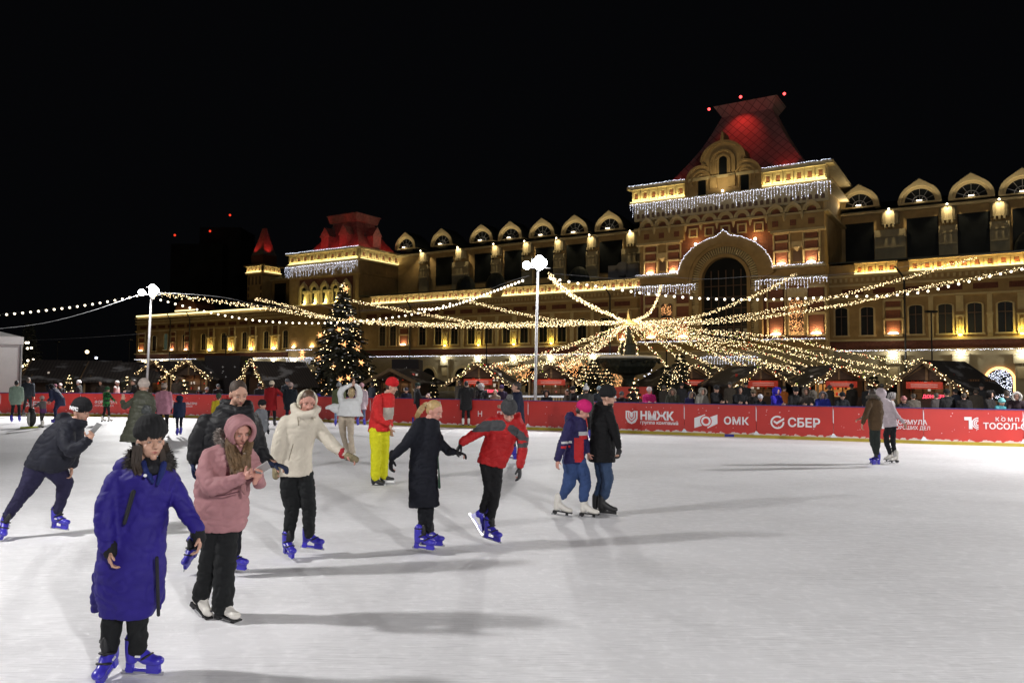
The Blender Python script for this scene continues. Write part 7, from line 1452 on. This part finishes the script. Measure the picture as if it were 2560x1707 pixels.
# spectators behind the boards: x, top of the head, colours
BX = [p[0] for p in BP]
def behind(x, off=.55):
    for i in range(len(BP) - 1):
        if BX[i] <= x <= BX[i + 1] + 60:
            t_ = (x - BX[i]) / (BX[i + 1] - BX[i]); return (1 / ((1 - t_) / BG[i].y + t_ / BG[i + 1].y)) + off
    return 23.5
G2 = 'spectators standing behind the boards'
sp = [(1622.6, 966.7, 8, (.50, .02, .16), ('beanie', (.58, .5, .5)), 'front', 'spectator in a bright pink jacket and white beanie behind the boards', .55),
 (1683, 968, -20, (.04, .042, .03), ('furhood', (.03, .03, .03), (.20, .16, .12)), 'rest', 'spectator with pale mittens on the boards right of the pink jacket', .5),
 (1726, 976, 10, (.03, .03, .10), ('furhood', (.03, .03, .09), (.35, .3, .24)), 'rest', 'child in a navy jacket with a pale fur hood above ОМК', .55),
 (1752, 967, 15, (.20, .19, .165), ('furhood', (.2, .19, .16), (.25, .22, .18)), 'rest', 'spectator in a beige grey jacket with a thick fur hood', .5),
 (1790, 962, 30, (.009, .009, .011), ('cap', (.02, .02, .022)), 'front', 'bearded man in black and a flat dark cap behind the ОМК board', .6),
 (1850, 964, 0, (.010, .010, .012), ('hood', (.012, .012, .014)), 'front', 'spectator with a black hood up behind the seam left of СБЕР', .6),
 (1883, 973, 5, (.015, .013, .012), ('beanie', (.12, .09, .06)), 'down', 'dim spectator with a tan hat left of the white hat child', 1.3),
 (1899, 984.5, 0, (.010, .012, .018), ('beanie', (.55, .56, .62)), 'rest', 'child in black with a bright white beanie above СБЕР', .45),
 (1940, 967, 35, (.03, .02, .36), ('hood', (.035, .025, .42)), 'front', 'spectator in a bright blue jacket with the hood up', .55),
 (1986, 965, 10, (.008, .008, .009), ('beanie', (.010, .010, .011)), 'rest', 'clean shaven man all in black with one hand on the boards', .5),
 (2014, 967, -10, (.05, .042, .038), ('furhood', (.06, .05, .04), (.10, .08, .06)), 'front', 'spectator in a brown coat with a white beanie under the hood', .6),
 (2034, 975, 180, (.16, .145, .12), ('hood', (.14, .12, .10)), 'down', 'person in a grey beige puffer jacket turned away from the rink', 1.1),
 (2056, 976, -15, (.02, .03, .26), ('furhood', (.10, .09, .10), (.12, .11, .12)), 'rest', 'spectator in a royal blue jacket with a grey fur collar', .5),
 (2103, 978, 0, (.010, .012, .016), ('cap', (.010, .012, .015)), 'rest', 'man in a dark jacket leaning over the boards on his elbows', .4),
 (2228, 980, 60, (.38, .36, .36), ('hood', (.3, .28, .28)), 'front', 'child in a pale jacket and grey hood behind the lilac skater', .55),
 (2258, 990, 10, (.014, .012, .018), ('beanie', (.42, .18, .18)), 'down', 'short spectator in a dark coat and salmon pink hat', .6),
 (2284, 982, 170, (.10, .085, .07), ('none', 0), 'down', 'blurred person in a beige brown coat by the dark chalet post', 2.2),
 (2341, 980, 200, (.06, .05, .05), ('none', 0), 'down', 'person in a grey brown coat at the chalet counter', 3.0),
 (2368, 972, 180, (.010, .010, .011), ('beanie', (.012, .012, .012)), 'down', 'person in black standing before the large dark chalet', 1.6),
 (2410, 980, 160, (.012, .010, .011), ('none', 0), 'down', 'dark haired person in black right of the chalet counter', 1.4),
 (2473, 975, 30, (.012, .010, .010), ('hood', (.014, .012, .012)), 'front', 'dark hooded person left of the turquoise hat child', .9),
 (2499, 994, 12, (.05, .22, .26), ('beanie', (.18, .48, .50)), 'rest', 'child in a turquoise hat and scarf leaning on the boards', .42),
 (2518, 974, 170, (.008, .008, .009), ('none', 0), 'down', 'black silhouette of a person in front of the curtain of lights', 1.5),
 (2540, 977, -25, (.02, .010, .014), ('furhood', (.4, .38, .36), (.60, .56, .52)), 'rest', 'spectator in a white fur hat at the right edge', .5),
 (1238, 972, -20, (.30, .24, .19), ('scarf', (.46, .38, .30)), 'down', 'spectator in a beige headscarf left of the tall man in navy', .8),
 (1254, 962, 0, (.03, .02, .05), ('beanie', (.06, .035, .10)), 'down', 'spectator in a purple hat half hidden by the tall man in navy', 1.4),
 (1366, 975, 4, (.010, .009, .010), ('hood', (.012, .010, .012)), 'front', 'child in a black hood beside the wooden picket fence', .5),
 (1434, 965, -70, (.012, .012, .013), ('beanie', (.012, .012, .014)), 'down', 'man in black in profile left of the white pompom hat', .7),
 (1419, 972, -60, (.05, .035, .025), ('none', 0), 'down', 'brown haired spectator left of the man in black profile', 1.4),
 (1498, 965, 170, (.03, .04, .05), ('beanie', (.25, .32, .36)), 'down', 'person in a pale blue beanie just left of the black coat man', .6),
 (1554, 978, 0, (.015, .013, .014), ('beanie', (.08, .08, .085)), 'down', 'short dim spectator with a grey hat before the red fence', .8),
 (1584, 980, 180, (.008, .008, .008), ('hood', (.010, .010, .010)), 'down', 'dark hooded figure before the little lit fir', .9),
 (1015.6, 968, 0, (.012, .014, .03), ('cap', (.03, .03, .045)), 'down', 'man in a dark blue cap behind the boards near the yellow trousers', .6),
 (1070, 984, 5, (.03, .025, .025), ('beanie', (.48, .36, .36)), 'down', 'child in a pale pink hat behind the blond girl', .5),
 (796, 984, -20, (.03, .03, .28), ('hood', (.04, .04, .32)), 'front', 'child in a bright blue hood behind the boards near the fir tree', .6),
 (820, 986, 0, (.01, .01, .012), ('beanie', (.015, .015, .015)), 'down', 'small pale faced child in black behind the boards near the fir tree', .7),
 (473, 985, 10, (.30, .29, .29), ('furhood', (.3, .3, .3), (.42, .4, .4)), 'down', 'spectator in a white fur hood right of the lit heart', .6),
 (517, 968, 0, (.02, .02, .022), ('beanie', (.40, .38, .40)), 'down', 'spectator in black with a white beanie left of the dark stand', .7),
 (545, 960, 15, (.03, .03, .035), ('cap', (.15, .16, .17)), 'down', 'tall dim spectator in a grey cap before the dark stand', 1.2),
 (499, 976, -30, (.015, .015, .017), ('furhood', (.015, .015, .015), (.14, .14, .14)), 'down', 'spectator in a dark coat with a pale furry hood edge', .9),
 (718, 946, 5, (.03, .035, .045), ('beanie', (.14, .14, .15)), 'down', 'tall man in a dark jacket and grey beanie behind the boards', .9),
 (197, 950, -80, (.022, .022, .022), ('beanie', (.58, .56, .54)), 'front', 'spectator in a dark jacket and white beanie in profile', .5),
 (136, 960, 60, (.05, .02, .03), ('beanie', (.12, .05, .07)), 'down', 'spectator in a plum hat behind the bending adult', .6),
 (150, 958, 10, (.02, .02, .02), ('beanie', (.35, .3, .28)), 'down', 'spectator in a beige hat behind the bending adult', 1.0),
 (335, 948, -60, (.012, .012, .012), ('none', 0), 'front', 'dark haired man in black facing the fur hood near the left pole', .5),
 (648, 958, 40, (.04, .04, .045), ('beanie', (.03, .03, .035)), 'down', 'spectator in grey just left of the tall man in the grey beanie', 1.3)]
for x, ty, yw, cc, ht, am, lb, off in sp:
    D_ = behind(x, off)
    std(x, 0, 1.7, yw, cc, lb, D=D_, top=ty, hat=ht, arms=(am, am), sk=None, group=G2, hem=.45, vox=.024, hair=(.04, .028, .02), gloves=(.5, .47, .44) if 'mittens' in lb or 'turquoise' in lb else None, pitch=10, lean=10 if am == 'rest' else 0)
# second row of market visitors, dim
rq = random.Random(11)
row = [(1150, 40, 'dark jacket market visitor at the counter with the LED text'), (1290, 40, 'market visitor in dark green near the pale pole foot'), (1660, 36, 'market visitor in brown behind the mittens spectator'), (1705, 38, 'market visitor in a tan jacket among the firs'), (1825, 36, 'market visitor in black under the middle chalet'), (1865, 38, 'tall market visitor in grey under the middle chalet'), (1960, 36, 'market visitor in an orange vest near the bright blue jacket'),
       (2075, 36, 'market visitor at the orange lit counter'), (2130, 36, 'market visitor with bare arms lit by the orange counter'), (2170, 34, 'market visitor in black right of the orange counter'), (2205, 35, 'market visitor in dark blue behind the brown coat skater'), (2390, 31, 'market visitor in dark brown at the chalet side window'), (2440, 30, 'market visitor in black at the end of the chalet'), (2455, 33, 'market visitor in a dark hood behind the chalet corner'),
       (250, 42, 'market visitor in black before the second dark chalet'), (440, 42, 'market visitor in dark grey under the lit heart'), (590, 42, 'market visitor in a long dark coat left of the fir tree'), (930, 42, 'market visitor in brown right of the fir tree'), (985, 42, 'market visitor in dark blue by the low snowy chalet'), (1195, 38, 'market visitor in dark red beside the LED text chalet')]
for i, (x, D_, lb) in enumerate(row):
    c_ = (.30, .08, .01) if 'orange vest' in lb else rq.choice([(.02, .02, .022), (.03, .025, .02), (.02, .024, .035), (.05, .04, .03)])
    std(x, 0, rq.uniform(1.6, 1.82), rq.choice([0, 20, 150, 180, 200, -40]), c_, lb, D=D_, sk=None, hat=rq.choice([('beanie', (.03, .03, .03)), ('beanie', (.10, .09, .08)), ('hood', (.03, .025, .025)), ('none', 0)]), group='visitors in the market behind', hem=.42, vox=.03)
# penguin skating aid
pb = gp(78, 1070); pb.z = 0; t = thing('penguin_skate_aid', pb, 'black and white penguin skating aid on a yellow base', 'skating aid')
PR, PF = V((.55, -.84, 0)), V((-.84, -.55, 0))
b = MB(); b.ell(pb + V((0, 0, .37)), PR * .15, PF * .16, V((0, 0, .32)), 16, 10); b.ell(pb + V((0, 0, .68)) + PF * .01, PR * .10, PF * .11, V((0, 0, .10)), 14, 8)
put('body', weld(b, .014, 2, None, lambda c: 1 if (c - pb).dot(PF) > .055 and .1 < c.z < .60 else 0, [fab((.008, .008, .010), .35), fab((.65, .64, .6), .5)]), t)
for s_ in (-1, 1): b = MB(); b.ell(pb + PR * s_ * .16 + V((0, 0, .42)), PR * .03, PF * .06, V((0, 0, .18)), 10, 8); b.build('flipper', fab((.008, .008, .010), .35), t, smooth=True); MB().cap(pb + PR * s_ * .09 + V((0, 0, .68)), pb + PR * s_ * .22 + V((0, 0, .74)), .02, .02).build('handle', fab((.01, .01, .012)), t, smooth=True)
MB().cap(pb + PF * .10 + V((0, 0, .67)), pb + PF * .17 + V((0, 0, .655)), .022, .008).build('beak', fab((.5, .22, .02)), t, smooth=True)
MB().obox(pb + V((0, 0, .035)) + PF * .05, PF * .30, PR * .05, V((0, 0, .02))).obox(pb + V((0, 0, .035)) + PR * .11, PF * .30, PR * .03, V((0, 0, .018))).obox(pb + V((0, 0, .035)) - PR * .11, PF * .30, PR * .03, V((0, 0, .018))).build('base', fab((.42, .48, .02), .5), t)
bpy.data.objects.remove(_tmp)
